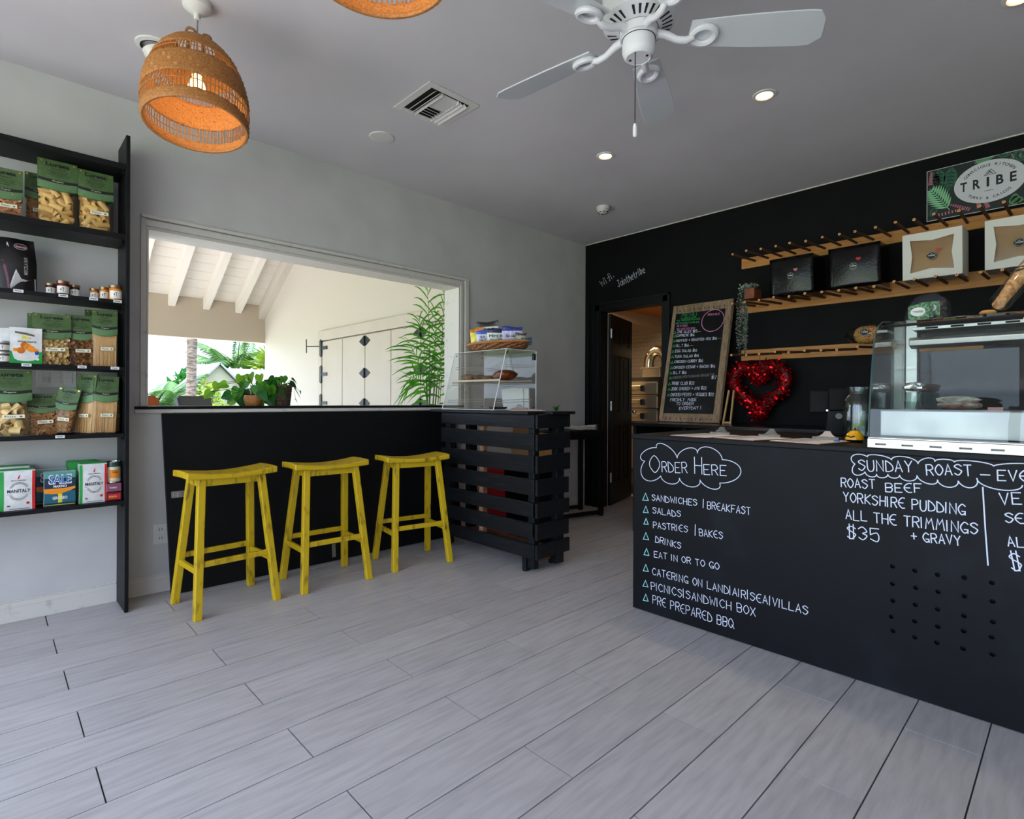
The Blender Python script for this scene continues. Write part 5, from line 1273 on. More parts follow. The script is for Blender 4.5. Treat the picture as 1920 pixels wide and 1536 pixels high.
def leafp(c, l, w, ang, m, lv, n=10):
    ca, sa = math.cos(R(ang)), math.sin(R(ang)); p = []
    for k in range(n + 1): t = k / n; p.append((t * l, w * math.sin(math.pi * t ** 0.8)))
    for k in range(n - 1, 0, -1): t = k / n; p.append((t * l, -w * math.sin(math.pi * t ** 0.8)))
    def clip(u, v): return (min(max(u, 0.005), SW - 0.005), min(max(v, 0.005), SH - 0.005))
    pr.poly(m, [clip(c[0] + a * ca - b * sa, c[1] + a * sa + b * ca) for a, b in p], lv)
    return [(c[0] + t * l * ca, c[1] + t * l * sa) for t in (0.05, 0.95)]
def frondp(c, l, ang, m, lv, wd=0.06, n=9):
    ca, sa = math.cos(R(ang)), math.sin(R(ang))
    pr.strokes(m, [[(c[0], c[1]), (c[0] + l * ca, c[1] + l * sa)]], 0.004, lv)
    for k in range(n):
        t = 0.12 + 0.86 * k / n; p = (c[0] + l * t * ca, c[1] + l * t * sa)
        for s in (-1, 1): leafp(p, wd * math.sin(math.pi * (0.2 + 0.75 * t)) * 1.2, 0.0065, ang + s * 48, m, lv, 5)
for c, l, w, a in (((0.03, 0.33), 0.13, 0.028, -75), ((0.07, 0.34), 0.15, 0.034, -92), ((0.135, 0.335), 0.16, 0.036, -96), ((0.36, 0.34), 0.10, 0.03, 8), ((0.02, 0.03), 0.08, 0.02, 60), ((0.55, 0.32), 0.2, 0.05, -25), ((0.42, 0.30), 0.18, 0.045, 10), ((0.64, 0.1), 0.2, 0.045, 70)):
    e = leafp(c, l, w, a, 'sign_green', 1)
    pr.strokes('sign_dark', [e], 0.003, 2)
    for k in range(1, 6):
        p = (e[0][0] + (e[1][0] - e[0][0]) * k / 6, e[0][1] + (e[1][1] - e[0][1]) * k / 6)
        for s in (-1, 1): leafp(p, w * 0.75, 0.0045, a + s * 60, 'sign_dark', 2, 4)
leafp((0.25, 0.325), 0.12, 0.02, 12, 'sign_mint', 2)
frondp((0.125, 0.05), 0.2, 122, 'sign_pale', 3, 0.075)
frondp((0.66, 0.06), 0.17, 75, 'sign_mint', 3, 0.06)
frondp((0.42, 0.01), 0.06, 40, 'sign_mint', 3, 0.04, 6)
rng = random.Random(4)
for c, l, a in (((0.225, 0.03), 0.12, 150), ((0.05, 0.028), 0.16, 5), ((0.275, 0.03), 0.09, 95), ((0.32, 0.02), 0.08, 110), ((0.02, 0.25), 0.1, 85)):
    for k in range(9):
        for s in (-1, 0, 1):
            t = k / 9; u = c[0] + l * t * math.cos(R(a)) - s * 0.008 * (1 - t * 0.6) * math.sin(R(a)); v = c[1] + l * t * math.sin(R(a)) + s * 0.008 * (1 - t * 0.6) * math.cos(R(a))
            if 0.008 < u < SW - 0.01 and 0.008 < v < SH - 0.01: pr.disc('sign_pink', u, v, 0.0042, 4, 6)
for k in range(40):
    u, v = rng.uniform(0.42, 0.72), rng.uniform(0.29, 0.335); pr.disc('sign_pink', u, v, 0.004, 4, 6)
pr.disc('sign_grey', 0.325, 0.186, 0.178, 5, 40, 0.135)
pr.text('ink', 'T', 0.180, 0.150, 0.214, 0.062, 6, 0.03); pr.text('ink', 'R', 0.244, 0.152, 0.282, 0.062, 6, 0.03); pr.text('ink', 'I', 0.312, 0.153, 0.325, 0.062, 6, 0.03); pr.text('ink', 'B', 0.358, 0.153, 0.394, 0.062, 6, 0.03); pr.text('ink', 'E', 0.424, 0.154, 0.455, 0.062, 6, 0.03)
pr.arc_text('ink', 'CONSCIOUS KITCHEN', 0.325, 0.186, 0.128, 150, 30, 0.017, 6, 0.02, ry=0.098)
pr.arc_text('ink', 'TURKS & CAICOS', 0.325, 0.186, 0.14, 222, 318, 0.016, 6, 0.02, ry=0.112, flip=True)
pr.strokes('ink', [[(0.300, 0.228), (0.322, 0.258), (0.345, 0.228), (0.300, 0.228)], [(0.310, 0.228), (0.333, 0.262), (0.358, 0.228), (0.310, 0.228)], [(0.318, 0.237), (0.326, 0.249), (0.335, 0.237), (0.318, 0.237)], [(0.302, 0.128), (0.345, 0.128)]], 0.003, 6)
pr.done('print')
# hand-written wifi note straight on the wall
nt_ = thing('wall_note', 'hand-written chalk note high on the black wall above the door', 'writing', (0.45, 0, 2.38))
fw = lambda u, v, o: (u, -o, v)
for s_, a, b0, c, d, h in (('Wifi.', 0.224, 2.337, 0.385, 2.425, 0.075), ('Jointhetribe', 0.43, 2.303, 0.75, 2.405, 0.072)):
    ribbon(MB(), hand(s_, a, b0, c, d, h, 0.05), fw, 0.004, 0.0008).build('chalk_lettering', 'chalk_grey' if False else 'chalk', nt_)

# ------------------------------------------------------------------ hanging silver-green plant in a wood block
hp = thing('trailing_plant', 'silvery trailing plant spilling from a wooden block on the middle rail', 'plant', (1.90, -0.28, 1.93))
MB().box(1.885, 1.965, -0.36, -0.22, 1.943, 2.025).build('wood_pot', mat('red_wood', (140, 74, 40), 0.6, col2=(104, 50, 26), scale=14), hp, bev=0.004)
mat('silver_leaf', (150, 162, 150), 0.6, col2=(104, 120, 104), scale=30)
rng = random.Random(6); b = MB(); s = MB()
def leaflet(b, p, d, l, w):
    d = d.normalized(); c = d.cross(V((rng.gauss(0, 1), rng.gauss(0, 1), rng.gauss(0, 1)))).normalized()
    b.add([p, p + d * l * 0.55 + c * w, p + d * l, p + d * l * 0.55 - c * w], [(0, 1, 2, 3)])
for k in range(9):
    x = 1.845 + rng.uniform(-0.035, 0.045); y = -0.33 + rng.uniform(-0.04, 0.05); L = rng.uniform(0.28, 0.47)
    top = V((1.915 + rng.uniform(-0.02, 0.03), -0.30, 2.03)); pts = [top, top.lerp(V((x, y, 2.03)), 0.6) + V((0, 0, 0.02)), V((x, y, 1.97))] + [V((x + rng.uniform(-0.006, 0.006), y, 1.97 - L * q / 6)) for q in range(1, 7)]
    s.tube(pts, 0.0014, 4)
    for q in range(1, len(pts)):
        for r_ in range(9):
            p = pts[q - 1].lerp(pts[q], r_ / 9)
            for e in range(2): leaflet(b, p, V((rng.gauss(0, 1), rng.gauss(0, 1), rng.gauss(-0.2, 0.6))), rng.uniform(0.012, 0.022), 0.004)
for k in range(120):
    p = V((1.905 + rng.gauss(0, 0.03), -0.30 + rng.gauss(0, 0.03), 2.03 + rng.uniform(0, 0.03))); leaflet(b, p, V((rng.gauss(0, 1), rng.gauss(0, 1), abs(rng.gauss(0, 1)))), 0.024, 0.009)
b.build('leaves', 'silver_leaf', hp, kind='stuff'); s.build('stem', 'stem_dark', hp)
# bagged loaf on the lowest rail
bl = thing('bagged_loaf', 'cling-bagged seeded loaf with a black round sticker on the lowest rail', 'bread', (2.70, -0.28, 1.53))
b = MB().lathe([(max(math.sin(math.pi * i / 10), 0.003) ** 0.6, -math.cos(math.pi * i / 10) * 0.5 + 0.5) for i in range(11)], 20, (0, 0, 0), 0.085, 0.06, wob=lambda i, j: 0.03 * math.sin(i * 3 + j)); b.v = [(2.715 + p[0], -0.29 + p[1], 1.535 + p[2] * 0.125) for p in b.v]
b.build('loaf', mat('seeded', (206, 156, 84), 0.7, col2=(120, 78, 36), scale=140, lo=0.45, hi=0.55, bump=0.4), bl, True)
b = MB().lathe([(max(math.sin(math.pi * i / 10), 0.003) ** 0.6, -math.cos(math.pi * i / 10) * 0.5 + 0.5) for i in range(11)], 20, (0, 0, 0), 0.096, 0.068, wob=lambda i, j: 0.04 * math.sin(i * 2 + j * 2.2)); b.v = [(2.712 + p[0] - 0.5 * max(0, -p[0] - 0.04), -0.29 + p[1], 1.533 + p[2] * 0.135) for p in b.v]
b.build('clear_bag', 'plastic_film', bl, True)
b = MB()
for k in range(5): b.grid(lambda u, v: (2.63 - 0.06 * u, -0.30 + 0.03 * (v - 0.5) * (1 + u) + 0.01 * k - 0.02, 1.60 + 0.03 * math.sin(4 * v + k) * u + 0.004 * k), 4, 4)
b.build('bag_tail', 'plastic_film', bl, True)
f2 = lambda u, v, o: (2.715 + u, -0.36 - o + 0.25 * abs(u), 1.61 + v - 0.0)
pr = Print(bl, f2, 0.001); logo(pr, -0.004, 0.0, 0.027, 0); pr.poly('pink_sticker', heart2d(0.034, 0.02, 0.009)); pr.done('sticker')

# ------------------------------------------------------------------ deck oven and flue in the kitchen
ov = thing('deck_oven', 'three-door stainless deck oven seen through the kitchen doorway', 'oven', (-0.08, 1.3, 0))
MB().box(-0.45, 0.286, 1.02, 1.66, 0.875, 1.42).build('body', 'steel_dark', ov)
MB().box(-0.45, 0.36, 0.98, 1.70, 0.84, 0.874).build('stand_top', 'dark_metal', ov)
for x in (-0.43, 0.30):
    for y in (1.0, 1.64): MB().box(x, x + 0.04, y, y + 0.04, 0.002, 0.84).build('leg', 'dark_metal', ov)
mat('brushed', (196, 184, 160), 0.42, 1.0, rough2=0.5, scale=20, stretch=(1, 1, 8))
for z in (0.905, 1.07, 1.235):
    d_ = MB().box(-0.445, 0.284, 0.995, 1.019, z - 0.02, z + 0.118).build('oven_door', 'brushed', ov, bev=0.004)
    MB().box(-0.445, 0.284, 0.99, 0.995, z + 0.121, z + 0.136).build('vent_strip', 'brushed', ov)
    MB().prism([(0.995, z + 0.075), (0.94, z + 0.085), (0.935, z + 0.078), (0.935, z + 0.035), (0.945, z + 0.035), (0.945, z + 0.068), (0.995, z + 0.06)], lambda u, v, w: (w, u, v), -0.44, 0.09).build('handle', 'brushed', d_, fixn=True)
    MB().box(0.09, 0.112, 0.94, 0.995, z + 0.012, z + 0.085).build('handle_bracket', 'dark_metal', d_, bev=0.004)
fl = thing('flue_duct', 'bent silver flue pipe on a metal box above the deck oven', 'duct', (0.05, 1.3, 1.42))
MB().box(0.0, 0.245, 1.12, 1.40, 1.4205, 1.53).build('box', 'brushed', fl, bev=0.004)
MB().box(-0.02, 0.262, 1.10, 1.42, 1.53, 1.545).build('box_lid', 'brushed', fl)
arc = [(0.115 + 0.125 * math.cos(R(a)), 1.28, 1.60 + 0.155 * math.sin(R(a))) for a in range(0, 181, 15)]
MB().tube([(0.24, 1.28, 1.545)] + arc + [(-0.01, 1.28, 1.42)], 0.062, 14).build('pipe', mat('flue', (196, 190, 174), 0.22, 1.0), fl, True)
b = MB()
for a in (10, 55, 95, 140): 
    c = V((0.115 + 0.125 * math.cos(R(a)), 1.28, 1.60 + 0.155 * math.sin(R(a)))); d = V((-math.sin(R(a)), 0, math.cos(R(a)))); b.tube([c - d * 0.006, c + d * 0.006], 0.066, 14)
b.build('pipe_ring', 'flue', fl, True)
for nm_, loc, e, c in (('kitchen_lamp', (-0.40, 0.95, 2.26), 22, (1.0, 0.78, 0.52)),):
    d = bpy.data.lights.new(nm_, 'AREA'); d.shape = 'DISK'; d.size = 0.3; d.energy = e; d.color = c
    lamp = thing('kitchen_light', 'round warm ceiling light in the kitchen', 'light', loc)
    MB().lathe([(0.001, 0.10), (0.18, 0.10), (0.2, 0.13), (0.2, 0.15), (0.001, 0.15)], 24, loc).build('housing', 'white_plastic', lamp, True)
    MB().lathe([(0.001, 0.098), (0.17, 0.098)], 24, loc).build('diffuser', glow('lamp_warm', (255, 214, 160), 6), lamp)
    o = bpy.data.objects.new(nm_, d); COL.objects.link(o); o.location = (loc[0], loc[1], loc[2] + 0.09)
# ------------------------------------------------------------------ black wall shelf of groceries
sh = thing('shelf_unit', 'tall black open shelf unit against the hatch wall', 'shelf', (0.125, -4.75, 0))
MB().box(0.001, 0.25, -4.165, -4.147, 0.0, 2.525).build('upright', 'black_paint', sh, bev=0.002)
MB().box(0.001, 0.25, -5.34, -5.322, 0.0, 2.525).build('upright', 'black_paint', sh, bev=0.002)
ST = [0.593, 0.949, 1.298, 1.648, 2.0, 2.37]
mat('price_white', (222, 224, 226), 0.5)
tags = {0: [], 1: [(-4.43)], 2: [-4.555, -4.345, -4.16 - 0.05], 3: [-4.585, -4.42, -4.30, -4.20], 4: [], 5: []}
SHV = []
for k, z in enumerate(ST):
    tt = 0.03 if k >= 4 else 0.02
    s_ = MB().box(0.001, 0.248, -5.321, -4.1655, z - tt, z).build('shelf_board', 'black_paint', sh, bev=0.002)
    SHV.append(s_)
    MB().box(0.2, 0.216, -4.178, -4.1655, z - tt - 0.014, z - tt).build('bracket', 'black_paint', s_)
    for y in tags[k]:
        o = MB().box(0.2482, 0.2495, y - 0.018, y + 0.018, z - 0.014, z + 0.0).build('price_tag', 'price_white', s_)
        pr = Print(o, lambda u, v, w: (0.2495 + w, y + u, z - 0.007 + v), 0.0004); pr.rect('menu_grey', -0.013, -0.002, 0.012, 0.002); pr.done()
mat('card_green', (78, 106, 58), 0.55, col2=(68, 96, 52), scale=60)
mat('card_green_light', (92, 128, 84), 0.55)
mat('card_black', (22, 26, 24), 0.5); mat('label_cream', (226, 226, 200), 0.6)
mat('pasta', (230, 192, 122), 0.6, col2=(214, 172, 100), scale=30); mat('pasta_pale', (232, 206, 150), 0.6, col2=(216, 184, 124), scale=40); mat('pasta_brown', (176, 124, 74), 0.65, col2=(146, 98, 56), scale=40); mat('pasta_pink', (206, 150, 104), 0.65, col2=(184, 120, 80), scale=40); mat('spaghetti', (214, 176, 122), 0.6, col2=(190, 148, 96), scale=(30), stretch=(20, 20, 1))
def ring_tube(r, t, l, n=9):
    b = MB(); vs = []
    for x in (-l / 2, l / 2):
        for q in (r, r - t): vs += [(x, q * math.cos(2 * math.pi * k / n), q * math.sin(2 * math.pi * k / n)) for k in range(n)]
    fs = []
    for k in range(n):
        j = (k + 1) % n; fs += [(k, j, 2 * n + j, 2 * n + k), (n + k, 3 * n + k, 3 * n + j, n + j), (k, n + k, n + j, j), (2 * n + k, 2 * n + j, 3 * n + j, 3 * n + k)]
    return b.add(vs, fs)
RIG = ring_tube(0.0165, 0.002, 0.055).mesh('rigatoni', 'pasta', True)
PAC = ring_tube(0.0205, 0.0022, 0.044).mesh('paccheri', 'pasta_pale', True)
def pasta_bag(label, yc, w, z, h, xc, d, kind, head=0.46, rot=(0, 0, 0), seed=1, text='Lureta', shape='bag', group='green-topped pasta bags on the shelf', sticker=True, hd=None):
    """local frame: u along +y, up z, front +x; base at the origin"""
    t = thing('pasta_bag', label, 'pasta', (xc, yc, z + 0.0008), rot, group=group)
    rng = random.Random(seed); hb = h * (1 - head) ; nx = 16
    fillh = h * (1 - head) * 1.04
    def half(v):           # depth along the height
        q = min(max((v - hb * 0.85) / (h - hb * 0.85), 0), 1)
        return d / 2 * (1 - q) ** 1.3 + 0.002
    def sec(v, grow=0.0):
        a, b_ = w / 2 * (0.97 if v < 0.01 else 1.0) + grow, half(v) + grow; o = []
        for k in range(nx):
            th = 2 * math.pi * k / nx; c, s = math.cos(th), math.sin(th)
            o.append((b_ * math.copysign(abs(c) ** 0.45, c), a * math.copysign(abs(s) ** 0.45, s), v))
        return o
    if shape == 'bag':
        vs = []; lv = [0.0, 0.006, hb * 0.25, hb * 0.5, hb * 0.75, hb, hb * 1.0 + (h - hb) * 0.3, hb + (h - hb) * 0.6, h * 0.985]
        for v in lv: vs += sec(v)
        fs = [tuple(range(nx - 1, -1, -1))]
        for i in range(len(lv) - 1):
            for k in range(nx): fs.append((i * nx + k, i * nx + (k + 1) % nx, (i + 1) * nx + (k + 1) % nx, (i + 1) * nx + k))
        MB().add(vs, fs).build('clear_bag', 'plastic_film', t, True, world=False)
    # folded card header, front and back
    def card(sg):
        def f(u, v):
            y = (u - 0.5) * w * 1.03; zz = h - (1 - v) * h * head; bow = 0.012 * (1 - v) * (1 - (2 * u - 1) ** 2)
            zz -= bow if sg > 0 else bow
            x = (half(min(zz, h)) + 0.0025) * (1 - 0.35 * (2 * u - 1) ** 2 * (1 - v))
            return (sg * x, y, zz)
        return f
    cf = card(1)
    b = MB().grid(cf, 8, 8); bb = MB().grid(card(-1), 8, 8); bb.f = [tuple(reversed(q)) for q in bb.f]; b.merge(bb)
    cd = b.build('header_card', 'card_green', t, True, world=False)
    fn_ = lambda u, v, o: tuple(V(cf(u, v)) + V((o, 0, 0)))
    pr = Print(cd, fn_, 0.0009, world=False)
    for k in range(8): pr.rect('card_green_light', k / 8, 0.02, (k + 1) / 8, 0.26, 0)
    for k in range(8): pr.rect('card_black', k / 8, 0.26, (k + 1) / 8, 0.36, 0)
    if text:
        pr.text('ink', text, 0.2, 0.79, 0.80, 0.13, 1, 0.03); pr.text('label_cream', 'Organic', 0.36, 0.285, 0.64, 0.055, 1, 0.0)
        pr.text('ink', 'Pasta Secca', 0.34, 0.70, 0.68, 0.055, 1, 0.0)
        for k, (a, c) in enumerate(((0.24, 0.76), (0.28, 0.72), (0.22, 0.78), (0.34, 0.66))): pr.rect('card_black', a, 0.62 - k * 0.05, c, 0.632 - k * 0.05, 1)
    pr.done('print')
    for u in (0.09, 0.91):
        p = cf(u, 0.93); MB().lathe([(0.0042, 0), (0.0025, 0.0015), (0.001, 0.0015)], 8, (0, 0, 0)) ; q = MB().cbox((p[0] + 0.0012, p[1], p[2]), 0.002, 0.007, 0.007, rx=R(45)); q.build('rivet', 'brass', cd, world=False)
    W2, D2 = w / 2 - 0.004, d / 2 - 0.004
    if kind in ('rig', 'pac'):
        r_, l_, me = (0.0165, 0.055, RIG) if kind == 'rig' else (0.0205, 0.044, PAC)
        zz = r_; layer = 0
        while zz < fillh - r_ * 0.6:
            y = -W2 + l_ / 2 * 0.75 + (layer % 2) * 0.008
            while y < W2 - r_ * 0.9:
                ang = rng.choice((1.2, 0.9, 2.2, 1.57, 1.9, 0.3)) + rng.uniform(-0.3, 0.3); el = rng.choice((-0.9, -0.3, 0.2, 0.7, 1.3)) + rng.uniform(-0.2, 0.2)
                ext = abs(math.sin(ang)) * l_ / 2 + r_ * abs(math.cos(ang))
                yy = min(max(y + rng.uniform(-0.006, 0.006), -W2 + ext * 0.9), W2 - ext * 0.9)
                x = max(half(zz) - 0.006 - r_ - abs(math.cos(ang)) * l_ * 0.28, 0.0) - rng.uniform(0, 0.006)
                piece('pasta_tube', me, t, (x, yy, zz + rng.uniform(-0.004, 0.006)), (0, el, ang))
                y += l_ * 0.66 if kind == 'rig' else l_ * 0.85
            zz += r_ * 1.5; layer += 1
        MB().cbox((-d / 2 + 0.014, 0, fillh * 0.46), 0.014, w * 0.86, fillh * 0.85).build('inner_fill', 'pasta', t, world=False)
    elif kind == 'spag':
        b = MB()
        for k in range(110):
            y = rng.uniform(-W2, W2); x = rng.uniform(-D2, D2) * 0.9 if k > 40 else D2 * rng.uniform(0.6, 0.95)
            b.bar((x, y, 0.004), (x * 0.6, y + rng.uniform(-0.004, 0.004), h * (1 - head) + 0.02), 0.0026, 0.0026, up=(1, 0, 0))
        b.build('strands', 'spaghetti', t, world=False, kind='stuff')
        MB().cbox((0, 0, h * (1 - head) * 0.5 + 0.004), d * 0.55, w * 0.9, h * (1 - head) * 0.98).build('inner_fill', 'spaghetti', t, world=False)
    else:
        m_ = {'ore': 'pasta_pale', 'oreb': 'pasta_brown', 'fus': 'pasta_pink', 'pen': 'pasta_brown'}[kind]
        b = MB(); n_ = 260 if kind.startswith('ore') else 170
        for k in range(n_):
            zz = rng.uniform(0.006, fillh); s_ = rng.random()
            x = half(zz) - 0.008 - rng.uniform(0, 0.012) if s_ < 0.75 else rng.uniform(-D2, D2); y = rng.uniform(-W2 + 0.008, W2 - 0.008)
            if kind.startswith('ore'):
                mtx = Matrix.Translation((x, y, zz)) @ Matrix.Rotation(rng.uniform(0, 6.3), 4, 'X') @ Matrix.Rotation(rng.uniform(0.4, 2.4), 4, 'Y') @ Matrix.Rotation(rng.uniform(0, 6), 4, 'Z')
                b.merge(MB().lathe([(0.0105, 0.004), (0.007, 0.0005), (0.002, -0.0012)], 7, (0, 0, 0), 1, 0.8, cap1=True), mtx)
            else:
                a = rng.uniform(-0.9, 0.9) + (1.57 if rng.random() < 0.3 else 0); e = V((0.15 * rng.gauss(0, 1), math.cos(a), math.sin(a))).normalized() * 0.019
                e.y *= 1.0; p = V((x, min(max(y, -W2 + 0.018), W2 - 0.018), max(zz, 0.015))); b.tube([p - e, p + e], 0.0042, 6)
        b.build('pasta_shapes', m_, t, True, world=False, kind='stuff')
        MB().cbox((-0.006, 0, fillh * 0.47), max(d - 0.045, 0.01), w * 0.84, fillh * 0.88).build('inner_fill', m_, t, world=False)
    if sticker:
        zz = hb * 0.55; x = half(zz) + 0.001
        o = MB().cbox((x, w * 0.08, zz), 0.0012, w * 0.52, 0.017, rx=R(2)).build('name_label', 'label_cream', t, world=False)
        pr = Print(o, lambda u, v, o_: (x + 0.0007 + o_, w * 0.08 + u, zz + v), 0.0005, world=False); pr.text('ink', 'Pasta', -w * 0.2, -0.004, w * 0.05, 0.008, 1); pr.rect('menu_grey', w * 0.14, -0.003, w * 0.2, 0.003, 1); pr.done('print')
    return t
Z0, Z1, Z2, Z3, Z4 = ST[:5]
pasta_bag('green-topped bag of large pasta tubes next to the shelf upright, top row', -4.285, 0.145, Z4, 0.315, 0.165, 0.085, 'rig', seed=3)
pasta_bag('green-topped bag of large pasta tubes second from the upright, top row', -4.438, 0.150, Z4, 0.325, 0.165, 0.085, 'rig', seed=4, sticker=False)
pasta_bag('dark green-topped bag half hidden on the top row', -4.512, 0.09, Z4, 0.27, 0.07, 0.05, 'pen', seed=5)
pasta_bag('green-topped bag of pinkish pasta twists on the top row', -4.63, 0.12, Z4, 0.235, 0.16, 0.07, 'fus', seed=6, head=0.62)
pasta_bag('green-topped bag of cream shell pasta on the third row', -4.458, 0.145, Z2, 0.255, 0.17, 0.085, 'ore', seed=7)
pasta_bag('green-topped bag standing behind the cream shell pasta', -4.495, 0.10, Z2, 0.262, 0.07, 0.05, 'ore', seed=8)
pasta_bag('green-topped bag of brown shell pasta on the third row', -4.345, 0.12, Z2, 0.262, 0.155, 0.075, 'oreb', seed=9)
pasta_bag('green-topped bag of long spaghetti by the upright on the third row', -4.245, 0.105, Z2, 0.295, 0.175, 0.045, 'spag', head=0.42, seed=10)
pasta_bag('green-topped spaghetti bag tucked behind another on the third row', -4.262, 0.11, Z2, 0.305, 0.085, 0.04, 'spag', head=0.42, seed=11)
pasta_bag('large green-topped bag of wide pale pasta rings on the fourth row', -4.612, 0.155, Z1, 0.318, 0.175, 0.1, 'pac', seed=12)
pasta_bag('shadowed green-topped bag of brown penne on the fourth row', -4.49, 0.115, Z1, 0.205, 0.14, 0.07, 'pen', seed=13, head=0.42)
pasta_bag('tilted green-topped bag of short tubes on the fourth row', -4.418, 0.09, Z1 + 0.012, 0.225, 0.145, 0.06, 'pen', seed=14, rot=(R(-10), 0, R(-22)))
pasta_bag('green-topped spaghetti bag with price label on the fourth row', -4.250, 0.105, Z1, 0.30, 0.18, 0.045, 'spag', head=0.42, seed=15, rot=(R(-2.5), 0, 0))
pasta_bag('green-topped spaghetti bag turned edge-on on the fourth row', -4.32, 0.10, Z1, 0.31, 0.14, 0.045, 'spag', head=0.45, seed=16, rot=(R(-3), 0, R(-48)))
pasta_bag('green-topped spaghetti bag leaning against the shelf upright', -4.208, 0.10, Z1 + 0.002, 0.29, 0.09, 0.04, 'spag', head=0.45, seed=17, rot=(R(-3), 0, R(34)))

# coffee bag
cb = thing('coffee_bag', 'large black and purple coffee bag leaning on the second row', 'coffee', (0.14, -4.60, Z3), (0, R(-4), 0))
mat('coffee_black', (14, 13, 15), 0.35, bump=0.15, scale=30); mat('coffee_purple', (104, 24, 60), 0.4, col2=(60, 12, 36), scale=18); mat('coffee_silver', (176, 176, 178), 0.35)
def cbag(u, v, sg=1):
    w = 0.17 * (1 - 0.28 * max(v - 0.55, 0)); dpt = 0.055 * (1 - 0.85 * max(v - 0.5, 0) * 2 * 0.9) * (math.sin(math.pi * (0.06 + 0.88 * u)) ** 0.5)
    return (sg * (dpt + 0.002) + 0.004 * math.sin(9 * u + 4 * v) * v, (u - 0.5) * w, 0.001 + 0.262 * v)
b = MB().grid(lambda u, v: cbag(u, v), 14, 12); c = MB().grid(lambda u, v: cbag(u, v, -1), 14, 12); c.f = [tuple(reversed(q)) for q in c.f]; b.merge(c)
body = b.build('bag', 'coffee_black', cb, True, world=False)
pr = Print(body, lambda u, v, o: tuple(V(cbag(u, v)) + V((o + 0.0012, 0, 0))), 0.0008, world=False)
pr.poly('coffee_purple', [(0.02, 0.02), (0.42, 0.02), (0.40, 0.22), (0.34, 0.42), (0.28, 0.55), (0.02, 0.45)], 0)
pr.poly('coffee_silver', [(0.43, 0.02), (0.98, 0.02), (0.97, 0.26), (0.8, 0.2), (0.66, 0.22), (0.56, 0.36), (0.36, 0.9), (0.33, 0.9)], 0)
pr.disc('coffee_silver', 0.66, 0.84, 0.16, 1, 20, 0.065); pr.disc('coffee_purple', 0.66, 0.84, 0.145, 2, 20, 0.052); pr.text('white_paper', 'Guatemala', 0.54, 0.815, 0.79, 0.045, 3, 0.01)
vs, fs, a0, a1, c0, c1 = printed('MISCELA BAR', 0.015)
pr._mb('coffee_silver', 3).add([tuple(V(cbag(0.80 - (p[1] - c0) / (c1 - c0) * 0.085 + 0.06 * (p[0] - a0) / (a1 - a0) * 0, 0.30 + (p[0] - a0) / (a1 - a0) * 0.34)) + V((0.0045, 0, 0))) for p in vs], fs)
pr.done('print')
# jars
def small_jar(label, y, x, z, r, h, cont, lidc, group):
    t = thing('preserve_jar', label, 'jar', (x, y, z + 0.0008), group=group)
    MB().lathe([(r * 0.9, 0), (r, 0.003), (r, h * 0.72), (r * 0.9, h * 0.8)], 18, (0, 0, 0), cap0=True, cap1=True).build('glass_body', cont, t, True, world=False)
    MB().lathe([(r * 1.0, h * 0.8), (r * 1.04, h * 0.81), (r * 1.04, h * 0.985), (r * 0.97, h), (0.001, h)], 18, (0, 0, 0)).build('lid', lidc, t, True, world=False)
    vs = []; n_ = 8
    lab = MB().grid(lambda u, v: ((r + 0.0006) * math.cos(R(-62 + 124 * u)), (r + 0.0006) * math.sin(R(-62 + 124 * u)), h * (0.12 + 0.5 * v)), n_, 1).build('paper_label', 'white_paper', t, world=False)
    fl_ = lambda u, v, o: ((r + 0.0006 + o) * math.cos(u / r), (r + 0.0006 + o) * math.sin(u / r), h * 0.37 + v)
    pr = Print(lab, fl_, 0.0005, world=False); pr.text('ink', 'T', -0.004, -h * 0.12, 0.004, h * 0.26, 1, 0.02); pr.rect('menu_grey', -0.011, -h * 0.06, -0.007, h * 0.08, 1); pr.done('print')
    return t
mat('lid_bronze', (150, 120, 86), 0.3, 0.8); mat('jam_dark', (52, 20, 24), 0.15, coat=0.5); mat('honey', (206, 130, 40), 0.15, coat=0.5); mat('lid_silver', (190, 188, 196), 0.35, 0.5); mat('olive', (96, 88, 60), 0.2, coat=0.4)
G1 = 'preserve jars on the second row'
small_jar('dark preserve jar left in the trio beside the coffee bag', -4.462, 0.165, Z3, 0.022, 0.058, 'jam_dark', 'lid_bronze', G1)
small_jar('dark red preserve jar at the front of the trio', -4.418, 0.195, Z3, 0.0255, 0.072, mat('jam_red', (96, 20, 30), 0.15, coat=0.5), 'lid_bronze', G1)
small_jar('dark preserve jar at the upright side of the trio', -4.369, 0.165, Z3, 0.022, 0.064, 'jam_dark', 'lid_bronze', G1)
small_jar('small honey-coloured jar farthest from the upright', -4.287, 0.16, Z3, 0.02, 0.058, 'honey', 'lid_bronze', G1)
small_jar('middle honey-coloured jar of the amber trio', -4.249, 0.185, Z3, 0.0195, 0.068, 'honey', 'lid_bronze', G1)
small_jar('largest honey-coloured jar touching the shelf upright', -4.203, 0.205, Z3, 0.029, 0.08, 'honey', 'lid_bronze', G1)
small_jar('lower silver-lidded jar at the edge of the third row', -4.638, 0.205, Z2, 0.03, 0.052, 'olive', 'lid_silver', 'silver-lidded jars')
small_jar('upper silver-lidded jar stacked on another on the third row', -4.640, 0.205, Z2 + 0.0535, 0.029, 0.05, 'olive', 'lid_silver', 'silver-lidded jars')

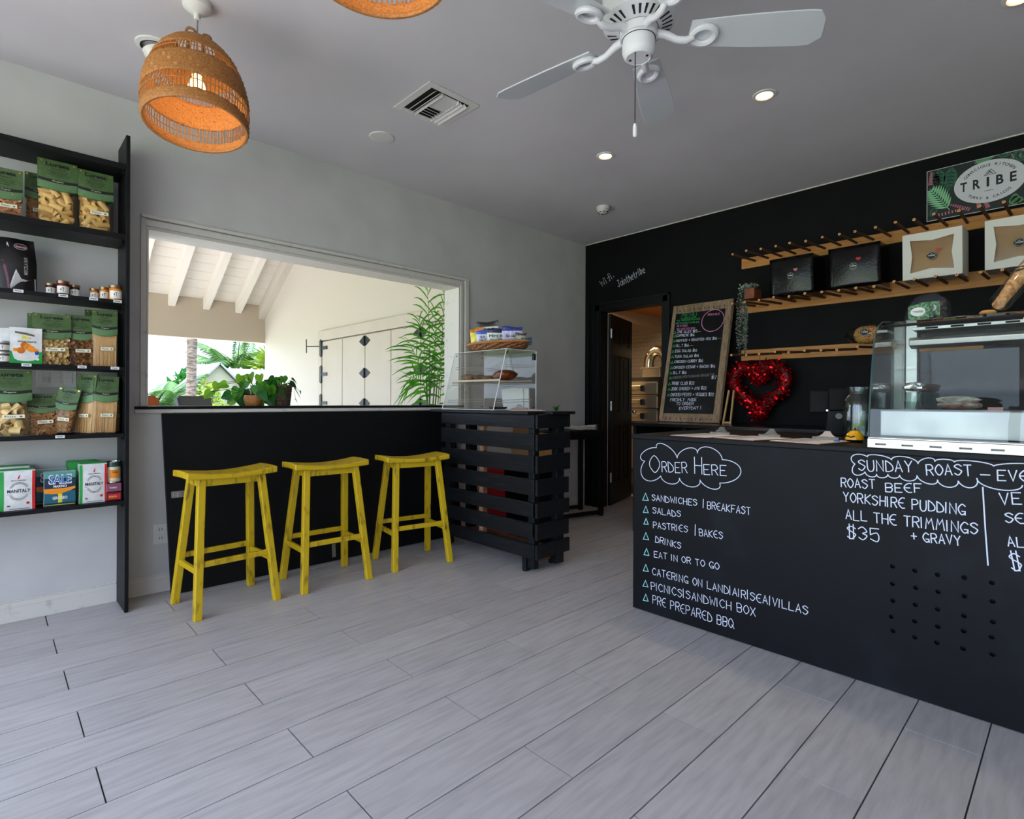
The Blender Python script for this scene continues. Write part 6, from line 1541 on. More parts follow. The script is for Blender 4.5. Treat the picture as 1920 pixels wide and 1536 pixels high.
# pouches and boxes with print
def pouch(name, label, cat, yc, w, z, h, xc, d, m, rot=(0, 0, 0), puff=0.12, group=None, top=0.0, draw=None, tuck=0.12, m_top=None):
    t = thing(name, label, cat, (xc, yc, z + 0.0008), rot, group=group)
    def front(u, v):
        return (d / 2 * (1 + puff * math.sin(math.pi * u) * math.sin(math.pi * v)) * (1 - tuck * max(v - 0.86, 0) / 0.14) , (u - 0.5) * w * (1 - 0.02 * math.sin(math.pi * v)), v * h)
    b = MB(); n = 10
    def ringp(v):
        k = 1 - tuck * max(v - 0.86, 0) / 0.14; a = w / 2 * (1 - 0.02 * math.sin(math.pi * v)); o = []
        for i in range(n + 1): o.append(front(i / n, v))
        o += [(-d / 2 * k, a, v * h), (-d / 2 * k, 0, v * h), (-d / 2 * k, -a, v * h)]
        return o
    vs = []; lv = [0, 0.02, 0.2, 0.4, 0.6, 0.8, 0.92, 1.0]
    for v in lv: vs += ringp(v)
    m_ = n + 4; fs = [tuple(range(m_))]
    for i in range(len(lv) - 1):
        for k in range(m_): fs.append((i * m_ + k, (i + 1) * m_ + k, (i + 1) * m_ + (k + 1) % m_, i * m_ + (k + 1) % m_))
    fs.append(tuple((len(lv) - 1) * m_ + k for k in range(m_ - 1, -1, -1)))
    body = MB().add(vs, fs).build('packet', m, t, True, world=False, fixn=True)
    if m_top:
        MB().box(-d / 2 * (1 - tuck) - 0.001, d / 2 * (1 - tuck) + 0.001, -w * 0.49, w * 0.49, h * 1.0, h * 1.0 + 0.004).build('folded_top', m_top, t, world=False, bev=0.002)
    if draw:
        pr = Print(body, lambda u, v, o: tuple(V(front(u, v)) + V((o, 0, 0))), 0.0007, world=False); draw(pr); pr.done('print')
    return t
mat('pk_green', (24, 150, 60), 0.4); mat('pk_red', (206, 30, 36), 0.4); mat('pk_white', (222, 222, 220), 0.45, col2=(206, 206, 206), scale=24, bump=0.1); mat('pk_orange', (236, 140, 20), 0.5); mat('pk_yellow', (224, 208, 30), 0.5); mat('pk_blue', (34, 70, 160), 0.5)
def strips(pr, m, u0, u1, v0, v1, k=8, lv=0):
    for i in range(k): pr.rect(m, u0, v0 + (v1 - v0) * i / k, u1, v0 + (v1 - v0) * (i + 1) / k, lv)
def flour(pr):
    strips(pr, 'pk_green', 0.0, 0.11, 0, 0.98); strips(pr, 'pk_red', 0.91, 1.0, 0, 0.98)
    pr.text('ink', 'MANITALY', 0.20, 0.445, 0.86, 0.085, 1, 0.015); pr.rect('menu_grey', 0.18, 0.405, 0.88, 0.411, 1)
    for r_ in (0.245, 0.285): pr.strokes('menu_grey', [[(0.53 + r_ * math.cos(R(a)), 0.49 + 0.75 * r_ * math.sin(R(a))) for a in range(25, 156, 10)], [(0.53 + r_ * math.cos(R(a)), 0.47 + 0.75 * r_ * math.sin(R(a))) for a in range(205, 336, 10)]], 0.012, 1)
    pr.text('ink', 'PAOLO MARIANI', 0.32, 0.735, 0.74, 0.03, 1, 0.01); pr.poly('pk_red', [(0.48, 0.78), (0.53, 0.87), (0.57, 0.90), (0.54, 0.80)], 1)
    pr.disc('pk_red', 0.79, 0.17, 0.05, 1, 10, 0.035); pr.rect('menu_grey', 0.2, 0.10, 0.29, 0.135, 1); pr.rect('menu_grey', 0.26, 0.03, 0.84, 0.042, 1)
GF = 'flour bags on the lowest row'
pouch('flour_bag', 'white flour bag with green and red edges beside the salt box', 'flour', -4.583, 0.128, Z0, 0.19, 0.165, 0.085, 'pk_white', group=GF, draw=flour, m_top='pk_green')
pouch('flour_bag', 'flour bag standing behind the one beside the salt box', 'flour', -4.60, 0.128, Z0, 0.20, 0.06, 0.085, 'pk_white', group=GF, m_top='pk_green')
pouch('flour_bag', 'white flour bag with green and red edges beside the cans', 'flour', -4.293, 0.115, Z0, 0.20, 0.165, 0.085, 'pk_white', group=GF, draw=flour, m_top='pk_green')
pouch('flour_bag', 'green-topped flour bag behind the one beside the cans', 'flour', -4.325, 0.128, Z0, 0.205, 0.06, 0.085, 'pk_green', group=GF, m_top='pk_green')
mat('salt_teal', (20, 92, 112), 0.45); mat('salt_navy', (16, 44, 66), 0.45); mat('salt_blue', (40, 110, 190), 0.45); mat('salt_sea', (84, 150, 140), 0.45)
def salt(pr):
    pr.rect('salt_teal', 0, 0, 1, 0.42, 0); pr.rect('salt_navy', 0, 0.42, 1, 0.82, 0); pr.rect('salt_sea', 0, 0.82, 1, 1, 0); pr.rect('salt_navy', 0, 0.0, 1, 0.10, 1)
    pr.poly('pk_orange', [(0.0, 0.40), (0.25, 0.36), (0.5, 0.36), (0.85, 0.44), (1.0, 0.50), (1.0, 0.56), (0.7, 0.52), (0.0, 0.52)], 1)
    pr.rect('pk_yellow', 0.44, 0.10, 0.57, 0.36, 1); pr.rect('pk_yellow', 0.02, 0.035, 0.98, 0.05, 2)
    pr.text('white_paper', 'SALE', 0.13, 0.64, 0.88, 0.29, 2, 0.05); pr.text('salt_blue', 'SALE', 0.16, 0.67, 0.85, 0.23, 3, 0.012)
    pr.text('white_paper', 'MARINO', 0.29, 0.545, 0.72, 0.075, 2, 0.03); pr.text('white_paper', 'GROSSO', 0.26, 0.20, 0.74, 0.085, 2, 0.03)
GS = 'sea salt boxes'
pouch('salt_box', 'blue and yellow coarse sea salt box at the front of the lowest row', 'salt', -4.426, 0.122, Z0, 0.17, 0.175, 0.06, 'pk_white', group=GS, draw=salt, puff=0.0, tuck=0.0)
pouch('salt_box', 'coarse sea salt box hidden behind the front one', 'salt', -4.452, 0.122, Z0, 0.175, 0.085, 0.06, 'pk_white', group=GS, draw=salt, puff=0.0, tuck=0.0)
def penne(pr):
    strips(pr, 'pk_green', 0, 1, 0, 0.34, 4); 
    for k in range(6): pr.disc('pk_orange', 0.34 + 0.11 * (k % 4), 0.36 + 0.05 * ((k * 3) % 4), 0.13, 1, 12, 0.09)
    pr.rect('pk_orange', 0.1, 0.33, 0.9, 0.42, 1); pr.text('ink', 'PENNE RIGATE', 0.24, 0.585, 0.82, 0.045, 1, 0.015)
    pr.text('pk_yellow', 'Bio', 0.36, 0.68, 0.62, 0.10, 2, 0.03); pr.poly('olive', [(0.16, 0.84), (0.5, 0.80), (0.76, 0.76), (0.76, 0.81), (0.5, 0.86), (0.16, 0.89)], 1)
    pr.disc('pk_blue', 0.84, 0.30, 0.07, 2, 14, 0.055); pr.disc('white_paper', 0.86, 0.13, 0.05, 2, 12, 0.036); pr.rect('label_cream', 0.28, 0.20, 0.75, 0.215, 2)
GP = 'white pasta packets on the third row'
pouch('pasta_packet', 'white and green penne packet at the front of the third row', 'pasta', -4.556, 0.118, Z2, 0.172, 0.195, 0.06, 'pk_white', group=GP, draw=penne)
pouch('pasta_packet', 'plain white pasta packet behind the penne packet', 'pasta', -4.612, 0.11, Z2, 0.175, 0.10, 0.05, 'pk_white', group=GP, rot=(R(4), 0, R(-12)))
# cans and tins by the upright
t = thing('food_can', 'tall labelled food can stacked on two tins by the upright', 'can', (0.165, -4.205, Z0 + 0.0925))
R_ = 0.034; mat('can_label', (196, 176, 120), 0.35, col2=(224, 224, 214), scale=16, detail=1); 
MB().lathe([(R_, 0.0008), (R_ + 0.0012, 0.002), (R_, 0.005), (R_, 0.108), (R_ + 0.0012, 0.111), (R_ - 0.002, 0.1125), (R_ - 0.003, 0.109), (0.001, 0.109)], 24, (0, 0, 0), cap0=True).build('tin', 'chrome', t, True, world=False)
lab = MB().lathe([(R_ + 0.0005, 0.006), (R_ + 0.0005, 0.107)], 24, (0, 0, 0)).build('label', 'can_label', t, True, world=False)
fcan = lambda u, v, o: ((R_ + 0.0006 + o) * math.cos(u), (R_ + 0.0006 + o) * math.sin(u), v)
pr = Print(lab, fcan, 0.0005, world=False)
for k in range(10): pr.rect(mat('can_green', (20, 70, 54), 0.4), -1.5 + 0.3 * k, 0.085, -1.2 + 0.3 * k, 0.107, 0)
for k in range(5): pr.rect('pk_orange', -0.6 + 0.25 * k, 0.025, -0.35 + 0.25 * k, 0.07, 0)
pr.text('ink', 'Ceci', -0.2, 0.052, 0.45, 0.014, 1, 0.01); pr.done('print')
mat('tin_maroon', (96, 22, 36), 0.4); mat('tin_mauve', (130, 70, 96), 0.4)
for k, (z_, m_, l) in enumerate(((Z0, 'tin_maroon', 'maroon sleeved tin at the bottom of the can stack'), (Z0 + 0.047, 'tin_mauve', 'mauve sleeved tin under the tall can'))):
    t = thing('sleeved_tin', l, 'tin', (0.165, -4.207, z_), group='sleeved tins by the upright')
    MB().box(-0.04, 0.046, -0.034, 0.034, 0.001, 0.0445).build('card_sleeve', m_, t, world=False, bev=0.003)
    MB().lathe([(0.031, 0.004), (0.031, 0.0425)], 18, (0.014, -0.001, 0), cap0=True, cap1=True).build('tin', 'chrome', t, True, world=False)
    o = MB().box(0.0465, 0.047, -0.024, 0.028, 0.008, 0.036).build('label', 'red_print' if k == 0 else 'tin_mauve', t, world=False)
    pr = Print(o, lambda u, v, o_: (0.0471 + o_, u, v), 0.0004, world=False); pr.text('pk_yellow' if k == 0 else 'label_cream', 'POLPO' if k == 0 else 'TONNO', -0.02, 0.018, 0.012, 0.009, 1, 0.02); pr.done('print')
# ------------------------------------------------------------------ ceiling fan
FC = V((2.585, -2.925, 0))
fan = thing('ceiling_fan', 'white five-blade ceiling fan with pull chain', 'fan', (2.585, -2.925, H))
mat('fan_white', (222, 222, 224), 0.3)
mat('blade_white', (206, 210, 212), 0.4)
MB().lathe([(0.001, 0), (0.09, 0), (0.088, -0.02), (0.075, -0.05), (0.06, -0.06), (0.06, -0.075), (0.001, -0.075)], 32, (2.585, -2.925, H)).build('canopy', 'fan_white', fan, True)
MB().lathe([(0.001, -0.075), (0.10, -0.075), (0.128, -0.10), (0.135, -0.14), (0.135, -0.245), (0.132, -0.262)], 40, (2.585, -2.925, H)).build('motor_housing', 'fan_white', fan, True)
zb = 2.585
MB().lathe([(0.134, 2.5650), (0.134, 2.5500), (0.12, 2.5400), (0.078, 2.5270), (0.072, 2.5270)], 40, (2.585, -2.925, 0)).build('vented_plate', 'fan_white', fan, True)
b = MB()
for k in range(30):
    if k % 6 == 5: continue
    a = 2 * math.pi * k / 30 + 0.1
    ca, sa = math.cos(a), math.sin(a)
    def rp(r, w, z): return (2.585 + r * ca - w * sa, -2.925 + r * sa + w * ca, z)
    b.add([rp(0.086, -0.0035, 2.5288), rp(0.122, -0.005, 2.5398), rp(0.122, 0.005, 2.5398), rp(0.086, 0.0035, 2.5288)], [(0, 1, 2, 3)])
b.build('vent_slot', 'ink', fan, kind='stuff')
MB().lathe([(0.07, 2.5270), (0.07, 2.4950), (0.062, 2.4930), (0.062, 2.4870)], 32, (2.585, -2.925, 0)).build('blade_hub', 'fan_white', fan, True)
MB().lathe([(0.06, 2.4865), (0.061, 2.4450), (0.055, 2.4270), (0.044, 2.4190), (0.042, 2.4210), (0.001, 2.4210)], 32, (2.585, -2.925, 0)).build('switch_housing', 'fan_white', fan, True)
MB().tube([(2.585 + 0.0612 * math.cos(2 * math.pi * k / 32), -2.925 + 0.0612 * math.sin(2 * math.pi * k / 32), 2.4870) for k in range(32)], 0.0016, 5, closed=True).build('seam_ring', 'ink', fan)
b = MB()
for a in (0.3, 3.44): b.lathe([(0.001, 0.0), (0.005, 0.0), (0.005, 0.003)], 8, (2.585 + 0.032 * math.cos(a), -2.925 + 0.032 * math.sin(a), 2.4185))
b.build('screw', 'dark_metal', fan)
def blade_shape():
    n = 14; up = []; dn = []
    for k in range(n + 1):
        t = k / n; r = 0.185 + 0.495 * t
        w = 0.054 + 0.022 * math.sin(math.pi * min(t * 1.1, 1) * 0.55) - (0.0 if t < 0.9 else 0.035 * ((t - 0.9) / 0.1) ** 2)
        up.append((r + (0.012 if 0.85 < t else 0) * 0, w)); dn.append((r - (0.02 * ((t - 0.8) / 0.2) if t > 0.8 else 0), -w * 0.98))
    return up + dn[::-1]
for k in range(5):
    a = R(42 + 72 * k)
    M_ = Matrix.Translation((2.585, -2.925, 2.5030)) @ Matrix.Rotation(a, 4, 'Z')
    P_ = M_ @ Matrix.Translation((0.0, 0, 0.0)) @ Matrix.Rotation(R(-13), 4, 'X')
    bl_ = MB().prism(blade_shape(), lambda u, v, w: tuple(P_ @ V((u, v, w))), 0.0, 0.006).build('blade', 'blade_white', fan, bev=0.002, fixn=True)
    ir = MB()
    ir.tube([M_ @ V(p) for p in ((0.062, 0, 0.006), (0.10, 0, 0.0), (0.14, 0, -0.02), (0.175, 0, -0.024), (0.20, 0, -0.014))], [0.017, 0.015, 0.013, 0.014, 0.012], 10)
    ir.tube([P_ @ V((0.238 + 0.042 * math.cos(2 * math.pi * q / 20), 0.036 * math.sin(2 * math.pi * q / 20), -0.01)) for q in range(20)], 0.012, 8, closed=True)
    ir.build('blade_arm', 'fan_white', bl_, True)
ch = MB(); ch.tube([(2.597, -2.965, 2.4450), (2.597, -2.965, 2.15)], 0.0016, 5)
for k in range(75): ch.cbox((2.597, -2.965, 2.467 - 0.004 * k), 0.0032, 0.0032, 0.0025, k)
ch.build('pull_chain', mat('chain_bronze', (72, 54, 44), 0.4, 0.6), fan)
MB().lathe([(0.001, 0), (0.006, 0.002), (0.0075, 0.01), (0.0075, 0.04), (0.005, 0.05), (0.001, 0.052)], 8, (2.597, -2.965, 2.104)).build('chain_pull', 'fan_white', fan, True)
lg = thing('fan_badge', 'x', 'x', (0, 0, 0)); bpy.data.objects.remove(lg)
f2 = lambda u, v, o: (2.585 + (0.1353 + o) * math.cos(u), -2.925 + (0.1353 + o) * math.sin(u), v)
pr = Print(fan, f2, 0.0006); pr.text('ink', 'Hunter', R(-75), 2.5900, R(-38), 0.024, 1, 0.0); pr.done('badge_print')

# ------------------------------------------------------------------ wicker pendant lamps
def pendant(label, px, py, zb_, tilt, seed):
    t = thing('pendant_lamp', label, 'lamp', (px, py, zb_), group='wicker pendant lamps')
    Mt = Matrix.Translation((px, py, zb_ + 0.37)) @ Matrix.Rotation(tilt[0], 4, 'X') @ Matrix.Rotation(tilt[1], 4, 'Y') @ Matrix.Translation((0, 0, -0.37))
    prof = lambda h: 0.194 if h < 0.05 else 0.194 * math.sqrt(max(1 - ((h - 0.05) / 0.335) ** 2.2, 0.0)) + 0.004
    n = 96
    def band(h0, h1, nm):
        k = max(int((h1 - h0) / 0.0085), 4); b = MB()
        pf = [(prof(h0 + (h1 - h0) * i / k), h0 + (h1 - h0) * i / k) for i in range(k + 1)]
        b.lathe(pf, n, wob=lambda i, j: 0.022 * math.sin(math.pi * (j / 2 + (i % 2) + 0.25)) + 0.006 * ((i * 7 + j * 13) % 5 - 2) / 2)
        MB().merge(b, Mt).build(nm, 'wicker', t, True, solid=0.006)
    band(0.0, 0.04, 'woven_rim'); band(0.105, 0.212, 'woven_band'); band(0.262, 0.366, 'woven_crown')
    for h0, h1 in ((0.036, 0.109), (0.208, 0.266)):
        s = MB(); m_ = 84
        for q in range(m_):
            a = 2 * math.pi * q / m_; da = 0.012 * ((q * 5) % 3 - 1)
            pts = []
            for i in range(3):
                h = h0 + (h1 - h0) * i / 2; r = prof(h); pts.append(Mt @ V((r * math.cos(a + da * i / 2), r * math.sin(a + da * i / 2), h)))
            s.tube(pts, 0.0026, 5, cap=False)
        s.build('open_weave', 'wicker', t, True, kind='stuff')
        h = (h0 + h1) / 2; MB().tube([Mt @ V(((prof(h) + 0.003) * math.cos(2 * math.pi * q / 48), (prof(h) + 0.003) * math.sin(2 * math.pi * q / 48), h)) for q in range(48)], 0.002, 5, closed=True).build('weave_ring', 'wicker', t)
    MB().tube([Mt @ V((0.19 * math.cos(2 * math.pi * q / 60), 0.19 * math.sin(2 * math.pi * q / 60), 0.002)) for q in range(60)], 0.008, 6, closed=True).build('rim_binding', 'wicker', t, True)
    for s_ in (-1, 1):
        MB().tube([Mt @ V((0.06 * math.cos(a_) * 1.0, 0.03 * s_ + 0.01 * math.sin(3 * a_), 0.35 + 0.075 * math.sin(a_))) for a_ in [math.pi * q / 12 for q in range(13)]], 0.0055, 7).build('handle', mat('rope', (120, 86, 50), 0.8), t, True)
    MB().tube([(px, py, H - 0.07), (px, py, zb_ + 0.30)], 0.004, 8).build('cable', mat('cable_grey', (140, 140, 138), 0.5), t)
    MB().lathe([(0.001, 0), (0.058, 0), (0.055, -0.025), (0.03, -0.045), (0.012, -0.05), (0.012, -0.075), (0.001, -0.075)], 28, (px, py, H)).build('ceiling_rose', 'white_plastic', t, True)
    MB().lathe([(0.018, 0.30), (0.02, 0.24), (0.001, 0.24)], 14, (px, py, zb_)).build('lamp_holder', 'white_plastic', t, True)
    MB().lathe([(0.012, 0.24), (0.03, 0.205), (0.036, 0.18), (0.03, 0.155), (0.012, 0.145), (0.001, 0.144)], 20, (px, py, zb_)).build('bulb', glow('bulb_warm', (255, 206, 130), 9.0), t, True)
    d = bpy.data.lights.new('pendant_bulb', 'POINT'); d.energy = 1.2; d.color = (1, 0.72, 0.40); d.shadow_soft_size = 0.04
    o = bpy.data.objects.new('pendant_bulb', d); COL.objects.link(o); o.location = (px, py, zb_ + 0.11)
    return t
pendant('bell-shaped wicker pendant lamp hanging near the shelf unit', 1.122, -4.047, 2.272, (R(-2), R(-8)), 1)
pendant('wicker pendant lamp of which only the rim shows at the picture top', 2.455, -3.95, 2.272, (0, 0), 2)

# ------------------------------------------------------------------ recessed downlights, spotlight, vent, detector, speaker
G = 'recessed ceiling downlights'
for x, y, l in ((1.461, -1.617, 'round recessed downlight nearest the corner above the kitchen door'), (2.524, -1.598, 'round recessed downlight between the fan blade and the black wall'), (3.56, -1.585, 'round recessed downlight at the picture edge above the sign')):
    t = thing('downlight', l, 'downlight', (x, y, H), group=G)
    MB().lathe([(0.062, -0.0005), (0.060, -0.006), (0.046, -0.008), (0.042, -0.004), (0.040, -0.0008)], 32, (x, y, H)).build('trim_ring', 'white_plastic', t, True)
    MB().lathe([(0.040, -0.003), (0.001, -0.0035)], 28, (x, y, H)).build('lens', glow('downlight_glow', (255, 214, 150), 10.0), t)
    d = bpy.data.lights.new('downlight_lamp', 'SPOT'); d.energy = 18; d.color = (1, 0.80, 0.55); d.spot_size = R(110); d.spot_blend = 0.8; d.shadow_soft_size = 0.04
    o = bpy.data.objects.new('downlight_lamp', d); COL.objects.link(o); o.location = (x, y, H - 0.012)
t = thing('eyeball_spotlight', 'white swivel spotlight in the ceiling behind the wicker lamp', 'spotlight', (0.66, -4.11, H))
MB().lathe([(0.085, -0.0005), (0.084, -0.008), (0.066, -0.012), (0.064, -0.004)], 32, (0.66, -4.11, H)).build('trim_ring', 'white_plastic', t, True)
MB().tube([(0.66 + 0.062 * math.cos(2 * math.pi * q / 32), -4.11 + 0.062 * math.sin(2 * math.pi * q / 32), H - 0.011) for q in range(32)], 0.003, 5, closed=True).build('dark_gap', 'ink', t)
b = MB().lathe([(0.058, 0.0), (0.056, -0.03), (0.045, -0.055), (0.04, -0.058), (0.001, -0.056)], 24); MB().merge(b, Matrix.Translation((0.655, -4.11, H - 0.012)) @ Matrix.Rotation(R(20), 4, 'X')).build('swivel_barrel', 'white_plastic', t, True)
o = MB().lathe([(0.001, -0.008), (0.06, -0.008), (0.076, -0.006), (0.08, -0.0005)], 36, (0.617, -2.863, H)).build('ceiling_speaker', 'white_plastic', smooth=True); tag(o, 'flat round white cover plate on the ceiling near the vent', 'cover plate')
t = thing('smoke_detector', 'small white smoke detector on the ceiling near the corner', 'smoke detector', (0.848, -0.82, H))
MB().lathe([(0.001, 0), (0.058, -0.0005), (0.058, -0.02), (0.054, -0.03)], 28, (0.848, -0.82, H)).build('base', 'white_plastic', t, True)
MB().lathe([(0.05, -0.03), (0.044, -0.045), (0.036, -0.052), (0.02, -0.056), (0.001, -0.056)], 28, (0.848, -0.82, H)).build('sensor_cap', 'white_plastic', t, True)
b = MB()
for k in range(8): a = 2 * math.pi * k / 8; b.cbox((0.848 + 0.042 * math.cos(a), -0.82 + 0.042 * math.sin(a), H - 0.0505), 0.004, 0.02, 0.006, a)
b.build('sensor_slot', 'ink', t)
vt = thing('air_vent', 'square white four-way air vent in the ceiling', 'vent', (1.168, -2.83, H))
X0, X1, Y0, Y1 = 0.987, 1.349, -3.004, -2.657
b = MB(); w = 0.042; z = H - 0.006
b.box(X0, X1, Y0, Y0 + w, z, H - 0.0005).box(X0, X1, Y1 - w, Y1, z, H - 0.0005).box(X0, X0 + w, Y0 + w, Y1 - w, z, H - 0.0005).box(X1 - w, X1, Y0 + w, Y1 - w, z, H - 0.0005)
b.build('frame', 'white_plastic', vt, bev=0.002)
MB().box(X0 + w, X1 - w, Y0 + w, Y1 - w, H - 0.002, H - 0.0008).build('dark_throat', 'hole_black', vt)
x0, x1, y0, y1 = X0 + w + 0.004, X1 - w - 0.004, Y0 + w + 0.004, Y1 - w - 0.004
for k in range(2):
    MB().cbox(((x0 + x1) / 2, y0 + 0.022 + 0.03 * k, H - 0.014), x1 - x0, 0.026, 0.002, rx=R(38)).build('louvre', 'white_plastic', vt)
    MB().cbox(((x0 + x1) / 2, y1 - 0.022 - 0.03 * k, H - 0.014), x1 - x0, 0.026, 0.002, rx=R(-38)).build('louvre', 'white_plastic', vt)
ya, yb_ = y0 + 0.075, y1 - 0.075
for k in range(10):
    x = x0 + 0.014 + k * (x1 - x0 - 0.028) / 9
    MB().cbox((x, (ya + yb_) / 2, H - 0.014), 0.026, yb_ - ya, 0.002, ry=R(38 if k < 5 else -38)).build('louvre', 'white_plastic', vt)
for y in (ya - 0.003, yb_ + 0.003): MB().box(x0, x1, y - 0.0015, y + 0.0015, H - 0.024, H - 0.003).build('divider', 'white_plastic', vt)
# ------------------------------------------------------------------ plants at the hatch
def leaf_mesh(l, w, m, fold=0.25):
    out = [(0.0, 0.0), (-0.12, 0.22), (-0.06, 0.42), (0.15, 0.5), (0.42, 0.42), (0.7, 0.22), (1.0, 0.0)]
    b = MB(); vs = []; fs = []
    mid = [(-0.0, 0), (0.05, 0), (0.12, 0), (0.25, 0), (0.45, 0), (0.72, 0), (1.0, 0)]
    for s in (1, -1):
        n0 = len(b.v)
        pts = [(a * l, s * q * w, -fold * 0.0 + abs(q) * w * fold - (a ** 2) * l * 0.18) for a, q in out]; ms = [(a * l, 0, -(a ** 2) * l * 0.18) for a, q in mid]
        b.add(pts + ms, [((k, k + 1, 7 + k + 1, 7 + k) if s < 0 else (7 + k, 7 + k + 1, k + 1, k)) for k in range(6)])
    b.tube([(a * l, 0, -(a ** 2) * l * 0.18 + 0.0006) for a, q in mid], 0.0007, 4, cap=False)
    return b.mesh('leaf', m, True)
po = thing('pothos_plant', 'bushy green pothos in a low woven pot on the hatch sill', 'plant', (-0.10, -3.405, 1.089))
MB().lathe([(0.045, 0.001), (0.056, 0.02), (0.06, 0.05), (0.056, 0.07), (0.05, 0.07), (0.001, 0.055)], 24, (-0.10, -3.405, 1.0885), wob=lambda i, j: 0.02 * ((i + j) % 2), cap0=True).build('woven_pot', 'wicker', po, True)
LM = [leaf_mesh(0.10, 0.085, 'leaf'), leaf_mesh(0.095, 0.08, 'leaf_dark'), leaf_mesh(0.075, 0.065, 'leaf_lime')]
rng = random.Random(21)
PB = V((-0.10, -3.405, 1.155)) - V((-0.10, -3.405, 1.089))
spots = [(-0.255, 0.045, 2), (-0.215, 0.10, 2), (-0.175, 0.095, 2), (-0.15, 0.03, 1), (-0.12, -0.005, 2), (-0.10, 0.15, 2), (-0.055, 0.12, 0), (-0.02, 0.165, 2), (0.03, 0.16, 2), (0.06, 0.12, 0), (0.085, 0.09, 0), (0.0, 0.09, 0), (-0.045, 0.06, 1), (0.02, 0.05, 1), (0.055, 0.04, 1), (-0.02, 0.03, 0), (0.09, 0.02, 1), (-0.09, 0.07, 0), (0.11, 0.12, 1), (0.04, 0.0, 0), (-0.07, 0.01, 1), (0.13, 0.05, 1)]
stm = MB()
for k, (dy, dz, m_) in enumerate(spots):
    p = V((rng.uniform(-0.05, 0.07) + 0.02, dy, PB.z - 0.02 + dz))
    ph = dy * 4.0 + rng.uniform(-0.7, 0.7)
    e_ = (Matrix.Rotation(R(-38), 4, 'Z') @ Matrix.Rotation(ph, 4, 'X') @ Matrix.Rotation(R(90) + rng.uniform(-0.75, 0.35), 4, 'Y')).to_euler()
    piece('leaf', LM[m_], po, tuple(p), e_, [rng.uniform(0.8, 1.1)] * 3)
    stm.tube([V((0, 0, PB.z - 0.01)), V((p.x * 0.5, p.y * 0.5, max(p.z, PB.z) * 0.9 + 0.03)), p], 0.0018, 4)
stm.build('stem', 'stem_dark', po, world=False)
iv = thing('ivy_plant', 'trailing ivy in a dark brown rope basket on the hatch sill', 'plant', (-0.10, -3.225, 1.089))
b = MB()
for k in range(9):
    r_ = 0.056 + 0.012 * k / 8; b.tube([(r_ * math.cos(2 * math.pi * q / 28), r_ * math.sin(2 * math.pi * q / 28), 0.0085 + 0.0152 * k) for q in range(28)], 0.009, 6, closed=True)
b.build('rope_basket', mat('brown_rope', (92, 70, 54), 0.85, col2=(54, 40, 30), scale=70, bump=0.4), iv, True, world=False)
MB().lathe([(0.05, 0.003), (0.06, 0.12), (0.001, 0.12)], 20, (0, 0, 0), cap0=True).build('soil', 'stem_dark', iv, world=False)
IM = [leaf_mesh(0.055, 0.055, 'leaf_dark'), leaf_mesh(0.045, 0.045, 'leaf')]
stm = MB()
for k in range(20):
    a = rng.uniform(0, 6.28); r_ = rng.uniform(0.01, 0.085); p = V((r_ * math.cos(a), r_ * math.sin(a), 0.14 + rng.uniform(0, 0.065)))
    piece('leaf', IM[k % 2], iv, tuple(p), (rng.uniform(-0.6, 0.6), rng.uniform(0.1, 1.0), a), [rng.uniform(0.8, 1.2)] * 3)
    stm.tube([V((0, 0, 0.12)), p], 0.0013, 4)
for k, (dy, dz) in enumerate(((0.10, 0.10), (0.115, 0.075), (0.095, 0.04), (0.09, 0.12), (0.125, 0.10))):
    p = V((0.02, dy, dz)); piece('leaf', IM[1], iv, tuple(p), (0.3 * k, 0.9, 1.3 + 0.2 * k), (0.7, 0.7, 0.7)); stm.tube([V((0.01, 0.05, 0.135)), V((0.015, 0.085, 0.145)), p], 0.0012, 4)
stm.build('stem', 'stem_dark', iv, world=False)
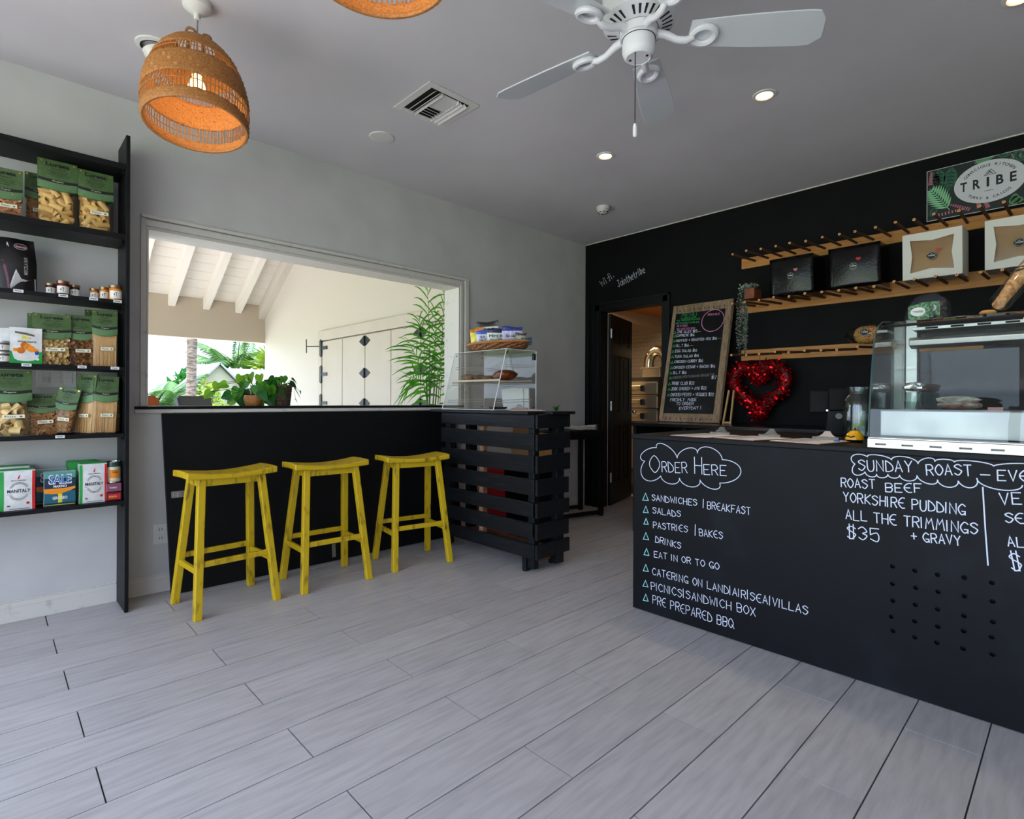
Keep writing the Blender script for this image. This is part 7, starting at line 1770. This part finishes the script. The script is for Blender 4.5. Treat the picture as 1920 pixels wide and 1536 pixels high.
# tall areca palm on the porch by the right jamb
ap = thing('areca_palm', 'tall slender areca palm on the porch beside the hatch', 'plant', (-0.48, -1.74, -0.03))
MB().lathe([(0.12, 0.001), (0.16, 0.3), (0.17, 0.32), (0.15, 0.32), (0.001, 0.28)], 24, (0, 0, 0), cap0=True).build('pot', mat('clay', (150, 92, 62), 0.8), ap, True, world=False)
def areca_frond(base, tip, bow, nl, ll, seed):
    r = random.Random(seed); B, T = V(base), V(tip); b = MB(); m = (B + T) / 2 + V(bow)
    pts = [(1 - t) ** 2 * B + 2 * t * (1 - t) * m + t * t * T for t in [k / 20 for k in range(21)]]
    b.tube(pts, [0.007 - 0.0055 * k / 20 for k in range(21)], 5)
    for k in range(nl):
        for s in (-1, 1):
            t = 0.52 + 0.48 * (k + 0.45 * (s > 0) + r.uniform(-0.15, 0.15)) / nl; q = min(max(t, 0), 0.999) * 20; i = int(q); p = pts[i].lerp(pts[i + 1], q - i); d = (pts[i + 1] - pts[i]).normalized()
            side = d.cross(V((1, 0, 0.15))).normalized(); tt = (t - 0.52) / 0.48
            l = ll * (0.55 + 0.45 * math.sin(math.pi * (0.2 + 0.7 * tt))) * r.uniform(0.8, 1.15)
            dr = (side * s * (0.95 - 0.55 * tt) + d * (0.35 + 0.5 * tt) + V((r.uniform(-0.45, 0.45), 0, 0))).normalized()
            g = r.uniform(0.28, 0.6); w = 0.0095
            row = []
            for j in range(5):
                u = j / 4; c = p + dr * l * u + V((0, 0, -g * l * u * u)); c.y = min(c.y, 0.285)
                row.append((c, w * math.sin(math.pi * (0.15 + 0.85 * u) ** 0.8) + 0.0006))
            vs = []
            for c, ww in row: vs += [c - d * ww, c + d * ww]
            b.add(vs, [(2 * j, 2 * j + 1, 2 * j + 3, 2 * j + 2) for j in range(4)])
    return b.mesh('frond', 'leaf')
for k, (bs_, tp, bw, nl, ll) in enumerate((((0, 0.02, 0.3), (0.03, -0.03, 2.32), (0, 0.06, 0.2), 11, 0.30), ((0.02, 0.05, 0.3), (0.02, 0.19, 2.24), (0, 0.02, 0.15), 13, 0.26),
    ((0, 0, 0.3), (0.04, -0.12, 1.92), (0, 0.10, 0.35), 10, 0.32), ((0, 0.02, 0.3), (0.06, -0.24, 1.36), (0.02, 0.18, 0.62), 10, 0.30), ((0.02, 0.04, 0.3), (0.05, 0.14, 1.75), (0, 0.06, 0.1), 9, 0.26),
    ((0, 0.02, 0.3), (0.0, -0.2, 1.66), (0, 0.16, 0.45), 10, 0.30), ((0.02, 0.0, 0.3), (0.06, 0.05, 2.05), (0, 0.05, 0.2), 10, 0.28))):
    piece('frond', areca_frond(bs_, tp, bw, nl, ll, k), ap)
for k in range(5): MB().tube([(0.02 * math.cos(k), 0.03 * math.sin(k * 2), 0.28), (0.02 + 0.012 * k, -0.02 + 0.025 * k, 1.35 + 0.1 * (k % 3))], [0.012, 0.006], 6).build('cane', mat('cane_green', (90, 110, 60), 0.5), ap, True, world=False)
